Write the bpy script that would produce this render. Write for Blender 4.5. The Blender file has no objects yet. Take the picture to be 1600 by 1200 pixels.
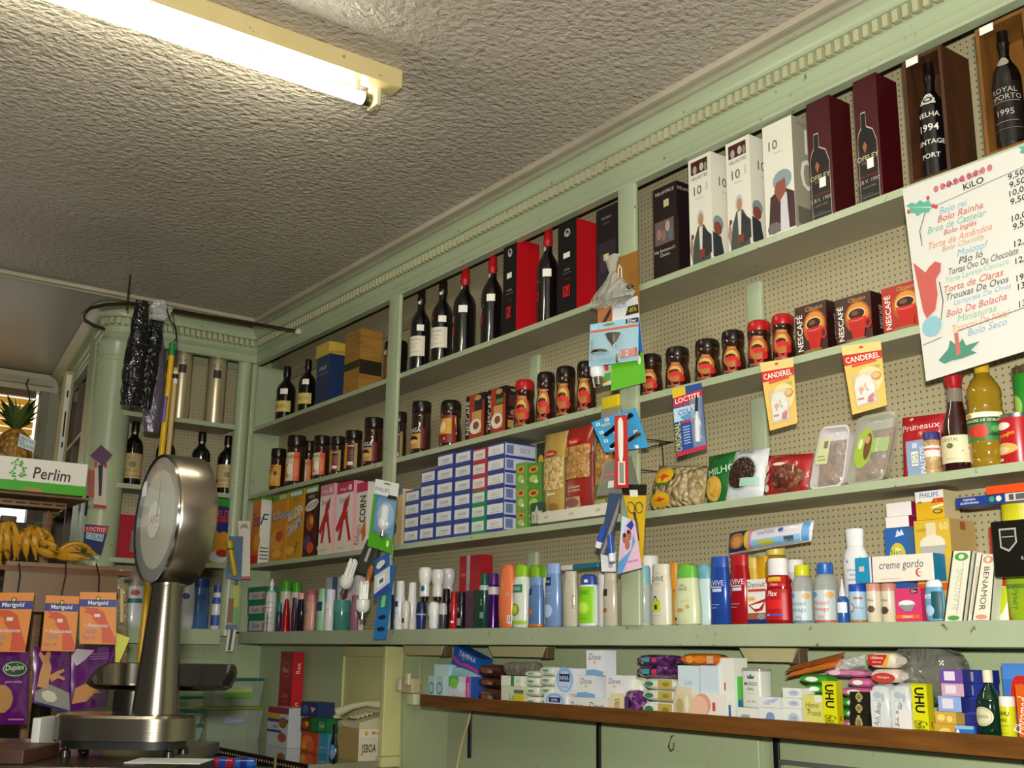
import bpy, math, random
from math import sin, cos, pi, radians, sqrt, atan2
from mathutils import Matrix, Vector
random.seed(7)
SC = bpy.context.scene
COL = SC.collection
H = 1.35                      # eye height of the camera above the shop floor

# ------------------------------------------------------------------ camera
FPX = 1746.2                  # focal length in pixels of the 1600 px wide frame
YAW, PIT, ROL = radians(54.158), radians(103.542), radians(0.8636)
CM = Matrix.Rotation(YAW, 3, 'Z') @ Matrix.Rotation(PIT, 3, 'X') @ Matrix.Rotation(ROL, 3, 'Z')
cd = bpy.data.cameras.new('camera')
cd.sensor_width = 36.0
cd.lens = FPX / 1600 * 36.0
cd.clip_start = 0.05
cam = bpy.data.objects.new('camera', cd)
COL.objects.link(cam)
cam.matrix_world = Matrix.Translation((0, 0, H)) @ CM.to_4x4()
SC.camera = cam

# ------------------------------------------------------------------ world, exposure
SC.view_settings.view_transform = 'Standard'
SC.view_settings.look = 'None'
SC.view_settings.gamma = 1
SC.view_settings.use_curve_mapping = False
SC.view_settings.exposure = 0.0
W = bpy.data.worlds.new('world')
SC.world = W
W.use_nodes = True
W.node_tree.nodes['Background'].inputs[0].default_value = (0.86, 0.84, 0.74, 1)
W.node_tree.nodes['Background'].inputs[1].default_value = 0.115

def area(name, loc, target, sx, sy, power, color):
    l = bpy.data.lights.new(name, 'AREA')
    l.shape = 'RECTANGLE'; l.size = sx; l.size_y = sy; l.energy = power; l.color = color
    o = bpy.data.objects.new(name, l); COL.objects.link(o)
    o.location = loc
    o.rotation_euler = (Vector(target) - Vector(loc)).to_track_quat('-Z', 'Y').to_euler()
    return o
# the flash of the camera, and an added area light standing for other shop lights out of view, behind the camera
area('camera_flash', (0.10, -0.08, H + 0.16), (-2.3, 2.2, H + 0.75), 0.10, 0.06, 98, (1.0, 0.97, 0.88))
area('shop_fill_light', (0.6, -0.3, H + 1.5), (-1.6, 1.8, H + 0.2), 1.2, 0.10, 13, (1.0, 1.0, 0.86))

# ------------------------------------------------------------------ geometry of the view
def ray(px, py):
    return CM @ Vector((px - 800, -(py - 600), -FPX))
def onY(px, py, Y):
    d = ray(px, py); return d * (Y / d.y)
def onX(px, py, X):
    d = ray(px, py); return d * (X / d.x)
def onZ(px, py, Z):
    d = ray(px, py); return d * (Z / d.z)
CMT = CM.transposed()
def proj(P):
    c = CMT @ Vector(P); return (800 - c.x / c.z * FPX, 600 + c.y / c.z * FPX)
def depth(P):
    return -(CMT @ Vector(P)).z
def xat(px, Y, z):            # X of the point (X, Y, z) seen in pixel column px
    a, b, c = CMT[0], CMT[2], (px - 800) / FPX
    # (a.P) = -c*(b.P)
    k = Vector(a) + Vector(b) * c
    return -(k.y * Y + k.z * z) / k.x
def zat(py, X, Y):
    c = (py - 600) / FPX
    k = Vector(CMT[1]) - Vector(CMT[2]) * c
    return -(k.x * X + k.y * Y) / k.z

# ------------------------------------------------------------------ materials
MATS = {}
def lin(h):
    h = h.lstrip('#'); r = []
    for i in (0, 2, 4):
        c = int(h[i:i + 2], 16) / 255
        r.append(c / 12.92 if c <= 0.04045 else ((c + 0.055) / 1.055) ** 2.4)
    return (r[0], r[1], r[2], 1)
def M(h, rough=0.45, metal=0.0, coat=0.0, alpha=1.0, trans=0.0, emit=0.0, ior=1.45):
    key = (h, rough, metal, coat, alpha, trans, emit)
    if key in MATS: return MATS[key]
    m = bpy.data.materials.new('paint_' + h.lstrip('#'))
    m.use_nodes = True
    b = m.node_tree.nodes['Principled BSDF']
    b.inputs['Base Color'].default_value = lin(h)
    b.inputs['Roughness'].default_value = rough
    b.inputs['Metallic'].default_value = metal
    b.inputs['Coat Weight'].default_value = coat
    b.inputs['Alpha'].default_value = alpha
    b.inputs['Transmission Weight'].default_value = trans
    b.inputs['IOR'].default_value = ior
    if emit:
        b.inputs['Emission Color'].default_value = lin(h)
        b.inputs['Emission Strength'].default_value = emit
    MATS[key] = m
    return m
def nodes_of(m):
    nt = m.node_tree
    return nt, nt.nodes, nt.links, nt.nodes['Principled BSDF']
def paint(name, h, h2, rough=0.4, scale=3.0, bump=0.15, bscale=60, grime=0.35):
    m = bpy.data.materials.new(name); m.use_nodes = True
    nt, N, L, b = nodes_of(m)
    tc = N.new('ShaderNodeTexCoord')
    n1 = N.new('ShaderNodeTexNoise'); n1.inputs['Scale'].default_value = scale; n1.inputs['Detail'].default_value = 6
    L.new(tc.outputs['Object'], n1.inputs['Vector'])
    cr = N.new('ShaderNodeValToRGB')
    cr.color_ramp.elements[0].position = 0.35; cr.color_ramp.elements[1].position = 0.75
    cr.color_ramp.elements[0].color = lin(h); cr.color_ramp.elements[1].color = lin(h2)
    L.new(n1.outputs['Fac'], cr.inputs['Fac'])
    n3 = N.new('ShaderNodeTexNoise'); n3.inputs['Scale'].default_value = 45; n3.inputs['Detail'].default_value = 3
    L.new(tc.outputs['Object'], n3.inputs['Vector'])
    c3 = N.new('ShaderNodeValToRGB'); c3.color_ramp.elements[0].position = 0.24; c3.color_ramp.elements[1].position = 0.32
    c3.color_ramp.elements[0].color = (grime, grime * 0.9, grime * 0.7, 1); c3.color_ramp.elements[1].color = (1, 1, 1, 1)
    L.new(n3.outputs['Fac'], c3.inputs['Fac'])
    mx = N.new('ShaderNodeMix'); mx.data_type = 'RGBA'; mx.blend_type = 'MULTIPLY'; mx.inputs[0].default_value = 1
    L.new(cr.outputs['Color'], mx.inputs[6]); L.new(c3.outputs['Color'], mx.inputs[7])
    L.new(mx.outputs[2], b.inputs['Base Color'])
    b.inputs['Roughness'].default_value = rough
    n2 = N.new('ShaderNodeTexNoise'); n2.inputs['Scale'].default_value = bscale
    L.new(tc.outputs['Object'], n2.inputs['Vector'])
    bp = N.new('ShaderNodeBump'); bp.inputs['Strength'].default_value = bump; bp.inputs['Distance'].default_value = 0.002
    L.new(n2.outputs['Fac'], bp.inputs['Height']); L.new(bp.outputs['Normal'], b.inputs['Normal'])
    return m
def ceiling_mat():
    m = bpy.data.materials.new('embossed_ceiling_paint'); m.use_nodes = True
    nt, N, L, b = nodes_of(m)
    tc = N.new('ShaderNodeTexCoord')
    mp = N.new('ShaderNodeMapping'); mp.inputs['Scale'].default_value = (1.0, 0.8, 1.0)
    L.new(tc.outputs['Object'], mp.inputs['Vector'])
    n = N.new('ShaderNodeTexNoise'); n.inputs['Scale'].default_value = 62; n.inputs['Detail'].default_value = 2.5
    n.inputs['Roughness'].default_value = 0.55; n.inputs['Distortion'].default_value = 0.5
    L.new(mp.outputs['Vector'], n.inputs['Vector'])
    v = N.new('ShaderNodeTexVoronoi'); v.feature = 'SMOOTH_F1'; v.inputs['Scale'].default_value = 50
    L.new(mp.outputs['Vector'], v.inputs['Vector'])
    ad = N.new('ShaderNodeMath'); ad.operation = 'MULTIPLY_ADD'; ad.inputs[1].default_value = 0.5
    L.new(v.outputs['Distance'], ad.inputs[0]); L.new(n.outputs['Fac'], ad.inputs[2])
    bp = N.new('ShaderNodeBump'); bp.inputs['Strength'].default_value = 1.0; bp.inputs['Distance'].default_value = 0.011
    L.new(ad.outputs[0], bp.inputs['Height']); L.new(bp.outputs['Normal'], b.inputs['Normal'])
    n2 = N.new('ShaderNodeTexNoise'); n2.inputs['Scale'].default_value = 1.3; n2.inputs['Detail'].default_value = 4
    L.new(tc.outputs['Object'], n2.inputs['Vector'])
    cr = N.new('ShaderNodeValToRGB')
    cr.color_ramp.elements[0].position = 0.3; cr.color_ramp.elements[1].position = 0.7
    cr.color_ramp.elements[0].color = lin('#aca192'); cr.color_ramp.elements[1].color = lin('#bcb2a3')
    L.new(n2.outputs['Fac'], cr.inputs['Fac']); L.new(cr.outputs['Color'], b.inputs['Base Color'])
    b.inputs['Roughness'].default_value = 0.42
    return m
def pegboard_mat():
    m = bpy.data.materials.new('perforated_board'); m.use_nodes = True
    nt, N, L, b = nodes_of(m)
    tc = N.new('ShaderNodeTexCoord'); sp = N.new('ShaderNodeSeparateXYZ')
    L.new(tc.outputs['Object'], sp.inputs[0])
    def mth(op, a, c=None):
        q = N.new('ShaderNodeMath'); q.operation = op
        for i, x in enumerate((a, c)):
            if x is None: continue
            if isinstance(x, (int, float)): q.inputs[i].default_value = x
            else: L.new(x, q.inputs[i])
        return q.outputs[0]
    s = 0.0165
    xy = mth('ADD', sp.outputs['X'], sp.outputs['Y'])
    fx = mth('SUBTRACT', mth('FRACT', mth('DIVIDE', xy, s)), 0.5)
    fz = mth('SUBTRACT', mth('FRACT', mth('DIVIDE', sp.outputs['Z'], s)), 0.5)
    d = mth('SQRT', mth('ADD', mth('MULTIPLY', fx, fx), mth('MULTIPLY', fz, fz)))
    cr = N.new('ShaderNodeValToRGB')
    cr.color_ramp.elements[0].position = 0.13; cr.color_ramp.elements[1].position = 0.17
    cr.color_ramp.elements[0].color = lin('#5c5238'); cr.color_ramp.elements[1].color = lin('#aaa07e')
    L.new(d, cr.inputs['Fac']); L.new(cr.outputs['Color'], b.inputs['Base Color'])
    bp = N.new('ShaderNodeBump'); bp.inputs['Strength'].default_value = 0.6; bp.inputs['Distance'].default_value = 0.002
    L.new(cr.outputs['Color'], bp.inputs['Height']); L.new(bp.outputs['Normal'], b.inputs['Normal'])
    b.inputs['Roughness'].default_value = 0.5
    return m
def wood_mat(name, h1, h2, axis=(1, 12, 12), rough=0.45):
    m = bpy.data.materials.new(name); m.use_nodes = True
    nt, N, L, b = nodes_of(m)
    tc = N.new('ShaderNodeTexCoord'); mp = N.new('ShaderNodeMapping'); mp.inputs['Scale'].default_value = axis
    L.new(tc.outputs['Object'], mp.inputs['Vector'])
    n = N.new('ShaderNodeTexNoise'); n.inputs['Scale'].default_value = 7; n.inputs['Detail'].default_value = 6; n.inputs['Distortion'].default_value = 0.6
    L.new(mp.outputs['Vector'], n.inputs['Vector'])
    cr = N.new('ShaderNodeValToRGB'); cr.color_ramp.elements[0].position = 0.3; cr.color_ramp.elements[1].position = 0.7
    cr.color_ramp.elements[0].color = lin(h1); cr.color_ramp.elements[1].color = lin(h2)
    L.new(n.outputs['Fac'], cr.inputs['Fac']); L.new(cr.outputs['Color'], b.inputs['Base Color'])
    b.inputs['Roughness'].default_value = rough
    return m
def speckle(name, hs, scale=60, rough=0.4, bump=0.5, coat=0.0, dist=0.004):
    """lumpy natural food: voronoi cells in several tones"""
    m = bpy.data.materials.new(name); m.use_nodes = True
    nt, N, L, b = nodes_of(m)
    tc = N.new('ShaderNodeTexCoord')
    v = N.new('ShaderNodeTexVoronoi'); v.inputs['Scale'].default_value = scale
    L.new(tc.outputs['Object'], v.inputs['Vector'])
    sp = N.new('ShaderNodeSeparateColor'); L.new(v.outputs['Color'], sp.inputs[0])
    cr = N.new('ShaderNodeValToRGB')
    e = cr.color_ramp.elements
    e[0].position = 0; e[0].color = lin(hs[0]); e[1].position = 1; e[1].color = lin(hs[-1])
    for i, h in enumerate(hs[1:-1]):
        q = e.new((i + 1) / (len(hs) - 1)); q.color = lin(h)
    L.new(sp.outputs[0], cr.inputs['Fac']); L.new(cr.outputs['Color'], b.inputs['Base Color'])
    bp = N.new('ShaderNodeBump'); bp.invert = True; bp.inputs['Strength'].default_value = bump; bp.inputs['Distance'].default_value = dist
    L.new(v.outputs['Distance'], bp.inputs['Height']); L.new(bp.outputs['Normal'], b.inputs['Normal'])
    b.inputs['Roughness'].default_value = rough; b.inputs['Coat Weight'].default_value = coat
    return m
def brushed(name, h, rough=0.3, zscale=200, s=0.25):
    m = bpy.data.materials.new(name); m.use_nodes = True
    nt, N, L, b = nodes_of(m)
    b.inputs['Base Color'].default_value = lin(h); b.inputs['Metallic'].default_value = 1.0
    tc = N.new('ShaderNodeTexCoord'); mp = N.new('ShaderNodeMapping'); mp.inputs['Scale'].default_value = (3, 3, zscale)
    L.new(tc.outputs['Object'], mp.inputs['Vector'])
    n = N.new('ShaderNodeTexNoise'); n.inputs['Scale'].default_value = 4
    L.new(mp.outputs['Vector'], n.inputs['Vector'])
    bp = N.new('ShaderNodeBump'); bp.inputs['Strength'].default_value = s; bp.inputs['Distance'].default_value = 0.0006
    L.new(n.outputs['Fac'], bp.inputs['Height']); L.new(bp.outputs['Normal'], b.inputs['Normal'])
    b.inputs['Roughness'].default_value = rough
    return m
def film_mat(name, h='#ffffff', alpha=0.28, rough=0.12, bump=0.8, scale=14):
    """thin crinkled clear wrap"""
    m = bpy.data.materials.new(name); m.use_nodes = True
    nt, N, L, b = nodes_of(m)
    b.inputs['Base Color'].default_value = lin(h); b.inputs['Alpha'].default_value = alpha
    b.inputs['Roughness'].default_value = rough; b.inputs['Specular IOR Level'].default_value = 0.9
    tc = N.new('ShaderNodeTexCoord')
    n = N.new('ShaderNodeTexNoise'); n.inputs['Scale'].default_value = scale; n.inputs['Detail'].default_value = 2; n.inputs['Distortion'].default_value = 1.0
    L.new(tc.outputs['Object'], n.inputs['Vector'])
    bp = N.new('ShaderNodeBump'); bp.inputs['Strength'].default_value = bump; bp.inputs['Distance'].default_value = 0.02
    L.new(n.outputs['Fac'], bp.inputs['Height']); L.new(bp.outputs['Normal'], b.inputs['Normal'])
    return m

MINT = paint('mint_gloss_paint', '#a5b190', '#afbb9a', 0.33, 2.5, 0.2, 40)
MINTD = paint('mint_worn_paint', '#9da88a', '#a8b496', 0.4, 5, 0.3, 30, 0.25)
WALLP = paint('mint_wall_paint', '#a1af88', '#abb892', 0.42, 1.6, 0.25, 25, 0.8)
YELP = paint('cream_yellow_paint', '#b9b87c', '#c6c489', 0.4, 3, 0.1, 40)
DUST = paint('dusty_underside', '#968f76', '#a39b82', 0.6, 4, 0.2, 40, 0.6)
PEG = pegboard_mat()
CEIL = ceiling_mat()
PLAIN = paint('smooth_ceiling_paint', '#b7b4a0', '#a8a593', 0.4, 1.2, 0.1, 30, 0.8)
PLAST = paint('plaster_moulding_paint', '#b8b09b', '#a39a84', 0.45, 4, 0.2, 40, 0.5)
STEEL = brushed('brushed_steel', '#8f887a', 0.24)
CHROME = brushed('polished_steel', '#8a857a', 0.14, 40, 0.1)
GLASSY = M('#e8efe8', 0.05, alpha=0.22)
FILM = film_mat('clear_wrap')
WHITE = '#f4f1e6'; BLACK = '#14100e'

# ------------------------------------------------------------------ text outlines
TXT = {}
def glyphs(s, shear=0.0, bold=0.0):
    k = (s, shear, bold)
    if k in TXT: return TXT[k]
    c = bpy.data.curves.new('lettering', 'FONT')
    c.body = s; c.size = 1; c.resolution_u = 2; c.align_x = 'CENTER'; c.shear = shear; c.offset = bold
    o = bpy.data.objects.new('lettering', c); COL.objects.link(o)
    dg = bpy.context.evaluated_depsgraph_get()
    me = o.evaluated_get(dg).to_mesh()
    vs = [(v.co.x, v.co.y) for v in me.vertices]; fs = [tuple(p.vertices) for p in me.polygons]
    o.evaluated_get(dg).to_mesh_clear()
    bpy.data.objects.remove(o); bpy.data.curves.remove(c)
    xs = [v[0] for v in vs] or [0]; ys = [v[1] for v in vs] or [0]
    x0, x1, y0, y1 = min(xs), max(xs), min(ys), max(ys)
    w = x1 - x0 or 1; h = y1 - y0 or 1
    TXT[k] = ([(x - (x0 + x1) / 2, y - (y0 + y1) / 2) for x, y in vs], fs, w, h)
    return TXT[k]

# ------------------------------------------------------------------ mesh builder
class MB:
    def __init__(s): s.v = []; s.f = []; s.m = []; s.mats = []; s.T = None; s.flat = set()
    def mi(s, mat):
        if isinstance(mat, str): mat = M(mat)
        for i, q in enumerate(s.mats):
            if q is mat: return i
        s.mats.append(mat); return len(s.mats) - 1
    def addv(s, p):
        p = Vector(p)
        if s.T: p = s.T @ p
        s.v.append(tuple(p)); return len(s.v) - 1
    def face(s, pts, mat):
        ids = [s.addv(p) for p in pts]; s.f.append(ids); s.m.append(s.mi(mat))
    def faces(s, vs, fs, mat):
        b = len(s.v)
        for p in vs: s.addv(p)
        k = s.mi(mat)
        for f in fs: s.f.append([b + i for i in f]); s.m.append(k)
    def box(s, x0, x1, y0, y1, z0, z1, mat, side=None, top=None, under=None):
        vs = [(x0, y0, z0), (x1, y0, z0), (x1, y1, z0), (x0, y1, z0), (x0, y0, z1), (x1, y0, z1), (x1, y1, z1), (x0, y1, z1)]
        b = len(s.v)
        for p in vs: s.addv(p)
        fs = [((0, 1, 5, 4), mat), ((1, 2, 6, 5), side or mat), ((3, 0, 4, 7), side or mat), ((2, 3, 7, 6), mat), ((4, 5, 6, 7), top or mat), ((3, 2, 1, 0), under or top or mat)]
        for f, q in fs: s.f.append([b + i for i in f]); s.m.append(s.mi(q))
    def rbox(s, x0, x1, y0, y1, z0, z1, mat, r=0.004, n=3):
        """box with rounded vertical edges and chamfered top and bottom"""
        pts = []
        for cx, cy, a0 in ((x1 - r, y1 - r, 0), (x0 + r, y1 - r, pi / 2), (x0 + r, y0 + r, pi), (x1 - r, y0 + r, 3 * pi / 2)):
            for i in range(n + 1):
                a = a0 + i / n * pi / 2; pts.append((cx + r * cos(a), cy + r * sin(a), cos(a), sin(a)))
        k = len(pts); c = r * 0.5
        rings = [(z0, -c), (z0 + c, 0), (z1 - c, 0), (z1, -c)]
        vs = [(p[0] + p[2] * e, p[1] + p[3] * e, z) for z, e in rings for p in pts]
        fs = [(j * k + i, j * k + (i + 1) % k, (j + 1) * k + (i + 1) % k, (j + 1) * k + i) for j in range(3) for i in range(k)]
        fs.append(tuple(range(k - 1, -1, -1))); fs.append(tuple(3 * k + i for i in range(k)))
        s.faces(vs, fs, mat)
    def lathe(s, prof, mat, sx=1.0, sy=1.0, seg=24, cx=0, cy=0, cz=0, closed=True):
        b = len(s.v); n = len(prof)
        for q in prof:
            r, z = q[0], q[1]
            for i in range(seg):
                a = 2 * pi * i / seg
                s.addv((cx + r * sx * cos(a), cy + r * sy * sin(a), cz + z))
        for j in range(n - 1):
            mt = prof[j][2] if len(prof[j]) > 2 else mat
            k = s.mi(mt)
            for i in range(seg):
                i2 = (i + 1) % seg
                s.f.append([b + j * seg + i, b + j * seg + i2, b + (j + 1) * seg + i2, b + (j + 1) * seg + i]); s.m.append(k)
        if closed:
            s.f.append([b + i for i in range(seg - 1, -1, -1)]); s.m.append(s.mi(mat))
            s.f.append([b + (n - 1) * seg + i for i in range(seg)]); s.m.append(s.mi(prof[-1][2] if len(prof[-1]) > 2 else mat))
    def tube(s, pts, r, mat, seg=8):
        pts = [Vector(p) for p in pts]; n = len(pts)
        rs = r if isinstance(r, (list, tuple)) else [r] * n
        b = len(s.v); up = Vector((0.123, 0.31, 1)).normalized()
        for i, p in enumerate(pts):
            t = (pts[min(i + 1, n - 1)] - pts[max(i - 1, 0)]).normalized()
            a = t.cross(up)
            if a.length < 1e-3: a = t.cross(Vector((1, 0, 0)))
            a.normalize(); c = t.cross(a)
            for k in range(seg):
                g = 2 * pi * k / seg; s.addv(p + (a * cos(g) + c * sin(g)) * rs[i])
        m = s.mi(mat)
        for i in range(n - 1):
            for k in range(seg):
                k2 = (k + 1) % seg
                s.f.append([b + i * seg + k, b + i * seg + k2, b + (i + 1) * seg + k2, b + (i + 1) * seg + k]); s.m.append(m)
        s.f.append([b + k for k in range(seg)]); s.m.append(m)
        s.f.append([b + (n - 1) * seg + k for k in range(seg - 1, -1, -1)]); s.m.append(m)
    def sweep(s, prof, path, mat):
        """prof: list of (a,b); path: list of functions mapping (a,b) to a point"""
        b = len(s.v); n = len(prof)
        for fn in path:
            for q in prof: s.addv(fn(*q))
        m = s.mi(mat)
        for j in range(len(path) - 1):
            for i in range(n - 1):
                s.f.append([b + j * n + i, b + j * n + i + 1, b + (j + 1) * n + i + 1, b + (j + 1) * n + i]); s.m.append(m)
    def slab(s, fn, w, h, t, mat, outline=None, nu=1, nv=1):
        """thin solid following a surface function fn(u,v,off), u,v in 0..1"""
        ol = outline or [(0, 0), (1, 0), (1, 1), (0, 1)]
        n = len(ol)
        vs = [fn(u, v, 0) for u, v in ol] + [fn(u, v, -t) for u, v in ol]
        fs = [tuple(range(n)), tuple(range(2 * n - 1, n - 1, -1))]
        fs += [(i, n + i, n + (i + 1) % n, (i + 1) % n) for i in range(n)]
        s.faces(vs, fs, mat)
    def pillow(s, fn, bulge, mat, nu=12, nv=10, back=True, amp=0.0, seed=0, edge=0.5):
        """soft pack: bulging sheet (front) and mirrored back"""
        rnd = random.Random(seed)
        ph = [rnd.uniform(0, 6) for _ in range(6)]
        for sg in ((1, -1) if back else (1,)):
            vs = []
            for j in range(nv + 1):
                for i in range(nu + 1):
                    u, v = i / nu, j / nv
                    b = max(0.0, (1 - abs(2 * u - 1) ** 2.5) * (1 - abs(2 * v - 1) ** 3)) ** edge
                    w = amp * (sin(u * 17 + ph[0]) * sin(v * 13 + ph[1]) + 0.6 * sin(u * 31 + v * 23 + ph[2]))
                    vs.append(fn(u, v, sg * (b * (bulge + w))))
            k = nu + 1
            fs = []
            for j in range(nv):
                for i in range(nu):
                    q = (j * k + i, j * k + i + 1, (j + 1) * k + i + 1, (j + 1) * k + i)
                    fs.append(q if sg > 0 else q[::-1])
            s.faces(vs, fs, mat)
    def build(s, name, parent=None, loc=None, rotz=0, smooth=True):
        me = bpy.data.meshes.new(name)
        me.from_pydata(s.v, [], s.f)
        for m in s.mats: me.materials.append(m)
        me.polygons.foreach_set('material_index', s.m)
        if smooth:
            me.polygons.foreach_set('use_smooth', [i not in s.flat for i in range(len(me.polygons))])
            me.set_sharp_from_angle(angle=radians(38))
            if s.flat:
                for i in s.flat: me.polygons[i].use_smooth = False
        me.update()
        o = bpy.data.objects.new(name, me); COL.objects.link(o)
        if parent: o.parent = parent
        if loc is not None: o.location = loc; o.rotation_euler = (0, 0, rotz)
        return o

class Surf:
    """draws flat printed shapes on a surface given by fn(u, v, off)"""
    def __init__(s, mb, fn, w, h, curved=False):
        s.mb = mb; s.fn = fn; s.w = w; s.h = h; s.k = 1; s.curved = curved
    def off(s): s.k += 1; return 0.00025 * min(s.k, 8) + 0.00003 * s.k
    def rect(s, u0, v0, u1, v1, mat):
        o = s.off(); n = max(1, math.ceil(abs(u1 - u0) * 14)) if s.curved else 1
        nv = max(1, math.ceil(abs(v1 - v0) * 8)) if s.curved else 1
        for j in range(nv):
            for i in range(n):
                a, b = u0 + (u1 - u0) * i / n, u0 + (u1 - u0) * (i + 1) / n
                c, d = v0 + (v1 - v0) * j / nv, v0 + (v1 - v0) * (j + 1) / nv
                s.mb.face([s.fn(a, c, o), s.fn(b, c, o), s.fn(b, d, o), s.fn(a, d, o)], mat)
    def poly(s, pts, mat):
        o = s.off(); s.mb.face([s.fn(u, v, o) for u, v in pts], mat)
    def ell(s, cu, cv, ru, rv, mat, n=16, rot=0):
        pts = []
        for i in range(n):
            a = 2 * pi * i / n; x, y = ru * cos(a) * s.w, rv * sin(a) * s.h
            pts.append((cu + (x * cos(rot) - y * sin(rot)) / s.w, cv + (x * sin(rot) + y * cos(rot)) / s.h))
        if s.curved and max(ru * s.w, rv * s.h) > 0.008:
            o = s.off(); c = (cu, cv)
            R_ = [[(cu + (u - cu) * k, cv + (v - cv) * k) for u, v in pts] for k in (0.34, 0.67, 1.0)]
            vs = [s.fn(cu, cv, o)] + [s.fn(u, v, o) for r_ in R_ for u, v in r_]
            fs = [(0, 1 + i, 1 + (i + 1) % n) for i in range(n)] + [(1 + j * n + i, 1 + (j + 1) * n + i, 1 + (j + 1) * n + (i + 1) % n, 1 + j * n + (i + 1) % n) for j in (0, 1) for i in range(n)]
            s.mb.faces(vs, fs, mat)
        else: s.poly(pts, mat)
    def text(s, t, cu, cv, h, mat, rot=0, maxw=None, shear=0.0, bold=0.0):
        vs, fs, w, hh = glyphs(t, shear, bold)
        if not fs: return
        k = h * s.h / hh
        if abs(rot) in (90, 270) or abs(abs(rot) - 90) < 16: k = (h * s.w if h >= .3 else min(h * s.h, .6 * s.w)) / hh
        kx = k
        lim = (maxw or 0.96) * (s.h if abs(abs(rot) - 90) < 16 else s.w)
        if w * kx > lim: kx = lim / w
        r = radians(rot); o = s.off()
        P = []
        for x, y in vs:
            x *= kx; y *= k
            P.append(s.fn(cu + (x * cos(r) - y * sin(r)) / s.w, cv + (x * sin(r) + y * cos(r)) / s.h, o))
        n0 = len(s.mb.f); s.mb.faces(P, fs, mat); s.mb.flat.update(range(n0, len(s.mb.f)))
    def art(s, items):
        for q in items or []:
            c = q[0]; n0 = len(s.mb.f)
            if c == 'r': s.rect(*q[1:])
            elif c == 'e': s.ell(*q[1:])
            elif c == 't': s.text(*q[1:])
            elif c == 'p': s.poly(*q[1:])
            if not s.curved or c in 'tp': s.mb.flat.update(range(n0, len(s.mb.f)))

def flat(o, u, v):
    o, u, v = Vector(o), Vector(u), Vector(v); n = u.cross(v).normalized()
    return lambda a, b, off: o + u * a + v * b + n * off
def quadfn(c):
    """bilinear sheet; corners bottom-left, bottom-right, top-right, top-left"""
    bl, br, tr, tl = [Vector(p) for p in c]
    n = (br - bl).cross(tl - bl).normalized()
    return lambda a, b, off: (bl * (1 - a) + br * a) * (1 - b) + (tl * (1 - a) + tr * a) * b + n * off
def lathefn(rf, h, sx, sy, face, span):
    """u,v in 0..1 on a turned body of radius rf(z); face = angle of the label's middle from the front"""
    def fn(u, v, off):
        z = v * h; a = -pi / 2 + face + (u - 0.5) * span; r = rf(z)
        return Vector((r * sx * cos(a) + off * cos(a), r * sy * sin(a) + off * sin(a), z))
    return fn
def interp(prof):
    P = [(q[1], q[0]) for q in prof]
    def f(z):
        for (z0, r0), (z1, r1) in zip(P, P[1:]):
            if z0 <= z <= z1 and z1 > z0: return r0 + (r1 - r0) * (z - z0) / (z1 - z0)
        return P[-1][1] if z > P[-1][0] else P[0][1]
    return f

# ------------------------------------------------------------------ things
def tag(o, label, cat, group=None, kind=None):
    o['label'] = label; o['category'] = cat
    if group: o['group'] = group
    if kind: o['kind'] = kind
    return o
def thing(name, loc, label, cat, rotz=0, group=None):
    e = bpy.data.objects.new(name, None); COL.objects.link(e)
    e.empty_display_size = 0.03
    e.location = Vector(loc) + Vector((0, 0, H)); e.rotation_euler = (0, 0, rotz)
    tag(e, label, cat, group)
    return e
def single(name, mb, loc, label, cat, rotz=0, group=None):
    """a thing that is one mesh; loc is given from the camera's eye"""
    o = mb.build(name, None, Vector(loc) + Vector((0, 0, H)), rotz)
    return tag(o, label, cat, group)
def struct(name, mb):
    o = mb.build(name, None, Vector((0, 0, H))); o['kind'] = 'structure'; return o
def dup(root):
    r = root.copy(); COL.objects.link(r)
    for ch in list(root.children):
        c = ch.copy(); COL.objects.link(c); c.parent = r
        for g in list(ch.children):
            d = g.copy(); COL.objects.link(d); d.parent = c
    return r
TOP = {}                       # height of the upper face of things others rest on
# ------------------------------------------------------------------ the room
XB = -5.28                    # front of the shelving on the end wall
YF = 2.20                     # front edge of the long shelving
YP = 2.365                    # perforated board behind it
ZC = 1.60                     # ceiling
S0, S1, S2, S3 = 0.081, 0.403, 0.748, 1.093
ZS = {'S0': S0, 'S1': S1, 'S2': S2, 'S3': S3}
XR = 1.2                      # right end, outside the frame

b = MB(); b.box(XB + 0.18, 2.5, -2.5, YP + 0.3, ZC, ZC + 0.1, CEIL); struct('ceiling', b)
b = MB(); b.box(-7.6, XB + 0.178, -2.5, YP + 0.3, ZC + 0.004, ZC + 0.1, PLAIN); struct('ceiling_entrance', b)
b = MB(); b.box(-7.6, 2.5, -2.5, YP + 0.3, -H - 0.1, -H, M('#6d665a', 0.4)); struct('floor', b)
b = MB(); b.box(-5.6, XR + 1.3, YP + 0.01, YP + 0.12, -H, 0.03, WALLP); b.box(-5.6, XR + 1.3, YP + 0.03, YP + 0.12, 0.03, ZC, WALLP); struct('wall_right', b)
b = MB(); b.box(-5.66, -5.56, 1.46, YP + 0.12, -H, ZC, WALLP); b.box(-5.56, -5.41, 1.50, YP + 0.01, -H, 0.072, WALLP); struct('wall_back', b)

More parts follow.
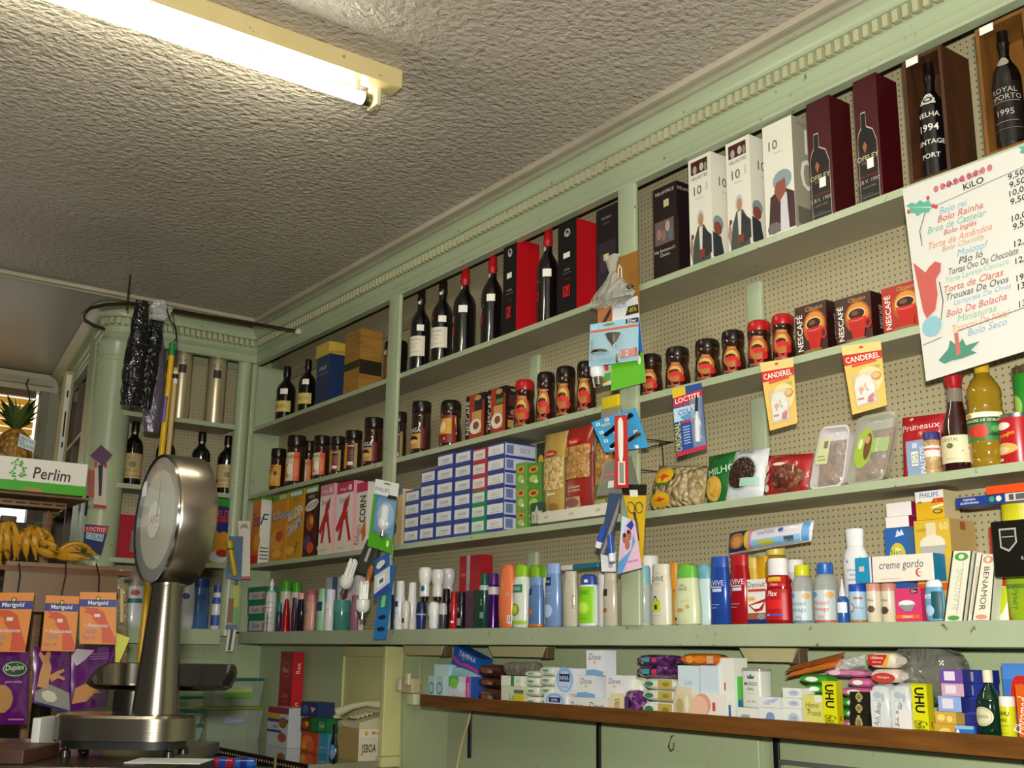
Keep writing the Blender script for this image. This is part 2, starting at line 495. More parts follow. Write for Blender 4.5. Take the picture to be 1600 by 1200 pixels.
# plaster moulding where the ceiling meets the shelving
def mould(b, rows, horiz):
    for (d0, d1, dz) in rows:
        if horiz: b.box(XB + 0.18, 2.2, YF - d1, YF - d0, ZC - dz, ZC + 0.01, PLAST)
        else: b.box(XB + d0, XB + d1, 0.0, YF - 0.03, ZC - dz, ZC + 0.01, PLAST)
b = MB(); mould(b, ((0.02, 0.055, 0.010), (0.055, 0.075, 0.022), (0.075, 0.105, 0.012), (0.105, 0.120, 0.020)), True); struct('trim_1', b)
b = MB(); mould(b, ((0.150, 0.165, 0.018), (0.165, 0.19, 0.010), (0.19, 0.205, 0.016)), False); struct('trim_2', b)

# cornice: profile (out, z) measured from the shelf front; runs along both units
CORN = [(-0.02, 1.425), (0.012, 1.425), (0.016, 1.432), (0.012, 1.440), (0.012, 1.462), (0.018, 1.466), (0.018, 1.496), (0.024, 1.500),
        (0.012, 1.504), (0.012, 1.538), (0.038, 1.540), (0.036, 1.548), (0.040, 1.560), (0.052, 1.574), (0.072, 1.584), (0.080, 1.588), (0.080, 1.598), (-0.02, 1.598)]
TOOTH = paint('cream_teeth_paint', '#b3b38e', '#bcbb98', .4, 4, .2, 40, .5)
t = thing('cornice', (-3.0, YF, 1.43), 'long mint green moulded cornice with small teeth above the right hand shelves', 'moulding')
b = MB(); b.T = Matrix.Translation((3.0, -YF, -1.43))
b.sweep(CORN, [lambda a, z: (XB + a + 0.0, YF - a, z), lambda a, z: (2.0, YF - a, z)], MINT)
b.build('moulding', t)
b = MB(); b.T = Matrix.Translation((3.0, -YF, -1.43))
x = XB + 0.05
while x < 1.2:
    b.box(x, x + 0.016, YF - 0.036, YF - 0.018, 1.505, 1.537, TOOTH); x += 0.0285
o = b.build('dentils', t); o['kind'] = 'stuff'
t = thing('cornice', (XB, 1.8, 1.43), 'short mint green toothed cornice over the end wall shelves, rounded at its left corner', 'moulding')
b = MB(); b.T = Matrix.Translation((-XB, -1.8, -1.43))
CCX, CCY, CR = XB - 0.08, 1.53, 0.095
path = [lambda a, z: (XB + a, YF - a, z), lambda a, z: (XB + a, CCY, z)]
for i in range(1, 9):
    g = -i / 8 * pi / 2
    path.append(lambda a, z, g=g: (CCX + (0.08 + a) * cos(g), CCY + (0.08 + a) * sin(g), z))
path.append(lambda a, z: (-6.98, CCY + 0.14 - a, z))
b.sweep([q for q in CORN], path, MINT)
b.build('moulding', t)
b = MB()
y = CCY + 0.01
while y < YF - 0.05:
    b.box(0.018, 0.036, y - 1.8, y + 0.016 - 1.8, 0.075, 0.107, TOOTH); y += 0.0285
for i in range(5):
    g = -(i + 0.5) / 5 * pi / 2
    b.T = Matrix.Translation((CCX - XB, CCY - 1.8, 0)) @ Matrix.Rotation(g, 4, 'Z')
    b.box(0.098, 0.116, -0.008, 0.008, 0.075, 0.107, TOOTH)
o = b.build('dentils', t); o['kind'] = 'stuff'

# ---- long shelving: one joinery unit, boards are its parts
unit = thing('shelving_unit', (-2.5, YP, 0.0), 'long mint green wall shelving with perforated back board along the right hand wall', 'shelving')
def upart(name, b, u=None, o=(-2.5, YP, 0.0)):
    b2 = MB(); b2.__dict__.update(b.__dict__)
    b2.v = [(p[0] - o[0], p[1] - o[1], p[2] - o[2]) for p in b.v]
    return b2.build(name, u or unit)
b = MB(); b.box(-5.40, XR, YP, YP + 0.02, S0, ZC - 0.01, PEG); upart('back_panel', b)
for z, x0 in ((S1, -5.31), (S2, -5.31), (S3, -5.31)):
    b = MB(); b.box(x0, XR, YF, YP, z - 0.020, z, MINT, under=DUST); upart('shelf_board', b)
b = MB()
b.box(XB - 0.03, XR, YF + 0.012, YP + 0.03, 0.026, S0, MINTD)
b.box(XB + 0.02, XR, YF, YF + 0.012, 0.027, S0, MINTD)
upart('bottom_ledge', b)
# posts dividing the bays
def post(px1, px0, py, y0=YF - 0.012, w=None):
    x1, x0 = onY(px1, py, YF).x, onY(px0, py, YF).x
    b = MB(); b.rbox(min(x0, x1), max(x0, x1), y0, y0 + 0.016, S0, 1.44, MINT, 0.004)
    upart('divider_post', b); return (x0 + x1) / 2
PX1 = post(628, 611, 500)
PX2 = post(997, 970, 400)
# short battens behind, on the board
for px, py in ((838, 555), (1183, 470)):
    x = onY(px, py, YP - 0.01).x
    for za, zb in ((S0, S1 - 0.06), (S1, S2 - 0.04), (S2, S3 - 0.045)):
        b = MB(); b.rbox(x - 0.035, x + 0.02, YP - 0.018, YP, za, zb, MINT, 0.005); upart('batten', b)
b = MB(); b.box(-5.28, PX1 - 0.05, YP - 0.012, YP, 1.36, 1.40, M('#8d8468', 0.5)); b.box(-5.26, -5.23, YP - 0.012, YP, S3, 1.36, M('#8d8468', 0.5)); upart('batten', b)
# corner post, round front and a square strip
b = MB(); b.lathe([(0.036, S0 - 0.02), (0.036, 1.43)], MINT, cx=XB - 0.035, cy=YF - 0.055, seg=28)
b.rbox(XB - 0.045, XB - 0.005, YF - 0.02, YF + 0.004, S0, 1.43, MINT, 0.004); upart('corner_post', b)
b = MB(); b.box(XB - 0.12, XB - 0.05, YF + 0.02, YP, S0, 1.43, MINT); upart('corner_panel', b)

# ---- end wall shelving with a round column at its left
eu = thing('shelving_unit', (XB, 1.8, 0.0), 'short mint green wall shelving across the end wall beside the round column', 'shelving')
EO = (XB, 1.8, 0.0)
b = MB(); b.box(-5.49, -5.47, 1.55, YF - 0.03, S0, 1.43, PEG); upart('back_panel', b, eu, EO)
for z in (S1, S2, S3):
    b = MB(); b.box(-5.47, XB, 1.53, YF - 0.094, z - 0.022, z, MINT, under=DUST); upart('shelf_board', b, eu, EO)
b = MB(); b.box(-5.47, XB, 1.53, YF - 0.094, 0.020, S0 + 0.01, MINT); upart('bottom_ledge', b, eu, EO)
b = MB(); b.lathe([(0.088, S0 - 0.05), (0.088, 1.33), (0.092, 1.335), (0.092, 1.35), (0.088, 1.355), (0.088, 1.42), (0.094, 1.43)], MINT, cx=CCX, cy=CCY - 0.02, seg=36); upart('column', b, eu, EO)
# shelves turning the corner towards the shop window
t = thing('shelving_unit', (-6.1, 1.5, 0.0), 'dark recessed shelving beyond the round column, towards the window', 'shelving')
SO = (-6.1, 1.5, 0.0)
TS = Matrix.Translation((-5.40, 1.46, 0)) @ Matrix.Rotation(-radians(8), 4, 'Z')
for z in (S1, S2, S3):
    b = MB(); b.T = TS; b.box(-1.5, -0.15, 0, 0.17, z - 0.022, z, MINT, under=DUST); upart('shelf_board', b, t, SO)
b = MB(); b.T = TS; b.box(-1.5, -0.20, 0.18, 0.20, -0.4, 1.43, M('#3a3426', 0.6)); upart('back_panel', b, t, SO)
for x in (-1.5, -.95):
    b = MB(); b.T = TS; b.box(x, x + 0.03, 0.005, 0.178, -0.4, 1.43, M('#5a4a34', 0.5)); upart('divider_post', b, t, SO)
b = MB(); b.rbox(-0.16, 0.0, 0, 0.09, 0, 0.305, M('#d88a20', 0.4), 0.004)
p = TS @ Vector((-.24, .03, S3 + .001)); single('gift_box', b, p, 'tall orange box standing in the shelves beyond the round column', 'box', -radians(8))
b = MB(); b.rbox(-0.12, 0.0, 0, 0.05, 0, 0.22, M('#5a3c22', 0.5), 0.004); b.box(-0.113, -0.007, -0.002, 0.0, 0.01, 0.21, M('#2c2218', 0.4))
p = TS @ Vector((-.50, .03, S2 + .001)); single('picture_frame', b, p, 'small dark brown frame leaning in the lower shelf beyond the column', 'frame', -radians(8))

# ---- shop window wall
b = MB()
b.box(-7.3, -6.98, -2.5, 1.64, 1.49, ZC - 0.002, M('#c9c0a8', 0.5)); b.box(-6.98, -6.94, -2.5, 1.60, 1.52, 1.56, PLAST)
b.box(-7.3, -6.98, -2.5, 1.9, -H, 0.70, M('#5a5242', .6)); b.box(-7.3, -7.0, 1.75, 2.4, -H, ZC - .002, M('#a5a18c', .45)); struct('wall_left', b)
b = MB(); b.box(-7.02, -6.98, 1.58, 1.74, .7, 1.488, M('#a5a18c', 0.45)); b.box(-7.0, -6.95, 1.54, 1.59, .7, 1.488, M('#8e8a74', 0.5)); struct('door_1', b)
t = thing('door_bolt', tuple(onX(100, 650, -6.35)), 'tall white door edge plate with black bolt slots by the entrance', 'bolt')
b = MB(); b.rbox(-0.02, 0.02, -0.024, 0.03, -0.55, 0.25, M('#b9a77a', 0.5), 0.004); b.build('door_edge', t)
b = MB(); b.rbox(0.02, 0.024, -0.014, 0.014, -0.26, 0.23, M(WHITE, 0.3), 0.002)
b.box(0.024, 0.0255, -0.004, 0.004, -0.12, 0.02, M(BLACK)); b.box(0.024, 0.0255, -0.004, 0.004, 0.10, 0.14, M(BLACK)); b.box(0.024, 0.0255, -0.004, 0.004, -0.18, -0.15, M(BLACK))
b.build('bolt_plate', t)
b = MB(); b.box(-7.10, -7.09, -2.5, 1.56, .70, 1.488, M('#dfe6e6', 0.2, emit=1.4)); o = struct('window_1', b)
b = MB()
for k in range(8): b.rbox(-7.06, -7.02, -2.5, 1.53, 1.09 + k * 0.045, 1.125 + k * 0.045, M('#e0a93c', 0.5, emit=0.35), 0.004)
b.box(-7.06, -7.02, -2.5, 1.53, 1.455, 1.487, M('#6d5a2c', 0.5))
single('window_blind', b, (0, 0, 0), 'amber slatted blind lit by daylight in the shop window', 'blind')

# ------------------------------------------------------------------ ceiling fluorescent lamp
lx = -2.585
lamp = thing('fluorescent_lamp', (lx, 0.6, ZC), 'lit fluorescent tube in a worn cream metal batten on the ceiling', 'lamp')
b = MB(); CRM = paint('cream_enamel', '#d2c08a', '#c6b27c', 0.35, 6, 0.1, 30, 0.3)
b.rbox(0.012, 0.072, -0.62, 0.82, -0.055, 0, CRM, 0.005); b.build('batten', lamp)
b = MB(); b.T = Matrix.Translation((-0.012, 0, -0.078)) @ Matrix.Rotation(-pi / 2, 4, 'X')
b.lathe([(0.0185, -0.58), (0.0185, 0.745)], M('#fffde6', 0.3, emit=48.0), seg=20); b.build('tube', lamp)
for yy in (0.75, -0.60):
    b = MB(); b.T = Matrix.Translation((-0.012, yy, -0.078)) @ Matrix.Rotation(-pi / 2, 4, 'X')
    b.lathe([(0.0188, -0.012), (0.0188, 0.012)], M('#6a6450', 0.3, 1.0), seg=20); b.build('tube_cap', lamp)
    b = MB(); b.rbox(-0.028, 0.03, yy + 0.012, yy + 0.027, -0.105, -0.035, M('#c9bd92', 0.4), 0.004); b.build('holder', lamp)
b = MB(); b.lathe([(0.013, -0.03), (0.013, 0), (0.009, 0.004)], M('#d8d4c4', 0.4), cx=0.020, cy=0.70, cz=-0.055, seg=12); b.build('starter', lamp)

# ------------------------------------------------------------------ curtain rail and what hangs from it
RX = -4.80
pts = [onY(466, 518, YF - 0.03)]
for px, py in ((420, 510), (300, 490), (240, 478), (200, 474), (165, 476)): pts.append(onX(px, py, RX))
x0 = RX
for px, py, xx in ((142, 481, -4.86), (130, 491, -4.95), (132, 500, -5.04), (145, 508, -5.12), (162, 514, -5.20)): pts.append(onX(px, py, xx))
t = thing('curtain_rail', (RX, 1.4, 1.45), 'thin dark rusty curtain rail curving under the ceiling to the column', 'rail')
b = MB(); b.T = Matrix.Translation((-RX, -1.4, -1.45))
b.tube(pts, 0.0085, M('#3a2413', 0.35, 0.4), 8); b.build('rail', t)
hp = onX(199, 478, RX)
b = MB(); b.T = Matrix.Translation((-RX, -1.4, -1.45)); b.tube([(hp.x, hp.y, hp.z - 0.02), (hp.x, hp.y, ZC)], 0.005, M('#4a2c18', 0.5, 0.3)); b.build('hanger_rod', t)
b = MB(); b.T = Matrix.Translation((-RX, -1.4, -1.45))
q = pts[0]; b.lathe([(0.012, -0.014), (0.018, -0.004), (0.014, 0.008), (0.008, 0.014)], M('#cfc7ab', 0.6), cx=q.x, cy=q.y, cz=q.z, seg=10); b.build('end_cap', t)

def lump(b, fnr, n, pts_axis, mat, seg=14):
    pass
def wrapped(b, axis, rad, mat, amp=0.006, seed=1, seg=16, flat_=1.0):
    """long soft package along axis points, with crinkles"""
    rnd = random.Random(seed); n = len(axis); bi = len(b.v)
    for i, p in enumerate(axis):
        for k in range(seg):
            g = 2 * pi * k / seg; r = rad[i] + rnd.uniform(-amp, amp)
            b.addv((p[0] + r * flat_ * cos(g) * 0.7, p[1] + r * sin(g), p[2]))
    m = b.mi(mat)
    for i in range(n - 1):
        for k in range(seg):
            k2 = (k + 1) % seg
            b.f.append([bi + i * seg + k, bi + i * seg + k2, bi + (i + 1) * seg + k2, bi + (i + 1) * seg + k]); b.m.append(m)
    b.f.append([bi + k for k in range(seg)]); b.m.append(m); b.f.append([bi + (n - 1) * seg + k for k in range(seg)]); b.m.append(m)
def hangpack(name, top, bot, rads, mat, label, cat, seed, X=-4.74, amp=0.005, extra=None, topmat=None):
    a, c = onX(*top, X), onX(*bot, X)
    b = MB(); n = 16; ax = []; rd = []
    for i in range(n + 1):
        t_ = i / n; ax.append(tuple((c - a) * t_)); j = t_ * (len(rads) - 1); i0 = min(int(j), len(rads) - 2)
        rd.append(rads[i0] + (rads[i0 + 1] - rads[i0]) * (j - i0))
    wrapped(b, ax, rd, mat, amp, seed)
    return single(name, b, a, label, cat)
BAGB = film_mat('black_wrap', '#0a0a12', 1.0, 0.1, 1.0, 30)
hangpack('umbrella', (222, 470), (203, 634), (0.024, 0.033, 0.038, 0.043, 0.046, 0.046, 0.04), BAGB, 'long black umbrella in glossy wrap hanging left of its pair from the rail', 'umbrella', 3)
hangpack('umbrella', (249, 474), (223, 638), (0.024, 0.03, 0.034, 0.036, 0.038, 0.038, 0.032), BAGB, 'black umbrella in glossy wrap hanging right of its pair, behind the mop poles', 'umbrella', 5, X=-4.79)
hangpack('umbrella', (254, 482), (236, 676), (0.005, 0.006, 0.018, 0.034, 0.042, 0.045, 0.045, 0.035), film_mat('violet_wrap', '#574e60', 1.0, 0.25, 0.6, 20), 'short violet grey umbrella in clear plastic, lowest of the hanging ones', 'umbrella', 9, X=-4.835)
hangpack('plastic_bag', (252, 470), (248, 500), (0.02, 0.045, 0.04, 0.025), FILM, 'crumpled clear plastic bag gathered at the top of the umbrellas', 'bag', 12, X=-4.70, amp=0.012)
t = thing('mop_pole', onX(268, 545, -4.68), 'yellow mop pole with green tip hanging by a cord from the rail', 'pole')
o0 = onX(268, 545, -4.68)
def pole(b, pa, pb, X, r, mat): b.tube([onX(*pa, X) - o0, onX(*pb, X) - o0], r, mat, 12)
b = MB(); pole(b, (268, 556), (218, 1040), -4.68, 0.013, M('#d2a316', 0.3)); b.build('pole', t)
b = MB(); pole(b, (269.5, 536), (268, 556), -4.68, 0.0138, M('#177a3c', 0.4)); b.build('green_tip', t)
b = MB(); pole(b, (260, 620), (255, 660), -4.68, 0.0134, M('#5a4a80', 0.3)); b.build('sticker', t)
b = MB(); b.tube([onX(x, y, -4.68) - o0 for x, y in ((269, 538), (276, 528), (275, 512), (266, 500), (261, 486), (262, 476))], 0.0035, M('#16120c', 0.5)); b.build('cord', t)
t = thing('mop_pole', onX(273, 580, -4.72), 'pale wooden broom stick hanging just right of the yellow mop pole', 'pole'); o0 = onX(273, 580, -4.72)
b = MB(); pole(b, (275, 575), (262, 716), -4.72, 0.0115, wood_mat('pale_wood', '#b99a60', '#cdb27a', (8, 8, 1))); b.build('stick', t)
b = MB(); b.tube([onX(x, y, -4.73) - o0 for x, y in ((275, 577), (277, 540), (272, 500), (268, 485))], .0018, M('#16120c', .5)); b.build('cord', t)
b = MB(); pole(b, (274.5, 580), (273, 600), -4.72, 0.012, M('#ded8c4', 0.4)); pole(b, (274, 585), (273.6, 592), -4.72, 0.0123, M(BLACK)); b.build('label_band', t)
# ------------------------------------------------------------------ makers of goods
def zof(z): return (ZS[z] if isinstance(z, str) else z) + 0.0008
def carton(name, pl, pr, pt, zs, Y, d, col, label, cat, front=None, side=None, sidecol=None, topcol=None, group=None, on=None, pb=None, rough=0.4, rotz=0, top=None, bevel=None):
    """upright printed box: pl, pr = edges of the front face at mid height, pt = top, pb = bottom"""
    z0 = TOP[on] if on else (zof(zs) if pb is None else None)
    xa, xb_ = xat(pl, Y, (z0 if z0 is not None else 0)), xat(pr, Y, (z0 if z0 is not None else 0))
    for _ in range(3):
        xm = (xa + xb_) / 2
        z1 = zat(pt, xm, Y)
        if pb is not None and not on: z0 = zat(pb, xm, Y)
        zm = (z0 + z1) / 2
        xa, xb_ = xat(pl, Y, zm), xat(pr, Y, zm)
    w, h = xb_ - xa, max(z1 - z0, 0.004)
    b = MB(); m = M(col, rough) if isinstance(col, str) else col
    sm = (M(sidecol, rough) if isinstance(sidecol, str) else sidecol) or m
    tm = M(topcol, rough) if isinstance(topcol, str) else (topcol or m)
    b.box(-w / 2, w / 2, 0, d, 0, h, m, side=sm, top=tm)
    if front: Surf(b, flat((-w / 2, 0, 0), (w, 0, 0), (0, 0, h)), w, h).art(front)
    if side: Surf(b, flat((w / 2, 0, 0), (0, d, 0), (0, 0, h)), d, h).art(side)
    o = single(name, b, ((xa + xb_) / 2, Y, z0), label, cat, rotz, group)
    if top: TOP[top] = z0 + h + 0.0006
    return o

SH = {  # outlines of turned or pressed containers: (radius, height) as fractions; depth ratio; printed band
 'port': ([(0.9, 0), (1, .012), (1, .55), (.97, .59), (.84, .645), (.58, .695), (.42, .73), (.36, .76), (.36, .84)], [(.37, .80), (.375, .84), (.43, .855), (.43, .875), (.375, .885), (.385, .97), (.36, .995), (.0, 1)], 1.0),
 'squat': ([(0.9, 0), (1, .012), (1, .58), (.98, .64), (.84, .70), (.55, .745), (.38, .78), (.36, .80), (.36, .88)], [(.40, .84), (.43, .86), (.42, .97), (.38, 1.0), (0, 1.0)], 1.0),
 'jar': ([(.80, 0), (.93, .02), (1, .10), (1.0, .30), (.94, .44), (.86, .54), (.84, .60), (.92, .68), (.94, .76), (.86, .80)], [(.90, .775), (.93, .79), (.93, .90), (.86, .97), (.7, 1.0), (0, 1.0)], 1.0),
 'tall_jar': ([(.88, 0), (.97, .02), (1, .06), (1, .50), (.96, .56), (.93, .62), (.97, .70), (.95, .77), (.82, .81)], [(.94, .79), (.97, .80), (.97, .97), (.93, 1.0), (0, 1.0)], 1.0),
 'shampoo': ([(.86, 0), (.97, .02), (1, .08), (1, .50), (.96, .66), (.88, .78), (.80, .80)], [(.80, .79), (.80, .90), (.74, .97), (.5, 1.0), (0, 1.0)], 0.62),
 'slim': ([(.9, 0), (1, .02), (1, .55), (.93, .70), (.86, .80), (.84, .84)], [(.84, .83), (.84, .97), (.80, 1.0), (0, 1.0)], 0.6),
 'curvy': ([(.84, 0), (.95, .02), (1, .12), (1.0, .30), (.90, .52), (.84, .66), (.80, .76)], [(.80, .75), (.78, .88), (.70, .96), (.45, 1.0), (0, 1.0)], 0.6),
 'oval': ([(.72, 0), (.86, .02), (.96, .2), (1, .4), (.97, .58), (.90, .72), (.80, .82)], [(.82, .81), (.78, .90), (.62, .97), (.35, 1.0), (0, 1.0)], 0.55),
 'aerosol': ([(.92, 0), (1, .01), (1, .74), (.96, .77), (.88, .79)], [(.9, .78), (.9, .96), (.8, .99), (0, 1.0)], 1.0),
 'aerosol_slim': ([(.96, 0), (1, .01), (1, .62), (.92, .68), (.86, .70)], [(.86, .69), (.84, .96), (.72, 1.0), (0, 1.0)], 1.0),
 'rollon': ([(.62, 0), (.76, .02), (.88, .25), (.98, .50), (.98, .56)], [(1, .55), (1, .68), (.94, .86), (.75, .96), (.4, 1.0), (0, 1.0)], 0.85),
 'rollon_up': ([(.72, .14), (.76, .20), (.74, .40), (.70, .50), (.92, .62), (1, .80), (.98, .93), (.8, 1.0), (0, 1)], [(.44, 0), (.50, .02), (.60, .15), (0, .15)], 0.85),
 'cone': ([(1, 0), (1, .02), (.88, .3), (.70, .6), (.50, .85), (.34, .96), (0, 1.0)], None, 1.0),
 'spray': ([(.92, 0), (1, .02), (1, .66), (.9, .74), (.5, .78)], [(.45, .77), (.30, .80), (.30, .86), (.42, .87), (.40, .93), (.15, 1.0), (0, 1)], 1.0),
 'talc': ([(.88, 0), (.97, .02), (1, .2), (1, .62), (.92, .72), (.66, .80), (.62, .83)], [(.66, .82), (.66, .90), (.70, .91), (.70, .99), (.6, 1.0), (0, 1)], 0.6),
 'alcohol': ([(.96, 0), (1, .02), (1, .62), (.93, .72), (.70, .80), (.62, .82)], [(.66, .81), (.68, .82), (.68, .98), (.6, 1.0), (0, 1.0)], 1.0),
 'dropper': ([(.96, 0), (1, .02), (1, .50), (.85, .56), (.6, .60)], [(.6, .59), (.62, .64), (.30, .85), (.14, 1.0), (0, 1)], 1.0),
 'mouthwash': ([(.9, 0), (1, .03), (.98, .45), (.86, .60), (.96, .66), (.80, .72), (.62, .75)], [(.72, .74), (.72, .96), (.66, 1.0), (0, 1.0)], 0.7),
 'oil': ([(.92, 0), (1, .015), (1, .07), (.96, .085), (1, .10), (1, .24), (.97, .255), (1, .27), (1, .50), (.96, .52), (.88, .56), (.94, .60), (.88, .64), (.94, .68), (.90, .74), (.62, .83), (.42, .87), (.36, .90)], [(.40, .89), (.40, .98), (.36, 1.0), (0, 1.0)], 1.0),
 'vinegar': ([(.94, 0), (1, .02), (1, .32), (.90, .44), (.70, .56), (.52, .66), (.46, .76), (.44, .88)], [(.50, .86), (.46, .90), (.58, .97), (.56, 1.0), (0, 1.0)], 1.0),
 'cologne': ([(.92, 0), (1, .02), (1, .54), (.92, .62), (.60, .72), (.36, .78), (.34, .84)], [(.38, .83), (.38, .98), (.34, 1.0), (0, 1.0)], 1.0),
 'tube': ([(.97, 0), (1, .01), (1, .78), (.99, .80)], [(1.0, .80), (1.0, .98), (.94, 1.0), (0, 1)], 1.0),
 'can': ([(.98, 0), (1, .02), (1, .92)], [(1.02, .92), (1.02, 1.0), (0, 1.0)], 1.0),
 'tub': ([(.9, 0), (1, .06), (1, .60)], [(1.02, .60), (1.02, .95), (.95, 1.0), (0, 1.0)], 1.0),
}
def bottle(name, shape, pc, wpx, pt, zs, body, cap, label, cat, band=None, face=22, span=150, Y=None, group=None, on=None, top=None, neck=None, parts=True, capname='cap', pb=None, back=False):
    """pc = pixel column of the axis at mid height, wpx = width, pt = top. band = (v0, v1, colour or None, art)"""
    prof, cprof, sy = SH[shape]
    z0 = TOP[on] if on else (zof(zs) if pb is None else 0)
    Y0 = Y if Y is not None else YF + 0.006
    r = 0.02; x = xat(pc, Y0 + r, z0)
    for _ in range(4):
        Yc = Y0 + r * sy if not back else Y0
        z1 = zat(pt, x, Yc)
        if pb is not None and not on: z0 = zat(pb, x, Yc)
        x = xat(pc, Yc, (z0 + z1) / 2); r = 0.5 * wpx * depth((x, Yc, (z0 + z1) / 2)) / FPX
    r = r / (0.5 + 0.5 * sy) if sy < 1 else r
    h = z1 - z0
    e = thing(name, (x, Yc, z0), label, cat, 0, group)
    P = [(q[0] * r, q[1] * h) for q in prof]
    b = MB(); b.lathe(P, M(body, 0.28, coat=0.3) if isinstance(body, str) else body, 1, sy, 26); b.build('body', e)
    if neck: 
        pass
    if cprof and cap:
        b = MB(); b.lathe([(q[0] * r, q[1] * h) for q in cprof], M(cap, 0.35) if isinstance(cap, str) else cap, 1, sy, 24); b.build(capname, e)
    if band:
        for q in (band if isinstance(band, list) else [band]):
            v0, v1, bc, art = q[:4]; sp = q[4] if len(q) > 4 else span; nm = q[5] if len(q) > 5 else 'label'
            b = MB(); rf = interp(P); z0_, z1_ = v0 * h, v1 * h
            fn0 = lathefn(lambda z: rf(z + z0_), z1_ - z0_, 1, sy, radians(face), radians(sp))
            fn = lambda u, v, off, f=fn0, z=z0_: f(u, v, off + 0.0002) + Vector((0, 0, z))
            S = Surf(b, fn, r * radians(sp), z1_ - z0_, curved=True)
            if bc: S.rect(0, 0, 1, 1, M(bc, 0.4) if isinstance(bc, str) else bc)
            S.art(art); b.build(nm, e)
    if top: TOP[top] = z0 + h + 0.0006
    return e
DG = M('#0c0a0c', 0.10, coat=1.0)          # black wine glass
COF = M('#2e1309', 0.12, coat=1.0)         # coffee seen through the jar

# ================================================================== TOP SHELF (port wines)
def port(pc, w, pt, cap, band, label, **k): return bottle('wine_bottle', 'port', pc, w, pt, 'S3', DG, cap, label, 'bottle', band, capname='capsule', **k)
st = ('r', .45, .80, .75, .98, WHITE)
port(447, 30, 573, M('#120c0a', .3), [(.14, .34, '#cdb868', [('t', 'PORTO', .5, .5, .3, '#5a4a20')]), (.46, .56, None, [('r', .55, 0, .85, 1, WHITE)], 150, 'price_sticker')], 'black port bottle with cream bottom label, first from the corner on the top shelf')
port(480, 27, 562, M('#120c0a', .3), [(.14, .34, '#cdb868', [('t', 'PORTO', .5, .5, .3, '#5a4a20')]), (.50, .60, None, [('r', .55, 0, .85, 1, WHITE)], 150, 'price_sticker')], 'black port bottle with cream bottom label standing left of the blue box')
carton('gift_box', 494, 514, 556, 'S3', YF + .02, .10, '#23345c', 'dark blue wine box with yellow open top on the first bay of the top shelf', 'box',
       front=[('t', 'OFFLEY', .5, .74, .07, '#d8d4c8'), ('r', .1, .62, .9, .63, '#8a94ac')], side=[('r', 0, 0, 1, 1, '#1f3158')], top='ob')
carton('gift_box', 494, 514, 537, 0, YF + .022, .095, '#c9a844', 'yellow paper topped box lying on the dark blue wine box', 'box', on='ob', side=[('p', [(0, .1), (1, .3), (1, .45), (0, .2)], '#a88428')])
carton('crate_box', 538, 562, 518, 'S3', YF + .035, .11, wood_mat('amber_wood', '#8a6224', '#a87c34', (1, 1, 9)), 'amber wooden box with dark middle band right of the blue wine box', 'box',
       front=[('r', 0, .40, 1, .52, '#2a2620')], side=[('r', 0, .30, 1, .52, '#2a2218')])
bottle('wine_bottle', 'tub', 618, 36, 535, 'S3', DG, M('#0f0c0c', .3), 'round shouldered dark flask with amber label half hidden behind the first post', 'bottle', (.12, .8, '#7c4a20', [('r', .3, .8, .55, .95, '#d8c8a0')], 120), face=0, Y=YF + .03)
tl = lambda: [(.16, .40, '#ddd6c2', [('t', "TAYLOR'S", .5, .82, .10, '#33302a'), ('t', 'LBV 1999', .5, .6, .07, '#6a6458'), ('t', 'Porto', .5, .45, .07, '#6a6458'), ('r', .2, .2, .8, .215, '#8a8474')], 130),
              (.46, .535, None, [('r', .60, 0, .88, 1, WHITE)], 150, 'price_sticker'), (.48, .58, None, [('e', .25, .5, .08, .42, '#8c1c1c', 8), ('e', .30, .4, .05, .3, '#b84030', 6)], 130, 'emblem'), (.80, .87, None, [('e', .5, .5, .16, .48, '#d9d4c6')], 180, 'neck_seal')]
port(657, 31, 452, M('#17120f', .3), tl(), 'port bottle with cream label and black capsule, nearest the first post')
port(691, 34, 437, M('#17120f', .3), tl(), 'port bottle with cream label and black capsule, left of the red capped ones')
rc = lambda: [(.22, .31, None, [('r', .12, .0, .36, 1, '#b01822'), ('t', 'N', .24, .5, .5, BLACK)], 150), (.46, .54, None, [('r', .52, 0, .82, 1, WHITE)], 150, 'price_sticker'), (.40, .44, None, [('t', 'NOVAL', .2, .5, .7, '#6a6a6a')], 150, 'lettering'), (.745, .80, None, [('e', .35, .5, .16, .5, '#c9c4b6')], 180, 'neck_seal')]
RED = M('#b3141c', .35)
port(726, 36, 420, RED, rc(), 'red capped black port bottle, leftmost of the three red capped')
port(769, 34, 401, RED, rc(), 'red capped black port bottle just left of the shorter red sided box')
noval = [('e', .5, .88, .16, .045, '#cfcabc'), ('e', .5, .88, .11, .032, BLACK), ('p', [(.4, .91), (.5, .86), (.6, .91), (.52, .84), (.48, .84)], '#cfcabc'), ('r', .30, .60, .66, .66, WHITE), ('t', 'NOVAL', .5, .47, .02, '#b8b4aa'), ('t', 'LATE BOTTLED', .5, .43, .014, '#8a8680'), ('t', 'V.1998', .5, .36, .02, '#902020'), ('r', .30, .17, .68, .29, '#c4161c'), ('t', 'N', .5, .23, .09, BLACK)]
carton('gift_box', 786, 807, 378, 'S3', YF + .006, .10, '#121012', 'shorter black port box with bright red side between the bottles', 'box', front=noval, sidecol='#b8101a')
port(856, 35, 357, RED, rc(), 'red capped black port bottle between the two red sided boxes')
carton('gift_box', 872, 901, 347, 'S3', YF + .006, .10, '#121012', 'taller black port box with bright red side, right of the bottle', 'box', front=noval, sidecol='#b8101a')
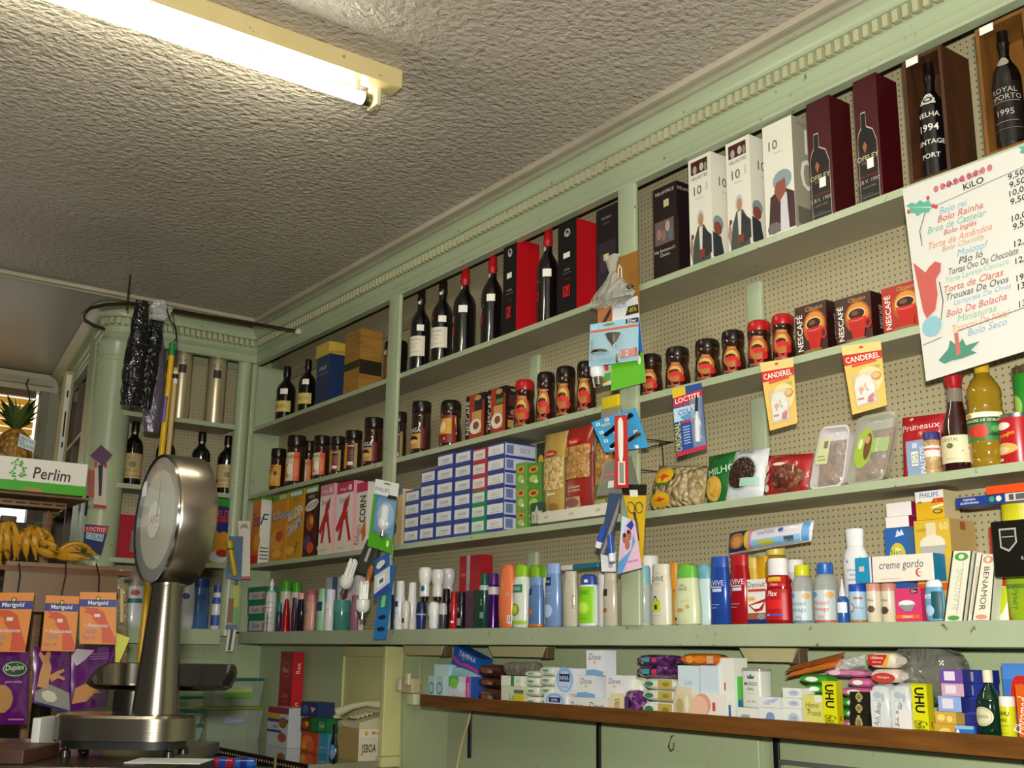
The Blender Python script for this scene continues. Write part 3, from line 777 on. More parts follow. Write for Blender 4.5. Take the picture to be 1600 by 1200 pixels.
carton('gift_box', 932, 965, 323, 'S3', YF + .02, .09, '#1c1618', 'dark port box with a dim picture print beside the second post', 'box', front=[('r', .08, .15, .92, .62, '#2c2630'), ('r', .2, .3, .5, .5, '#40303c'), ('r', .35, .42, .6, .49, '#d2c490'), ('t', 'KROHN', .5, .88, .03, '#9a9488'), ('t', 'PORTO', .5, .82, .02, '#7a7468')])
def gent(x, y, s, coat, shirt, hair='#b8c4c4', face='#b98566'):
    """an elderly gentleman holding a glass, printed on the box"""
    return [('p', [(x - .40 * s, y - .34 * s), (x - .30 * s, y - .12 * s), (x - .12 * s, y), (x + .14 * s, y), (x + .34 * s, y - .10 * s), (x + .42 * s, y - .34 * s)], coat),
            ('p', [(x - .08 * s, y - .01 * s), (x + .09 * s, y - .01 * s), (x + .12 * s, y - .30 * s), (x - .04 * s, y - .30 * s)], shirt),
            ('e', x, y + .07 * s, .15 * s, .075 * s, hair), ('e', x + .01 * s, y + .05 * s, .11 * s, .062 * s, face), ('r', x - .04 * s, y + .025 * s, x + .05 * s, y + .03 * s, '#8a5040')]
carton('gift_box', 1021, 1058, 290, 'S3', YF + .012, .085, '#1d1013', 'dark brown port box with a small group picture, first in the third bay', 'box',
       front=[('t', 'DELAFORCE', .5, .93, .035, '#d8cfc0'), ('r', .46, .76, .68, .84, '#c8b890'), ('r', .08, .36, .88, .62, '#6a5650'), ('e', .25, .48, .1, .06, '#9a7a70'), ('e', .62, .54, .1, .06, '#b09a90'), ('e', .45, .45, .1, .06, '#8a6a68'), ('e', .75, .44, .08, .06, '#5a6a78'), ('t', 'His Eminence’s', .5, .29, .035, '#d8cfc0'), ('t', 'Choice', .5, .24, .035, '#d8cfc0')],
       side=[('t', 'DELAFORCE', .5, .93, .035, '#b8afa0'), ('r', 0, 0, .05, .6, '#3a2a24')])
vf = [('r', .12, .84, .86, .965, '#451418'), ('e', .3, .88, .09, .04, '#a8a49a'), ('e', .6, .89, .09, .04, '#c0b8a8'), ('e', .78, .88, .07, .04, '#8a847a'), ('t', 'VELHOTES', .5, .80, .03, '#3c3832'), ('t', '10', .42, .68, .085, '#4a463e'), ('t', 'ANOS', .82, .69, .02, '#8a8474', 90), ('t', 'Tawny Port', .5, .60, .018, '#8a8474')]
vf = vf + [('p', [(.02, .14), (.14, .02), (.30, .02), (.10, .30)], '#a38478')] + gent(.52, .34, 1.0, '#3d4a44', '#d8d4c8') + [('p', [(.60, .32), (.98, .22), (.98, .06), (.55, .02)], '#22262a'), ('r', .42, .04, .68, .12, '#7a3424'), ('e', .16, .26, .05, .025, '#5a1c18')]
vs_ = [('t', '10', .5, .74, .085, '#4a463e'), ('t', 'Tawny', .55, .64, .02, '#8a8474'), ('e', .25, .34, .22, .07, '#8496a0'), ('e', .22, .29, .18, .06, '#8c4a3a'), ('p', [(0, .25), (.35, .22), (.5, .02), (0, .02)], '#32383c')]
carton('gift_box', 1077, 1112, 244, 'S3', YF + .006, .095, '#e6e2d2', 'white ten year port box with printed gentlemen, leftmost of three', 'box', front=vf, side=vs_, topcol='#cfcab8')
carton('gift_box', 1136, 1173, 218, 'S3', YF + .006, .095, '#e6e2d2', 'white ten year port box with printed gentlemen, middle of three', 'box', front=vf, side=vs_, topcol='#cfcab8')
v3 = [('t', '10', .35, .80, .085, '#4a463e'), ('t', 'Tawny Port', .5, .72, .018, '#8a8474'), ('p', [(.1, .02), (.2, .34), (.6, .40), (1, .32), (1, .02)], '#3a1a1e'), ('p', [(.55, .34), (.75, .34), (.8, .02), (.5, .02)], '#d0ccd0'), ('e', .62, .46, .32, .09, '#8a9da2'), ('p', [(.34, .38), (.42, .45), (.72, .47), (.74, .35), (.5, .27)], '#93503c'), ('e', .3, .06, .22, .05, '#6a6460')]
carton('gift_box', 1194, 1240, 190, 'S3', YF + .006, .10, '#e6e2d2', 'white port box with blue haired gentleman and large ten on its side', 'box', front=v3, side=[('t', 'VELHOTES', .5, .95, .03, '#6a6458'), ('t', '1', .55, .80, .22, '#efece0'), ('t', '0', .55, .50, .28, '#efece0'), ('r', .1, .05, .9, .2, '#6c685a')], sidecol='#a09a84', topcol='#cfcab8')
BUR = '#42060e'
def offley(pl, pr, pt, label):
    f = [('p', [(.06, .0), (.06, .50), (.12, .56), (.24, .60), (.26, .72), (.46, .72), (.47, .60), (.74, .56), (.88, .46), (.88, .0)], '#c8b8a8'), ('p', [(.075, .0), (.075, .495), (.13, .55), (.25, .59), (.27, .71), (.45, .71), (.46, .59), (.73, .55), (.865, .455), (.865, .0)], '#15100f'),
         ('p', [(.26, .44), (.36, .48), (.46, .44), (.36, .38)], '#a05c34'), ('t', 'OFFLEY', .46, .345, .04, '#d8cc98'), ('t', 'PORTO', .46, .305, .022, '#8a8474'), ('r', .42, .25, .70, .33, WHITE), ('t', 'Late Bottled', .47, .20, .022, '#8c2018'), ('t', 'L.B.V. 1997', .47, .155, .03, '#b8b0a0'), ('t', 'bottled 2002', .47, .11, .016, '#8a8474'), ('r', .12, .03, .82, .034, '#8a8474'), ('r', .12, .05, .6, .053, '#6a6458')]
    carton('gift_box', pl, pr, pt, 'S3', YF + .006, .085, BUR, label, 'box', front=f, topcol='#2a0408')
offley(1264, 1300, 156, 'burgundy port box printed with a black bottle, left of two')
offley(1338, 1374, 121, 'burgundy port box printed with a black bottle, right of two')
WDD = wood_mat('dark_wine_crate', '#38200e', '#523016', (2, 2, 0.6), 0.5)
WDL = wood_mat('light_wine_crate', '#624014', '#805420', (2, 2, 0.6), 0.5)
def crate(pl, pr, pt, wood, label, blab, bands, bc, bw, bpt):
    Y = YF + .008; zm = 1.25; x0, x1 = xat(pl, Y, zm), xat(pr, Y, zm); z1 = zat(pt, (x0 + x1) / 2, Y); h = z1 - S3; w = x1 - x0
    b = MB(); d = .115
    b.box(-w / 2, w / 2, d - .01, d, 0, h, wood); b.box(-w / 2, -w / 2 + .009, 0, d - .01, 0, h, wood); b.box(w / 2 - .009, w / 2, 0, d - .01, 0, h, wood)
    b.box(-w / 2 + .009, w / 2 - .009, 0, d - .01, h - .009, h, wood); b.box(-w / 2 + .009, w / 2 - .009, 0, d - .01, 0, .009, wood)
    b.box(-w / 2 + .012, -w / 2 + .045, -.0015, 0, h - .02, h - .001, M(WHITE))
    single('wine_crate', b, ((x0 + x1) / 2, Y, S3 + .0008), label, 'crate')
    TOP['cr'] = S3 + .0105
    bottle('wine_bottle', 'port', bc, bw, bpt, 0, DG, M('#120c0a', .3), blab, 'bottle', bands, on='cr', Y=Y + .012, capname='capsule', face=14)
crate(1416, 1478, 84, WDD, 'dark stained open wooden wine crate with a stencilled bottle inside', 'black port bottle with white stencil print in the dark crate',
      [(.08, .62, None, [('t', 'VELHA', .5, .80, .075, '#d8d4cc', 0, None, 0, .01), ('t', '1994', .5, .60, .11, '#e0dcd4', 0, None, 0, .012), ('t', 'VINTAGE', .5, .38, .075, '#d8d4cc', 0, None, 0, .01), ('t', 'PORT', .5, .17, .075, '#d8d4cc', 0, None, 0, .01)], 150, 'stencil_print'),
       (.60, .74, None, [('e', .5, .28, .25, .28, '#cfcbc4'), ('e', .5, .30, .17, .18, '#2a2624'), ('e', .5, .3, .1, .1, '#bdb9b0'), ('r', .25, .02, .75, .12, '#cfcbc4'), ('p', [(.3, .5), (.7, .5), (.6, .72), (.4, .72)], '#cfcbc4')], 150, 'crest')], 1457, 40, 97)
crate(1532, 1612, 30, WDL, 'lighter wooden wine crate at the right edge holding a labelled bottle', 'black vintage bottle inside the lighter wooden crate',
      [(.06, .52, '#1a1412', [('t', 'ROYAL', .5, .86, .09, '#a8a094'), ('t', 'OPORTO', .5, .74, .09, '#a8a094'), ('r', .1, .66, .9, .67, '#8a8278'), ('t', '1995', .5, .48, .1, '#b8b0a4'), ('r', .2, .32, .8, .33, '#8a8278'), ('r', .1, .2, .9, .205, '#8a8278')], 150), (.66, .74, None, [('e', .5, .5, .2, .5, '#a8a094')], 200, 'neck_seal')], 1574, 44, 44)

# ================================================================== SECOND SHELF (coffee)
def coffee(sh, pc, w, pt, art, label, lid='#1a0f0c', z='S2', v=(.06, .56), span=130, bc=None, face=24, Y=None, group=None, body=None):
    return bottle('coffee_jar', sh, pc, w, pt, z, body or COF, M(lid, .3), label, 'jar', (v[0], v[1], bc, art, span), face=face, Y=Y, capname='lid', group=group)
brasa = [('p', [(0, .62), (.5, .74), (1, .62), (1, 1), (0, 1)], '#5c0f14'), ('r', 0, 0, 1, .66, '#b98a48'), ('r', .75, 0, 1, .9, '#5c1014'), ('t', 'BRASA', .40, .82, .20, '#e6dcd0', 0, .7), ('e', .38, .42, .25, .14, '#2a1408'), ('e', .38, .30, .3, .1, '#d2a860')]
whitej = [('r', 0, 0, 1, 1, '#d0c6a6'), ('t', 'cevada', .4, .86, .14, '#2c1c10', 0, .7), ('e', .35, .35, .26, .25, '#c88a3a'), ('e', .55, .4, .16, .2, '#e6dfc8'), ('r', .72, 0, 1, 1, '#c8481c'), ('r', .76, .15, .96, .75, '#d87040')]
yel = [('r', 0, 0, 1, 1, '#c8902c'), ('r', .0, .72, .55, .95, '#9c1c1c'), ('t', 'Tofina', .3, .83, .12, '#ecd8b0', 0, .5), ('e', .4, .35, .25, .22, '#dcb25c'), ('e', .7, .6, .1, .1, '#3a4a1c')]
bar = [('r', 0, 0, .45, 1, '#c0922c'), ('r', .45, 0, .85, 1, '#5c141c'), ('r', .5, .1, .8, .24, '#d8d0c0'), ('r', .5, .86, .82, .9, '#d8c0b8'), ('r', .85, 0, 1, 1, '#a09050')] + [('r', .52, .35 + .08 * i, .78, .37 + .08 * i, '#a07868') for i in range(5)]
coffee('tall_jar', 434, 24, 702, yel, 'small chicory jar with yellow label, first from the corner', v=(.10, .60))
coffee('tall_jar', 462, 30, 682, whitej, 'tall cereal drink jar with white and orange label, second from the corner', v=(.10, .66))
coffee('tall_jar', 482, 20, 690, whitej, 'narrow jar half hidden between two orange label jars', v=(.10, .6), Y=YF + .10, group=None)
coffee('tall_jar', 502, 26, 682, whitej, 'cereal drink jar with white and orange label, right of the half hidden one', v=(.10, .60))
coffee('tall_jar', 527, 23, 683, bar, 'small jar turned to show its maroon barcode label', v=(.10, .64))
coffee('tall_jar', 552, 27, 674, bar, 'larger jar turned to show its maroon barcode label', v=(.08, .68))
coffee('tall_jar', 583, 30, 654, brasa, 'large coffee jar with gold cup label left of the first post', v=(.10, .52))
coffee('tall_jar', 623, 24, 645, bar, 'dark jar half hidden behind the first post', v=(.05, .6), Y=YF + .04)
coffee('tall_jar', 658, 31, 629, brasa, 'coffee jar with gold cup label just right of the first post', v=(.10, .52))
coffee('jar', 704, 35, 627, [('r', 0, .05, 1, 1, '#7c2410'), ('p', [(0, .30), (.5, .16), (1, .36), (1, 1), (0, 1)], '#b5812a'), ('r', .2, .35, .8, .9, '#c8973c'), ('e', .4, .6, .15, .2, '#e0c890'), ('p', [(0, .28), (.5, .14), (1, .34), (1, .42), (.5, .22), (0, .36)], '#d8d2c4')], 'bulbous jar with golden label, second in the middle bay', v=(.05, .66))
def capbox(pl, pr, pt, green, label):
    carton('coffee_box', pl, pr, pt, 'S2', YF + .008, .09, '#1c1210', label, 'box', sidecol='#2a1614',
       front=[('r', 0, 0, .2, 1, '#141010'), ('t', 'NESCAFÉ', .1, .5, .17, '#e8e2d8', 90, .85), ('p', [(.2, 0), (1, 0), (1, .8), (.6, 1), (.2, 1)], '#a4371a'), ('p', [(.35, .1), (.85, .1), (.85, .6), (.35, .6)], '#c89858'), ('r', .48, .62, .9, .88, '#20281a'), ('r', .5, .64, .88, .74, green), ('e', .55, .26, .32, .17, '#e6ded0'), ('e', .58, .28, .16, .09, '#8a4a28'), ('e', .66, .90, .18, .06, '#b09060')],
       side=[('t', 'NESCAFÉ', .5, .92, .06, '#d8d0c4'), ('r', .15, .55, .7, .8, '#4a2a28'), ('e', .4, .42, .2, .07, '#a06058'), ('r', .1, .08, .7, .25, '#b08850'), ('r', .1, .3, .8, .34, '#8a4a40')])
capbox(728, 757, 616, '#2a2a2a', 'cappuccino coffee box, left of the two with a white cup')
capbox(762, 790, 606, '#5c7c2c', 'cappuccino coffee box with green patch, right of the two with a white cup')
nes = [('r', 0, .0, .16, .8, '#1a0e0c'), ('t', 'NESCAFÉ', .08, .42, .13, '#e2dccf', 90, .75), ('e', .56, .58, .32, .40, '#a8682a'), ('e', .56, .62, .22, .22, '#d8a858'), ('e', .52, .60, .20, .10, '#3a160c'), ('p', [(.34, .50), (.80, .50), (.72, .08), (.44, .08)], '#bc1a14'), ('e', .57, .50, .23, .10, '#c8241c'), ('e', .80, .32, .10, .13, '#bc1a14'), ('e', .5, .04, .3, .04, '#8a5a28'), ('t', 'Clássico', .56, .95, .08, '#d8b070')]
nesr = [('e', .5, .60, .46, .40, '#a81c16')] + nes
G1 = 'black lidded instant coffee jars of the middle bay'
coffee('jar', 820, 33, 595, nesr, 'red lidded instant coffee jar, the only one in the middle bay', '#b0161a', v=(.03, .66))
for i, (pc, w, pt, s) in enumerate(((853, 31, 583, 'first right of the red lidded jar'), (884, 33, 574, 'second right of the red lidded jar'), (916, 31, 566, 'beside the hanging bulb packs'))):
    coffee('jar', pc, w, pt, nes, 'black lidded instant coffee jar in the middle bay, ' + s, v=(.03, .66), group=G1)
for i, (pc, w, pt, s) in enumerate(((1018, 35, 555, 'nearest the second post'), (1059, 39, 544, 'second from the second post'), (1106, 41, 532, 'third from the second post'), (1146, 38, 518, 'just left of the red lidded pair'))):
    coffee('jar', pc, w, pt, nes, 'black lidded instant coffee jar in the right bay, ' + s, v=(.03, .62), group='black lidded instant coffee jars of the right bay')
coffee('jar', 1187, 39, 503, nesr, 'red lidded instant coffee jar, left one of the pair', '#b0161a', v=(.03, .66))
coffee('jar', 1224, 37, 493, nesr, 'red lidded instant coffee jar touching the brown coffee boxes', '#b0161a', v=(.03, .66))
def nbox(pl, pr, pt, col, col2, label):
    carton('coffee_box', pl, pr, pt, 'S2', YF + .008, .07, col, label, 'box', sidecol=col2,
       front=[('t', 'NESCAFÉ', .13, .45, .17, '#ece6dc', 90, .86, 0, .012), ('t', 'Clássico', .62, .90, .09, '#c8a060', 0, .6, .25), ('e', .62, .52, .36, .34, '#a8541c'), ('e', .62, .56, .30, .26, '#d88c30'), ('e', .60, .58, .25, .14, '#e6c088'), ('e', .60, .58, .22, .11, '#2a120c'), ('e', .56, .60, .10, .05, '#7a4a30'), ('p', [(.36, .50), (.86, .50), (.78, .06), (.48, .06)], '#bc1a12'), ('p', [(.36, .50), (.44, .44), (.6, .42), (.78, .44), (.86, .50), (.8, .47), (.6, .45), (.42, .47)], '#e0604a'), ('e', .90, .34, .10, .12, '#bc1a12'), ('e', .90, .34, .05, .07, col), ('e', .55, .04, .3, .03, '#8a6a30')],
       side=[('t', 'NESCAFÉ', .5, .5, .14, '#c8c0b4', 90, .5)])
nbox(1243, 1292, 475, '#3c1610', '#2a0e0c', 'brown instant coffee box with red cup, left of the brown pair')
nbox(1306, 1362, 462, '#3c1610', '#2a0e0c', 'brown instant coffee box with red cup, right of the brown pair')
nbox(1379, 1440, 444, '#a62014', '#7a160e', 'red instant coffee box with red cup partly behind the price poster')
# ================================================================== THIRD SHELF: cereals
def cer(pl, pr, pt, col, label, front, side=None, sidecol=None, Y=None, d=.055):
    return carton('cereal_box', pl, pr, pt, 'S1', Y or YF + .006, d, col, label, 'box', front=front, side=side, sidecol=sidecol)
grn = ('r', 0, .90, 1, 1, '#5f9a22')
cer(393, 406, 771, '#d8762c', 'orange cereal box with a green top, first from the corner', [grn, ('t', 'Fitness', .6, .62, .2, '#3a3c78', 0, .9, .3), ('e', .75, .30, .4, .12, '#e69a3c'), ('r', .0, 0, 1, .12, '#c8341c')],
    [grn, ('r', .0, .02, 1, .82, '#e0dccf'), ('t', 'F', .4, .62, .16, '#3a3c78', 0, None, .3)] + [('r', .1, .06 + .05 * i, .9, .075 + .05 * i, '#4a4a4a') for i in range(4)], '#dcd6c6')
cer(424, 447, 772, '#d8881e', 'orange cereal box of breakfast pieces with blue cursive name', [grn, ('r', .45, .91, .95, .98, '#c8c490'), ('t', 'Clusters', .75, .68, .16, '#ece8e0', 0, 1.4, .15, .03), ('t', 'Clusters', .75, .68, .155, '#2e3c80', 0, 1.4, .15), ('e', .45, .30, .42, .16, '#e0a03c'), ('e', .6, .36, .25, .08, '#b8501c'), ('e', .5, .10, .3, .06, '#e8b450')], None, '#c87c1c')
cer(449, 472, 765, '#c8901c', 'golden cereal box with white swirling letters beside the brown one', [grn, ('r', .1, .91, .9, .97, '#d8dce0'), ('t', 'NESTLÉ', .5, .85, .04, '#3a2a60'), ('t', 'GOLDEN', .5, .66, .15, '#e8e4dc', 12, 1.0, 0, .03), ('t', 'GRAHAMS', .5, .46, .16, '#2c4a80', 18, 1.05, 0, .035), ('t', 'GRAHAMS', .5, .46, .16, '#ece8e0', 18, 1.0, 0, .01), ('t', '?', .7, .16, .16, '#2a1a10', -15), ('e', .3, .12, .3, .06, '#e0b040')], None, '#b8801c')
cer(475, 496, 759, '#46140f', 'dark brown chocolate cereal box beside the pink ones', [grn, ('r', .1, .91, .9, .97, '#d8dce0'), ('t', 'NESTLÉ', .5, .85, .05, '#e8e0d8'), ('e', .55, .72, .5, .07, '#e8e0d8', 16, .2), ('t', 'CHOCAPIC', .6, .72, .07, '#3a1410', 10, .95), ('e', .5, .48, .3, .12, '#a8501c'), ('e', .6, .5, .14, .06, '#d89a50'), ('e', .35, .20, .3, .1, '#5a3a6a'), ('e', .6, .12, .25, .08, '#c8502c')], None, '#2e0d0a')
K = [('p', [(.02, .34), (.16, .28), (.74, .66), (.80, .82), (.66, .76)], '#c01818'), ('p', [(.18, .14), (.34, .12), (.60, .64), (.64, .78), (.46, .70)], '#c01818'), ('p', [(.40, .44), (.60, .46), (.84, .14), (.98, .16), (.76, .44), (.70, .60), (.56, .54)], '#c01818')]
def spk(pl, pr, pt, label, pink, **k):
    return cer(pl, pr, pt, '#e8dedc', label, [('r', 0, .84, 1, 1, pink), ('t', 'Kellogg’s', .40, .90, .06, '#f0dcdc', 0, .6, .3), ('r', .7, .87, .88, .95, '#ecd8d8'), ('t', 'Special', .45, .74, .09, '#5a5c90', 0, .95, .1)] + K + [('e', .45, .10, .5, .07, '#e8d8c0'), ('t', 'BOCADO', .4, .06, .03, '#8a7a7a')], None, '#d89ca0', **k)
spk(499, 520, 757, 'pink topped cereal box with large red letter, left of two', '#cf8a90')
spk(525, 551, 753, 'crimson topped cereal box with large red letter, right of two', '#c0285a', d=.045)
cer(556, 573, 754, '#e2dcd0', 'white corn flakes box standing sideways with vertical black letters', [('r', 0, .86, 1, 1, '#c0285a'), ('t', 'CORN', .62, .60, .55, '#1c1a18', 90, .4, 0, .02), ('t', 'Kellogg’s', .30, .22, .25, '#b83038', 78, .3), ('p', [(.6, .30), (.9, .45), (1, .2), (.7, .1)], '#c8701c')], None, '#d8d2c6', d=.05)
cer(602, 628, 766, '#dcbf90', 'pale orange cereal box with a green shape, behind the hanging lamp pack', [('r', .6, .9, 1, 1, '#5a90b0'), ('e', .5, .62, .25, .2, '#e09038'), ('e', .5, .32, .22, .14, '#2a6a24'), ('e', .2, .1, .4, .1, '#24682c'), ('e', .4, .2, .08, .04, '#b02030')], None, Y=YF + .04, d=.05)

# ---- stack of small blue medicine-like cartons
cols = [(632, 655, [768, 789, 809, 829], 'ffff'), (656, 679, [737, 762, 785, 808, 828], 'fffff'), (681, 707, [711, 734, 757, 780, 802, 824], 'ffffff'), (709, 735, [706, 728, 750, 774, 797, 819], 'ffffff'),
        (737, 758, [703, 725, 747, 769, 792, 812], 'rrrggg'), (760, 788, [694, 717, 741, 765, 789, 812], 'ffffff')]
CC = {'f': '#2b3f8c', 'r': '#b8323a', 'g': '#1f8a50'}; CN = {'f': 'blue', 'r': 'red', 'g': 'green'}
ORD = ('first', 'second', 'third', 'fourth', 'fifth', 'sixth')
random.seed(3)
for ci, (pl, pr, tops, kinds) in enumerate(cols):
    n = len(tops); Y = YF + .006
    xl, xr = xat(pl, Y, S1 + .1), xat(pr, Y, S1 + .1)
    ztop = zat(tops[0] - (2 if ci < 5 else 1), (xl + xr) / 2, Y); hh = (ztop - S1) / n; w = (xr - xl) - .0015
    for j in range(n):
        k = kinds[j]; row = n - 1 - j; c = CC[k]; b = MB(); d = .13
        b.box(-w / 2, w / 2, 0, d, 0, hh - .0008, M(c, .35), side=M('#b8bccc' if ci == 5 else c, .4))
        S = Surf(b, flat((-w / 2, 0, 0), (w, 0, 0), (0, 0, hh)), w, hh)
        S.art([('r', .05, .20, .94, .86, '#dfe0de'), ('t', ('S E L’ S' if ci == 5 else 'CELIBAR'), .5, .53, .2, {'f': '#5a6078', 'r': '#b85a60', 'g': '#4a8a68'}[k], 0, .6), ('r', .2, .30, .8, .33, '#8a90a0')])
        if ci == 5 and k == 'f':
            Surf(b, flat((w / 2, 0, 0), (0, d, 0), (0, 0, hh)), d, hh).art([('r', .02, .15, .98, .85, '#c9cbd6'), ('r', .05, .2, .28, .8, '#6a78a8'), ('r', 0, .9, 1, 1, '#2b3f8c'), ('r', 0, 0, 1, .08, '#2b3f8c'), ('t', 'SEL’S', .65, .5, .3, '#7a82a0')])
        rz = random.uniform(-.015, .015)
        single('small_carton', b, ((xl + xr) / 2, Y, S1 + .0008 + row * hh), '%s edged small carton in the %s stack from the left, %s' % (CN[k], ORD[ci], 'lowest of its stack' if row == 0 else ('topmost of its stack' if j == 0 else ORD[row] + ' from the shelf')), 'box', 0, 'small edged cartons stacked on the third shelf')

# ---- green tea packets, mints, snack bags on a white rail
TG = '#4f8a2e'
z = S1
for r_, (pt, n) in enumerate(((802, 2), (766, 2), (731, 2))):
    for c_ in range(2):
        x0, x1 = ((806, 822), (823, 845))[c_]
        col = ('#6f9a48', TG)[c_]
        carton('tea_box', x0, x1, pt - r_ * 2 - 4, 'S1', YF + .010 + .004 * c_ + (.006 if r_ == 2 else 0), .075, col, '%s green tea box in the %s stack beside the small blue cartons, %s' % ('pale' if c_ == 0 else 'bright', 'left' if c_ == 0 else 'right', ('lowest', 'middle one', 'topmost')[r_]), 'box',
               front=[('e', .5, .72, .34, .14, '#c8a830'), ('e', .5, .72, .22, .08, '#b02020'), ('e', .5, .34, .3, .16, '#a8c060'), ('e', .7, .2, .15, .08, '#d8dcb0')], side=[('e', .5, .7, .25, .12, '#c8a830')], on=('tea%d%d' % (c_, r_ - 1) if r_ else None), top='tea%d%d' % (c_, r_), group='green tea boxes')
carton('mint_box', 829, 849, 785, 'S1', YF + .002, .006, '#1c4a34', 'small dark green sachet card with a pale building outline', 'card', front=[('r', .1, .12, .9, .62, '#b8bcac'), ('p', [(.35, .62), (.5, .9), (.65, .62)], '#b8bcac'), ('r', .2, .2, .3, .5, '#8a9088'), ('r', .5, .2, .6, .5, '#8a9088')], rough=.3)
t = thing('snack_rack', (xat(895, YF, S1), YF, S1 + .0008), 'white price rail with black wire holders carrying the nut bags', 'rack')
xa = xat(843, YF, S1) - xat(895, YF, S1); xb2 = xat(952, YF, S1) - xat(895, YF, S1)
b = MB(); b.rbox(xa, xb2, -.008, .012, 0.004, .040, M('#d6d2c0', .35), .003)
S = Surf(b, flat((xa, -.008, .004), (xb2 - xa, 0, 0), (0, 0, .036)), xb2 - xa, .036)
for i in (.13, .50, .88): S.text('4,97', i, .45, .28, '#5a5a3a', 0, .1)
b.rbox(xa, xb2, .012, .11, .004, .010, M('#d6d2c0', .35), .003); b.build('price_rail', t)
for px in (853, 888, 927):
    x = xat(px, YF, S1 + .2) - xat(895, YF, S1)
    b = MB(); b.tube([(x, -.012, .038), (x, -.012, .085), (x, -.012, .20), (x + .008, -.012, .20)], .002, M('#1c1612', .4)); b.build('wire_hook', t)
NUT = speckle('roasted_nuts', ['#a8743a', '#c89a58', '#8a5a2a', '#d8b070'], 120, .4, .8)
NUT2 = speckle('cashews', ['#c8a86a', '#d8c08a', '#a8884a', '#b89858'], 95, .4, .8)
def bag(name, corners, Y, bulge, mat, label, cat, art=None, seed=1, amp=.0015, lean=0.0, tilt=0.0, zfix=None, edge=.5, parts=None, film=False):
    """soft pack: corners in pixels (bl, br, tr, tl); Y at its foot, leaning back by lean metres at the top"""
    P = []
    base = onY(*corners[0], Y); base2 = onY(*corners[1], Y)
    for i, c in enumerate(corners):
        P.append(onY(c[0], c[1], Y + (lean if i > 1 else 0)))
    if zfix is not None:
        zf = zof(zfix) + .001
        for i in (0, 1): P[i].z = zf
    o = (P[0] + P[1]) / 2; o.y = Y
    fn = quadfn([p - o for p in P]); w = (P[1] - P[0]).length; h = (P[3] - P[0]).length
    b = MB(); b.pillow(fn, bulge, mat, amp=amp, seed=seed, edge=edge)
    if art:
        def f2(u, v, off):
            bb = max(0.0, (1 - abs(2 * u - 1) ** 2.5) * (1 - abs(2 * v - 1) ** 3)) ** edge
            return fn(u, v, bb * (bulge + amp * 1.3) + off + .0014)
        S = Surf(b, f2, w, h, curved=True); S.art(art)
    ob = single(name, b, o, label, cat)
    return ob
bag('nut_bag', ((853, 799), (885, 794), (890, 672), (852, 680)), YF + .035, .022, M('#b0924a', .25, coat=.5), 'golden bag of cashew nuts in the wire rack', 'snack bag',
    [('r', .06, .34, .94, .70, NUT2), ('e', .45, .75, .28, .04, '#a83020'), ('t', 'Frutos', .45, .75, .035, '#e8dcc0', 0, .4), ('r', .35, .28, .7, .30, '#e0d8b8'), ('p', [(.1, .04), (.3, .12), (.6, .1), (.4, .02)], '#e0dcc8'), ('e', .6, .14, .2, .05, '#8a6a2c')], 2, zfix=S1 + .012)
bag('nut_bag', ((885, 796), (928, 787), (927, 662), (886, 672)), YF + .035, .022, M('#96251c', .25, coat=.5), 'red bag of roasted peanuts in the wire rack', 'snack bag',
    [('r', .03, .42, .97, .78, NUT), ('e', .45, .83, .24, .04, '#c82828'), ('t', 'Frutos', .45, .83, .035, '#f0e0d0', 0, .4), ('t', 'Cacahuetes', .5, .33, .03, '#e8d8b8'), ('t', 'Caramelizados', .5, .29, .025, '#e8d8b8'), ('r', .05, .10, .7, .22, '#b89a78'), ('e', .4, .16, .25, .05, '#8a5a4a'), ('r', 0, 0, 1, .05, '#5a1220')], 4, zfix=S1 + .012)
bag('nut_bag', ((930, 786), (958, 781), (957, 690), (932, 692)), YF + .045, .018, NUT, 'olive snack bag half hidden behind the hanging blue card', 'snack bag', [('r', 0, 0, 1, .4, '#6a7030'), ('r', .1, .05, .8, .2, '#a8a068')], 6, zfix=S1 + .012)
carton('snack_box', 838, 852, 692, 'S1', YF + .09, .05, '#2c3010', 'dark patterned snack box behind the green tea boxes', 'box', front=[('e', .5, .8, .3, .06, '#c8a020'), ('e', .5, .6, .3, .1, '#a82820')])

# ---- third shelf, right bay
PEA = speckle('unshelled_peanuts', ['#a89468', '#b8a67c', '#94805a', '#c2b088'], 48, .45, 1.0, 0, .02)
bag('peanut_bag', ((1013, 798), (1100, 787), (1106, 727), (1030, 728)), YF + .04, .035, PEA, 'clear bag of unshelled peanuts with yellow labels', 'snack bag',
    [('e', .36, .68, .20, .19, '#d8a81c', 18), ('p', [(.22, .66), (.33, .70), (.36, .84), (.40, .70), (.5, .66), (.40, .62), (.36, .54), (.32, .62)], '#c84420'), ('r', .20, .46, .52, .52, '#4a6a1c'), ('e', .34, .17, .19, .15, '#d8a81c', 18), ('p', [(.22, .16), (.31, .19), (.34, .30), (.37, .19), (.46, .16), (.37, .13), (.34, .06), (.31, .13)], '#c84420')], 8, .004, .03, zfix='S1')
bag('nut_bag', ((1106, 786), (1150, 781), (1158, 703), (1108, 714)), YF + .055, .022, M('#1c6a2c', .25, coat=.5), 'green bag of maize snacks beside the peanuts', 'snack bag', [('t', 'MILHO', .62, .62, .14, '#c8dcc0', 8), ('e', .38, .28, .3, .24, speckle('maize', ['#c89430', '#d8b050', '#a8741c'], 70))], 10, .003, .02, zfix='S1')
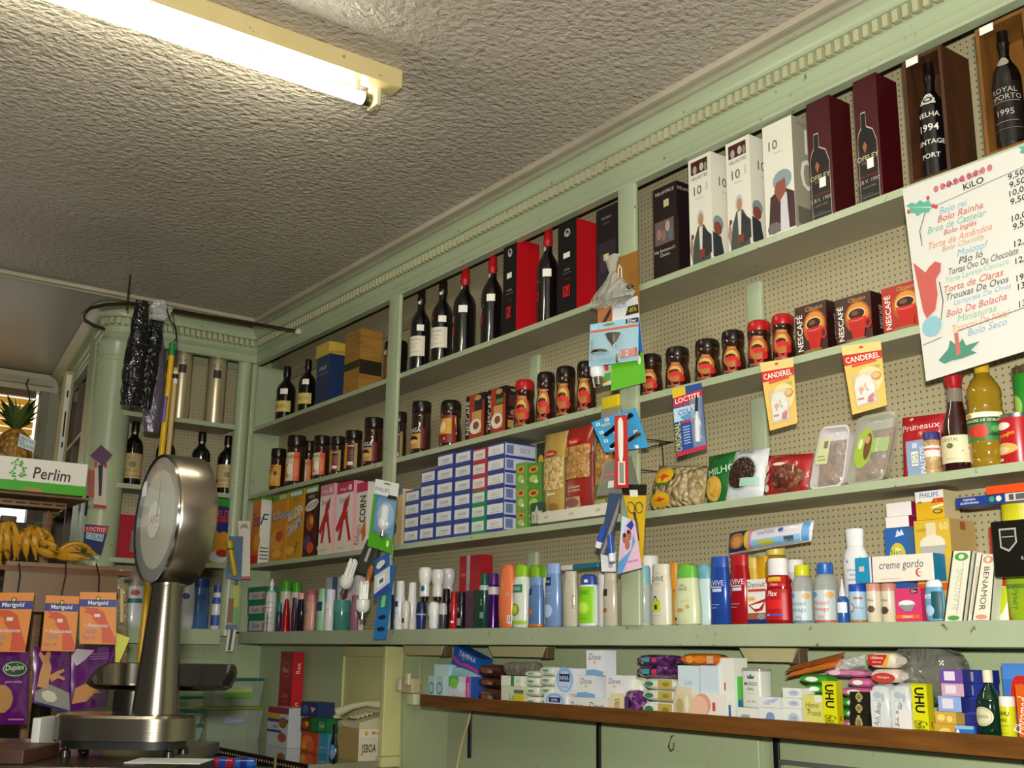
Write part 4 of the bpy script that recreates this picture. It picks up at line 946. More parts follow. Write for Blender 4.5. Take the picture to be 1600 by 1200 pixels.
bag('dried_fruit_bag', ((1133, 784), (1192, 776), (1203, 700), (1150, 706)), YF + .035, .024, M('#d0d4d8', .3, coat=.4), 'white bag with round window full of dark raisins', 'snack bag', [('e', .48, .50, .40, .34, '#8aa09a', 20), ('e', .48, .50, .37, .31, speckle('raisins', ['#1c0f0c', '#30180f', '#3a1c14'], 90, .3, .8, .5), 20), ('r', .52, .22, .95, .38, '#9fc8b4'), ('t', 'IMPERIAL', .5, .92, .07, '#3a4a80')], 12, .003, .02, zfix='S1')
bag('dried_fruit_bag', ((1196, 777), (1262, 768), (1272, 708), (1200, 712)), YF + .045, .022, M('#a31c20', .25, coat=.5), 'red bag of dried figs with a clear lower window', 'snack bag', [('e', .60, .36, .36, .33, speckle('dried_figs', ['#5a2014', '#7a3a20', '#421410', '#8a5a3a'], 60, .25, 1.0, .6)), ('e', .12, .62, .08, .09, '#d8c8b0'), ('e', .12, .36, .08, .09, '#b88a70'), ('e', .12, .16, .08, .08, '#d8c8b0'), ('e', .42, .70, .13, .04, '#e0d8c8')], 14, .003, .02, zfix='S1')
DATE = speckle('dried_dates', ['#7a4a24', '#8f5a30', '#6a3c1c'], 40, .35, .9, .3, .012)
def foodtray(cs, label, tm, rimcol, art, Y=YF + .03, lean=.02, clear=False):
    P = [onY(c[0], c[1], Y + (lean if i > 1 else 0)) for i, c in enumerate(cs)]
    for i in (0, 1): P[i].z = S1 + .002
    o = (P[0] + P[1]) / 2
    fn = quadfn([p - o for p in P]); w = (P[1] - P[0]).length; h = (P[3] - P[0]).length
    e = thing('food_tray', o, label, 'tray')
    n = 6; ol = []
    for cx, cy, a0 in ((.82, .86, 0), (.18, .86, 90), (.18, .14, 180), (.82, .14, 270)):
        for i in range(n + 1):
            a = radians(a0 + 90 * i / n); ol.append((cx + .18 * cos(a), cy + .14 * sin(a)))
    b = MB()
    rings = [(1.0, 0.0), (1.0, .004), (.93, .004), (.88, -.022)]
    vs = []; 
    for s_, d in rings:
        for u, v in ol: vs.append(fn(.5 + (u - .5) * s_, .5 + (v - .5) * s_, d))
    k = len(ol); fs = [(j * k + i, j * k + (i + 1) % k, (j + 1) * k + (i + 1) % k, (j + 1) * k + i) for j in range(3) for i in range(k)]
    fs.append(tuple(3 * k + i for i in range(k))); b.faces(vs, fs, tm); b.build('tray', e)
    b = MB(); b.pillow(lambda u, v, off: fn(.10 + .80 * u, .06 + .74 * v, off - .018), .022, DATE, back=False, amp=.003, seed=3, edge=.3); b.build('fruit', e)
    b = MB()
    def lid(u, v, off):
        bb = max(0.0, (1 - abs(2 * u - 1) ** 6) * (1 - abs(2 * v - 1) ** 8)) ** .6
        return fn(.03 + .94 * u, .02 + .96 * v, .006 + .012 * bb + off)
    b.pillow(lambda u, v, off: lid(u, v, 0), 0, GLASSY, back=False, nu=12, nv=14); b.build('clear_cover', e)
    b = MB(); Surf(b, lid, w, h, curved=True).art(art); b.build('label', e)
foodtray(((1265, 770), (1318, 762), (1330, 663), (1284, 668)), 'white foam tray of brown dates with a pale green label', M('#dcd2d4', .45), None, [('r', .16, .36, .56, .78, '#cdd09a'), ('r', .36, .62, .50, .74, '#7a7a70'), ('r', .22, .42, .5, .44, '#8a9a60'), ('r', .22, .48, .45, .50, '#8a9a60')])
foodtray(((1322, 759), (1382, 748), (1404, 640), (1342, 652)), 'clear plastic tray of dates with oval green label, right of the foam tray', M('#c8c4b0', .1, alpha=.45), None, [('p', [(.55, .40), (1.0, .42), (1.0, .62), (.55, .62)], '#8aa82c'), ('e', .42, .48, .24, .30, '#9ab838', 20), ('e', .52, .50, .10, .20, '#6a4424', 14), ('e', .50, .60, .06, .06, '#c89078'), ('e', .32, .55, .06, .08, '#d8dcb0'), ('t', 'tâmara', .78, .5, .05, '#d8e0b8', 90)])
bag('dried_fruit_bag', ((1412, 745), (1472, 736), (1480, 645), (1410, 653)), YF + .075, .02, M('#b01a26', .25, coat=.5), 'bright red pack of prunes behind the toothpick box', 'snack bag', [('t', 'Pruneaux', .52, .80, .10, '#f0d8d0', 4), ('e', .3, .93, .05, .03, '#e8b080')], 16, .002, .01, zfix='S1')
carton('toothpick_box', 1417, 1447, 688, 'S1', YF + .015, .03, '#8a9ab8', 'pale blue striped toothpick box with vertical white letters', 'box', front=[('r', 0, .04 + .06 * i, 1, .055 + .06 * i, '#a8b8d0') for i in range(15)] + [('r', .28, .28, .62, .68, '#e8e6da'), ('t', 'EGS', .45, .48, .16, '#3a7a4a', 90, .3), ('r', .35, .78, .6, .92, '#c8ccd8'), ('t', 'PALITOS', .86, .42, .16, '#e8ecf0', 90, .75)])
TP = speckle('wooden_picks', ['#b0905a', '#c8aa74', '#9a7a48'], 90)
bottle('toothpick_tub', 'tube', 1457, 25, 676, 'S1', TP, M('#3a3a78', .3), 'clear cylinder full of wooden toothpicks with a dark blue lid', 'tub', (.40, .66, '#e6dcd0', [('r', .1, .6, .9, .8, '#c86a60')], 170), Y=YF + .01)
VIN = M('#2c0508', .08, coat=1.0)
bottle('vinegar_bottle', 'vinegar', 1495, 50, 588, 'S1', VIN, M('#a3161e', .3), 'dark red wine vinegar bottle with red cap and cream label', 'bottle',
       [(.08, .36, '#d6cda8', [('t', 'CRISTAL', .45, .84, .12, '#4a4030'), ('e', .45, .62, .08, .1, '#5a6a2c'), ('p', [(.05, .30), (.7, .40), (.95, .34), (.9, .56), (.6, .50), (.05, .40)], '#7a201c'), ('t', 'GOURMET', .42, .40, .12, '#d8c8a0', 6, .7), ('t', 'Vinagre de Vinho Tinto', .5, .14, .05, '#5a5040')], 150),
        (.72, .86, M('#c8b8a8', .1, alpha=.35), [], 358, 'clear_neck')], Y=YF + .008, face=10)
OIL = M('#a8861c', .08, coat=.6, trans=.35)
bottle('oil_bottle', 'oil', 1540, 56, 566, 'S1', OIL, M('#c8a020', .3), 'tall ribbed golden cider vinegar bottle with green apple label', 'bottle',
       [(.24, .50, '#2c7a3c', [('r', 0, .82, 1, 1, '#e0e4c8'), ('r', 0, .60, 1, .82, '#164a24'), ('t', 'VINAGRE DE SIDRA', .5, .71, .10, '#e8e4c0'), ('e', .25, .9, .08, .08, '#c88a20'), ('e', .34, .34, .12, .22, '#b83020'), ('e', .50, .32, .15, .25, '#c23c28'), ('e', .8, .4, .1, .1, '#5a9a4a'), ('e', .75, .2, .1, .06, '#14401c')], 150)], Y=YF + .010, face=12)
bottle('crisps_can', 'can', 1592, 56, 650, 'S1', M('#b01a20', .3), M('#c8c8c8', .25, 1.0), 'red can of potato crisps at the right edge of the third shelf', 'can', (.05, .9, None, [('e', .38, .84, .16, .09, '#e8e0d0'), ('t', 'Pringles', .45, .62, .12, '#e8c020', 14, .6), ('e', .35, .30, .30, .14, '#d8a85c'), ('e', .30, .27, .2, .09, '#e6c890'), ('r', .05, .02, .35, .08, '#e0dcd0')], 170), Y=YF + .012, face=0)
bottle('crisps_can', 'can', 1619, 58, 575, 'S1', M('#2c8a2c', .3), M('#c8c8c8', .25, 1.0), 'green can of potato crisps standing behind the red one', 'can', (.3, .9, None, [('e', .25, .5, .2, .2, '#a8d060')], 170), Y=YF + .075, face=0)
# wire display hooks on the board
t = thing('display_hook', (xat(1030, YP, S1 + .25), YP, S1 + .25), 'thin black wire display hooks on the board above the peanuts', 'hook'); o0 = Vector((xat(1030, YP, S1 + .25), YP, S1 + .25))
for pts in (((1008, 686, .10), (1052, 691, .02)), ((1010, 700, .10), (1052, 690, .02)), ((1034, 692, .05), (1037, 728, .05)), ((998, 734, .11), (1030, 737, .02)), ((1032, 690, .05), (1030, 698, .05))):
    b = MB(); b.tube([onY(px, py, YP - q) - o0 for px, py, q in pts], .0018, M('#1a1410', .4)); b.build('wire', t)

# ================================================================== BOTTOM SHELF (toiletries), first bay
def tl_(name, sh, pc, w, pt, body, cap, label, band=None, z='S0', **k): return bottle(name, sh, pc, w, pt, z, body, cap, label, 'bottle', band, **k)
for i, (pt, s) in enumerate(((960, 'lowest of three'), (938, 'middle of three'), (917, 'topmost of three'))):
    carton('soap_box', 387, 417, pt, 'S0', YF + .01, .06, '#157a52', 'green and white soap pack at the left end of the ledge, ' + s, 'box', front=[('r', .08, .06, .92, .62, '#c8bcc0'), ('t', 'Savon', .42, .35, .34, '#3a2c78', 0, .6), ('e', .85, .3, .1, .2, '#b87a60')], on='sp%d' % (i - 1) if i else None, top='sp%d' % i, group='green soap packs on the ledge')
WB = M('#c9c8c4', .3)
tl_('spray_bottle', 'spray', 423, 17, 905, M('#cfc8cc', .25), M('#e4e2e0', .3), 'slim white spray bottle beside the green soap packs', (.1, .6, None, [('r', .3, .1 + .2 * i, .95, .115 + .2 * i, '#5a5a68') for i in range(5)], 150))
tl_('lotion_bottle', 'aerosol_slim', 436, 9, 942, '#2c2c48', '#1f7a7a', 'narrow navy bottle squeezed beside the slim white spray bottle')
tl_('hairspray', 'aerosol', 446, 18, 907, '#c4bfae', M('#3f9a20', .25), 'cream spray can with bright green cap, left of two', Y=YF + .065)
tl_('hairspray', 'aerosol', 462, 16, 909, '#c4bfae', M('#3f9a20', .25), 'cream spray can with bright green cap, right of two', Y=YF + .075)
tl_('styling_bottle', 'cone', 447, 15, 935, M('#a0101a', .2, .3, .5), None, 'shiny red cone shaped bottle standing in front of cream cans')
tl_('styling_bottle', 'slim', 459, 9, 934, '#4a2444', '#4a2444', 'narrow dark purple bottle beside the red cone bottle')
tl_('lotion_bottle', 'slim', 469, 13, 927, M('#2c2634', .15, .5), '#e0a8a0', 'dark silver bottle with pale pink cap')
tl_('lotion_bottle', 'shampoo', 485, 19, 928, '#d09a8a', '#c88a7c', 'salmon pink lotion bottle with round grey badge', (.3, .75, None, [('e', .3, .5, .2, .18, '#8a8a98')], 130))
tl_('deodorant', 'aerosol', 486, 20, 922, '#c07088', '#b05870', 'rose coloured spray can behind the salmon pink bottle', Y=YF + .085)
tl_('deodorant', 'slim', 502, 16, 920, '#9ac8a0', '#88b898', 'mint green flat bottle with navy square', (.05, .72, None, [('r', .1, .62, .9, .95, '#24407a'), ('r', .2, .38, .7, .40, '#4a8a6a'), ('r', .2, .28, .6, .30, '#4a8a6a')], 120), face=10)
tl_('deodorant', 'aerosol_slim', 516, 17, 921, '#dcd8d8', '#d4d8e4', 'white spray bottle with pale blue cap and faint red print', (.1, .6, None, [('t', 'DERMO', .4, .8, .08, '#c86a70'), ('t', 'LIPO', .4, .68, .06, '#c86a70')], 130))
carton('small_box', 508, 528, 902, 'S0', YF + .10, .04, '#aebcbc', 'small grey white box behind the spray bottles in the first bay', 'box', front=[('r', .5, .0, .9, 1, '#4a5a80')])
carton('small_box', 531, 556, 900, 'S0', YF + .10, .04, '#d0cccc', 'small white box with magenta arrow behind the teal jar', 'box', front=[('p', [(.2, .9), (.6, .98), (.45, .6), (.15, .55)], '#b83070')])
tl_('gel_jar', 'tub', 534, 27, 938, M('#3f7a70', .12, coat=.6), M('#4a8a80', .2), 'rounded translucent teal gel jar beneath the hanging bulb packs')
tl_('lotion_bottle', 'slim', 554, 14, 930, '#9a6a78', '#8a5a68', 'mauve bottle half hidden behind the hanging white bulbs')
# ---- middle bay
tl_('deodorant', 'aerosol_slim', 610, 11, 906, '#1c2a66', '#e0e0e4', 'navy spray bottle just right of the first post', (.1, .6, None, [('r', .2, .6, .8, .8, WHITE)], 120))
sp = lambda: (.08, .66, None, [('r', .12, .66, .6, .86, '#24386e'), ('r', .2, .42, .7, .45, '#8ab0d0'), ('p', [(.2, .2), (.8, .3), (.8, .1), (.2, .05)], '#a8c8e0')], 130)
tl_('deodorant', 'aerosol_slim', 625, 16, 908, '#dfe0e2', '#e4e0e0', 'white spray deodorant with navy square, left of the pair', sp())
tl_('deodorant', 'aerosol_slim', 644, 15, 910, '#dfe0e2', '#e4e0e0', 'white spray deodorant with navy square, right of the pair', sp(), Y=YF + .05)
tl_('roll_on', 'rollon', 634, 15, 938, '#d2ccb8', '#d6d2c4', 'cream roll-on deodorant standing before the white sprays', (.1, .5, None, [('r', .3, .3, .6, .7, '#2c3a34')], 120))
tl_('roll_on', 'rollon', 658, 17, 940, '#22306c', '#1c2856', 'navy blue roll-on deodorant with silver waist', (.5, .56, '#9aa4b0', [], 300, 'band'), top='ro1')
tl_('roll_on', 'rollon', 678, 19, 940, '#dcdcde', '#e4e4e6', 'white roll-on deodorant with small navy mark, beside the navy one', (.1, .5, None, [('r', .1, .5, .3, .95, '#24386e')], 130), top='ro2')
tl_('roll_on', 'rollon_up', 664, 22, 887, '#e4e2de', M('#a89a90', .15, 1), 'white roll-on standing upside down on the navy one', (.3, .95, None, [('e', .55, .12, .22, .14, '#2a64a0')], 110), on='ro1')
tl_('roll_on', 'rollon_up', 684, 22, 890, '#d6d4d0', M('#a89a90', .15, 1), 'white roll-on standing upside down on the white roll-on', None, on='ro2')
tl_('roll_on', 'rollon', 692, 14, 942, '#3a3c44', '#b8b8b8', 'small dark roll-on with grey cap', top='ro3')
tl_('roll_on', 'rollon_up', 700, 24, 889, '#c4c4c4', M('#a89a90', .15, 1), 'greyish roll-on upside down, rightmost of three upside down', None, on='ro3', Y=YF + .06)
tl_('deodorant', 'aerosol_slim', 697, 13, 920, '#141216', '#141216', 'slim black spray bottle left of the red bottle', Y=YF + .05)
tl_('deodorant', 'aerosol_slim', 709, 14, 924, '#a81820', '#8c141c', 'slim red spray bottle between two black ones', (.1, .6, None, [('r', .2, .3, .5, .7, '#2a1418'), ('r', .5, .1, .8, .2, WHITE)], 120))
tl_('deodorant', 'aerosol_slim', 721, 14, 925, '#121014', '#121014', 'slim black spray bottle right of the red bottle', (.05, .7, None, [('r', .2, .05, .7, .35, '#8a8884'), ('t', 'AXE', .4, .7, .1, '#c8c4bc', 90, .2)], 120))
carton('gift_box', 717, 751, 868, 'S0', YF + .085, .05, '#a3101c', 'tall red cologne box with silver vertical stripe, standing at the back', 'box', front=[('r', .34, 0, .5, 1, M('#b0a8a8', .2, .7)), ('t', 'OLD', .18, .74, .04, '#e0a8a8')])
carton('soap_box', 727, 738, 923, 'S0', YF + .02, .03, M('#5a3a50', .2, coat=.4), 'mauve translucent box beside the black spray bottle', 'box')
carton('soap_box', 739, 750, 922, 'S0', YF + .012, .04, '#1c3a2c', 'plain dark green box left of the green spray can', 'box')
tl_('deodorant', 'aerosol', 757, 16, 895, '#1a4034', '#1c4a38', 'dark green spray can with silver collar', [(.15, .6, None, [('t', 'Brut', .4, .7, .1, '#9ab8a8', 90, .3), ('r', .3, .05, .7, .3, '#6a8a7a')], 120), (.68, .77, '#a8b8b0', [], 358, 'collar')])
tl_('deodorant', 'aerosol', 771, 17, 895, M('#40105c', .15, .4), '#4a1668', 'purple metallic spray can with silver collar', (.60, .74, '#b8b0b8', [], 358, 'collar'))
tl_('shampoo_bottle', 'oval', 793, 30, 881, '#dd7444', '#dd7444', 'orange rounded shampoo bottle with two small round marks', (.05, .75, None, [('e', .6, .66, .1, .05, '#b8907c'), ('e', .85, .66, .07, .05, '#b8907c'), ('r', .6, .02, .95, .2, '#cfd0c8'), ('r', .65, .05, .68, .18, '#4a4a4a'), ('r', .75, .05, .8, .18, '#4a4a4a')], 140))
tl_('shampoo_bottle', 'shampoo', 815, 29, 882, '#d2d8cc', '#8ab81c', 'white shampoo bottle with lime cap and lime slice', (.05, .76, None, [('r', .1, .70, .75, .88, '#1f7a5c'), ('t', 'HERBAL', .42, .79, .08, '#c8e0d0', 0, .5), ('e', .35, .32, .26, .14, '#7a9a1c'), ('e', .32, .33, .18, .1, '#c0d83c'), ('r', .0, .0, 1, .08, '#a0c030')], 130), face=12)
tl_('shampoo_bottle', 'shampoo', 836, 24, 883, '#d2d8cc', '#7aa81c', 'shampoo bottle with lime cap behind the blue sun lotion, left one', Y=YF + .075)
tl_('shampoo_bottle', 'shampoo', 850, 20, 884, '#c2c8bc', '#6a981c', 'shampoo bottle with darker lime cap behind, right one', Y=YF + .095)
tl_('lotion_bottle', 'slim', 838, 26, 902, M('#5f80b4', .25, .15), '#6f90c0', 'blue sun lotion bottle with orange foot', [(.1, .85, None, [('r', .05, .72, .35, .9, '#1c2c66'), ('r', .1, .2, .4, .34, '#c8703c')], 140), (0.0, .06, '#b86a1c', [], 358, 'foot')])
tl_('lotion_bottle', 'slim', 865, 28, 881, M('#7a98c8', .25, .15), '#8aa8d4', 'taller light blue lotion bottle with navy square', (.1, .86, None, [('r', .1, .72, .55, .90, '#1c2c66'), ('t', 'NIVEA', .32, .81, .05, WHITE, 0, .35), ('r', .1, .55, .6, .56, '#c8d4e8'), ('r', .1, .50, .5, .51, '#c8d4e8'), ('e', .4, .2, .25, .14, '#a8c4e4')], 140), face=10)
PEARL = M('#c9c3b0', .2, .15)
tl_('shampoo_bottle', 'slim', 892, 24, 893, PEARL, '#bdb8a4', 'pearl white shampoo bottle left of the blue capped one', (.2, .7, None, [('t', 'PANTENE', .8, .5, .2, '#6a6050', 90, .5)], 120), top='pl')
tl_('shampoo_bottle', 'shampoo', 920, 33, 898, '#dcdee4', '#2c48a0', 'white shampoo bottle with blue cap and lime green label', [(.06, .76, '#84c81c', [('t', 'CLINIC', .40, .84, .12, '#24442c', 0, .8), ('e', .45, .42, .30, .18, '#a8dc3c'), ('e', .45, .42, .20, .12, '#c0e860'), ('r', .3, .12, .7, .13, '#3a6a1c')], 120), (.84, .90, None, [('r', .45, 0, .65, 1, WHITE)], 130, 'price_sticker')], face=10)
tl_('shampoo_bottle', 'slim', 940, 14, 896, '#d6d2ce', '#d6d2ce', 'white bottle squeezed right of the blue capped one', Y=YF + .055)
tl_('shampoo_bottle', 'slim', 954, 24, 893, PEARL, '#c6c0ae', 'pearl white shampoo bottle nearest the second post', (.1, .82, None, [('r', .15, .62, .5, .80, '#2a2c28'), ('p', [(.15, .26), (.3, .32), (.5, .3), (.45, .2), (.2, .2)], '#a86a2c')], 130), face=8)
bottle('tube_of_cream', 'tube', 910, 10, 0, 'S0', '#1c6a84', None, 'x', 'x') if False else None
o = onY(880, 889, YF + .035); o2 = onY(938, 889, YF + .035)
t = thing('cream_tube', (o.x, o.y, o.z - .008), 'teal tube lying flat across the tops of the pearl white bottles', 'tube')
L_ = o2.x - o.x
b = MB(); b.rbox(0, L_, -.012, .02, 0.002, .018, M('#17647c', .25), .006); b.rbox(-.0, L_ * .36, -.0125, .0205, .0015, .0185, M('#cfc8c0', .3), .006); b.build('body', t)
# ---- right bay
tl_('hair_spray', 'aerosol_slim', 1007, 23, 884, M('#a8b4ac', .12, coat=.5), '#7fb4bc', 'clear hair lotion bottle with pale teal cap and vertical black letters', (.06, .68, None, [('t', 'SUNSILK', .30, .52, .16, '#3a4034', 90, .7), ('r', .1, .9, .8, .98, '#8ab4c0'), ('r', .1, .0, .8, .05, '#5a90a8')], 120), face=8)
tl_('shampoo_bottle', 'tube', 1016, 28, 869, '#dcdcd8', '#e4e2de', 'white capped bottle behind the clear hair lotion', Y=YF + .09)
tl_('shampoo_bottle', 'slim', 1034, 33, 882, '#d6d0bc', '#d9d4c4', 'cream shampoo bottle with black letters and a lime bag picture', (.04, .98, None, [('t', "L'ORÉAL", .45, .86, .035, '#a89a8a', 0, .5), ('t', 'ELVIVE', .42, .76, .085, '#3a342c', 0, .8), ('t', 'HYDRA', .45, .67, .03, '#a89a8a', 0, .4), ('r', .25, .20, .60, .38, '#a8c81c'), ('r', .36, .23, .48, .31, '#24301c'), ('p', [(.3, .38), (.35, .46), (.45, .46), (.5, .38), (.46, .38), (.43, .43), (.37, .43), (.34, .38)], '#4a4438'), ('r', .2, .12, .6, .125, '#8a8070')], 130), face=10)
tl_('shampoo_bottle', 'slim', 1053, 20, 880, '#d8902c', '#d08a28', 'orange shampoo bottle behind the cream coloured one', (.4, .9, None, [('t', 'VIVE', .4, .3, .1, '#6a3010')], 120), Y=YF + .07)
tl_('shampoo_bottle', 'curvy', 1075, 41, 881, '#cdd4a8', '#64b040', 'pale green curvy shampoo bottle with green dome cap', (.04, .74, None, [('t', 'ultra', .45, .86, .07, '#3a3c30', 0, .45), ('t', 'SUAVE', .45, .77, .08, '#3a3c30', 0, .6), ('t', 'vanilla', .55, .50, .08, '#b0b8a0', 0, .7), ('e', .4, .28, .14, .05, '#c89458', 8), ('e', .65, .36, .07, .05, '#c0a070', 8), ('e', .2, .08, .05, .05, '#3a342c', 10)], 130), face=8)
tl_('shampoo_bottle', 'curvy', 1101, 30, 882, '#c8dce0', '#6aa8b4', 'pale blue curvy bottle behind the green dome capped one', Y=YF + .06)
def viv(pc, pt, body, cap, label): tl_('shampoo_bottle', 'slim', pc, 31, pt, body, cap, label, (.05, .82, None, [('t', 'ELVIVE', .42, .72, .10, '#d0d4e4', 0, .85), ('r', .2, .63, .7, .65, '#c0c8dc'), ('r', .3, .55, .7, .61, '#c0c8dc'), ('r', .2, .30, .6, .31, '#a0a8c8'), ('r', .2, .24, .5, .25, '#a0a8c8')], 130), face=8)
viv(1126, 870, M('#24489c', .22, .2), '#2a50a8', 'blue shampoo bottle with white letters, beside the red one')
viv(1157, 867, M('#a0141c', .22, .2), '#a8181e', 'red shampoo bottle with white letters, beside the blue one')
tl_('shampoo_bottle', 'slim', 1176, 20, 872, '#c8a83c', '#d0b858', 'yellow bottle behind the toothpaste box', Y=YF + .06)
tl_('shampoo_bottle', 'slim', 1194, 22, 869, '#cc9c1c', '#c8981c', 'amber yellow bottle behind, touching the baby oil', Y=YF + .075)
tl_('baby_oil', 'alcohol', 1214, 44, 843, M('#b0901c', .1, coat=.6, trans=.3), '#d8c05c', 'golden baby oil bottle with pale yellow cap standing at the back', (.2, .62, None, [('t', 'óleo', .2, .5, .12, '#c0481c', 90, .3)], 130), Y=YF + .075)
carton('toothpaste_box', 1168, 1199, 905, 'S0', YF + .010, .022, '#e0dcd8', 'white whitening toothpaste box with a smiling red mouth', 'box', front=[('t', 'Denivit', .48, .88, .13, '#3a3c44', 0, .9), ('r', .05, .72, .95, .78, '#b8442c'), ('p', [(.05, .42), (.95, .56), (.75, .30), (.4, .26)], '#a82018'), ('p', [(.15, .41), (.85, .48), (.6, .34), (.35, .33)], '#ece8e0'), ('r', .05, .52, .4, .6, '#d8b020'), ('r', 0, .10, 1, .24, '#9a5a38'), ('r', 0, 0, 1, .10, '#1c2c6a'), ('e', .7, .16, .2, .07, '#8a8a90')])
tl_('mouthwash_bottle', 'mouthwash', 1217, 42, 873, M('#9c1016', .1, coat=.6, trans=.2), '#e0dcdc', 'red mouthwash bottle with a tall white cap', [(.56, .72, '#b81820', [('r', .25, .5, .8, .9, '#c8b81c'), ('t', 'Colgate', .5, .2, .3, '#e8dcdc', 0, .7)], 110), (.05, .52, '#b01218', [('t', 'Plax', .45, .86, .17, '#f0e8e8', 0, .7, .2, .01), ('r', .2, .36, .8, .66, '#d01c20'), ('r', .2, .14, .35, .2, '#8aa0e0'), ('r', .4, .14, .8, .2, '#3a50c0')], 120)], face=8)
tl_('shampoo_bottle', 'tube', 1245, 26, 875, '#c8bcb8', '#dedcd8', 'white capped bottle behind the red mouthwash', Y=YF + .08)
ALC = M('#b4b8b4', .12, alpha=.55)
def alc(pc, w, pt, cap, c, label): tl_('alcohol_bottle', 'alcohol', pc, w, pt, ALC, cap, label, (.02, .54, '#b8c4c4', [('e', .2, .86, .2, .1, '#5a90b8'), ('e', .8, .84, .15, .1, '#d0a060'), ('t', 'Álcool', .5, .62, .18, c, 0, .85), ('t', 'Amaga', .5, .38, .18, c, 0, .8), ('t', '70%', .5, .14, .1, c, 0, .3), ('r', 0, 0, 1, .05, c)], 150), face=8)
alc(1255, 34, 883, '#c8c81c', '#4a78a0', 'rubbing alcohol bottle with yellow cap')
alc(1291, 37, 880, '#2460b4', '#c84440', 'rubbing alcohol bottle with blue cap, right of the yellow capped one')
tl_('dropper_bottle', 'dropper', 1317, 18, 905, '#24549c', '#c8ccd0', 'small blue bottle with white dropper tip', (.22, .46, '#d8dce4', [], 150), face=0)
tl_('cream_tub', 'tube', 1341, 27, 913, '#9ec0d4', '#1c48a8', 'pale blue tub with royal blue lid below the cream box', [(.1, .72, None, [('e', .35, .45, .18, .2, '#b05a48'), ('e', .35, .45, .13, .15, '#9ec0d4'), ('t', 'Halibut', .75, .45, .12, '#a8503c', 0, .4), ('r', .5, .8, .9, .9, '#b8604c')], 140), (0, .06, '#a8682c', [], 358, 'foot')], face=8, top='t1')
tl_('talc_can', 'tube', 1366, 23, 912, '#cfc4ac', '#c08a7a', 'cream powder can with dusty pink lid, left of two', (.1, .76, None, [('t', 'Miller', .5, .7, .1, '#3a3028'), ('e', .5, .35, .25, .14, '#5a4a38', 7)], 130), face=8)
tl_('talc_can', 'tube', 1390, 24, 912, '#cfc4ac', '#c08a7a', 'cream powder can with dusty pink lid, right of two', (.1, .76, None, [('t', 'Miller', .4, .7, .1, '#3a3028'), ('e', .35, .3, .3, .16, '#4a3a30', 7)], 130), face=8, Y=YF + .02)
tl_('talcum_bottle', 'talc', 1339, 37, 826, '#dfdfe0', '#e8e8e6', 'tall white baby powder bottle standing behind the long cream box', (.08, .72, None, [('p', [(.25, .92), (.8, .96), (.7, .84), (.3, .86)], '#2c5ca8'), ('t', 'Johnson’s', .5, .74, .06, '#3a5a98', 0, .6), ('t', 'baby', .5, .66, .06, '#3a5a98', 0, .35), ('t', 'powder', .5, .58, .06, '#3a5a98', 0, .5), ('e', .5, .46, .1, .04, '#d87878')], 130), Y=YF + .075, face=8)
carton('bulb_box', 1399, 1440, 919, 'S0', YF + .010, .06, '#cf3a6c', 'pink reflector bulb box with orange band', 'box', sidecol='#a82454', front=[('r', .60, .84, .88, .97, '#1a1a1c'), ('t', '25w', .74, .905, .08, WHITE, 0, .22), ('e', .45, .52, .32, .12, '#c8ccd0'), ('p', [(.16, .50), (.76, .50), (.60, .30), (.36, .30)], '#8a9098'), ('e', .45, .56, .28, .07, '#e4e6e8'), ('r', 0, .08, .92, .20, '#e0641c'), ('t', 'OSRAM', .45, .14, .08, WHITE, 0, .5)], side=[('r', 0, 0, .3, 1, '#c02c5c')], top='osr')
tl_('lotion_bottle', 'oval', 1461, 27, 905, '#6aa0c4', '#e0e4e6', 'small blue bottle with slanted white cap behind the leaning boxes', (.05, .7, None, [('r', .1, .75, .8, .9, '#d8e0e8'), ('t', 'Elmex', .45, .82, .1, '#2c3c90', 0, .5), ('r', .5, 0, 1, 1, '#17505a'), ('e', .4, .3, .2, .2, '#a8c8e0')], 130), face=0)
carton('cream_box', 1337, 1459, 868, 'S0', YF + .006, .045, '#e4dccf', 'long cream and turquoise ointment box lying across the tub lids', 'box', on='t1', front=[('r', 0, 0, .19, 1, '#1f8ab4'), ('r', .215, 0, .23, 1, '#2c3c80'), ('r', .05, .45, .12, .65, '#c8b8b8'), ('t', 'creme gordo', .60, .60, .40, '#5a5a68', 0, .56, .2), ('e', .82, .30, .04, .16, '#b83c2c'), ('e', .835, .30, .035, .13, '#e4dccf'), ('t', 'pele', .83, .3, .1, '#b83c2c'), ('r', .33, .10, .6, .12, '#b8a898')], sidecol='#1f7aa4', top='cg')
carton('detergent_box', 1385, 1421, 825, 'S0', YF + .058, .05, '#2c60a8', 'blue and yellow washing tablet box standing on the long cream box', 'box', on='cg', front=[('e', .55, .30, .36, .28, '#c8b83c', 18), ('e', .55, .30, .22, .18, '#d8d880'), ('t', 'Neo', .5, .42, .14, '#2c6a3c', 0, .5), ('t', 'Vactina', .5, .26, .12, '#2c6a3c', 0, .7), ('p', [(.55, .78), (.9, .84), (.8, .96), (.7, .9), (.6, .96)], '#c8d4e8')], sidecol='#4a78b0', top='det') if False else None
o = carton('detergent_box', 1386, 1421, 825, 'S0', YF + .060, .05, '#2c60a8', 'blue and yellow washing tablet box standing behind the long cream box', 'box', front=[('e', .55, .70, .36, .14, '#c8b83c', 18), ('e', .55, .70, .22, .09, '#d8d880'), ('t', 'Neo', .5, .74, .06, '#2c6a3c', 0, .5), ('t', 'Vactina', .5, .67, .05, '#2c6a3c', 0, .7), ('p', [(.5, .90), (.9, .92), (.8, .98), (.7, .95), (.6, .98)], '#c8d4e8')], sidecol='#4a78b0', top='det')
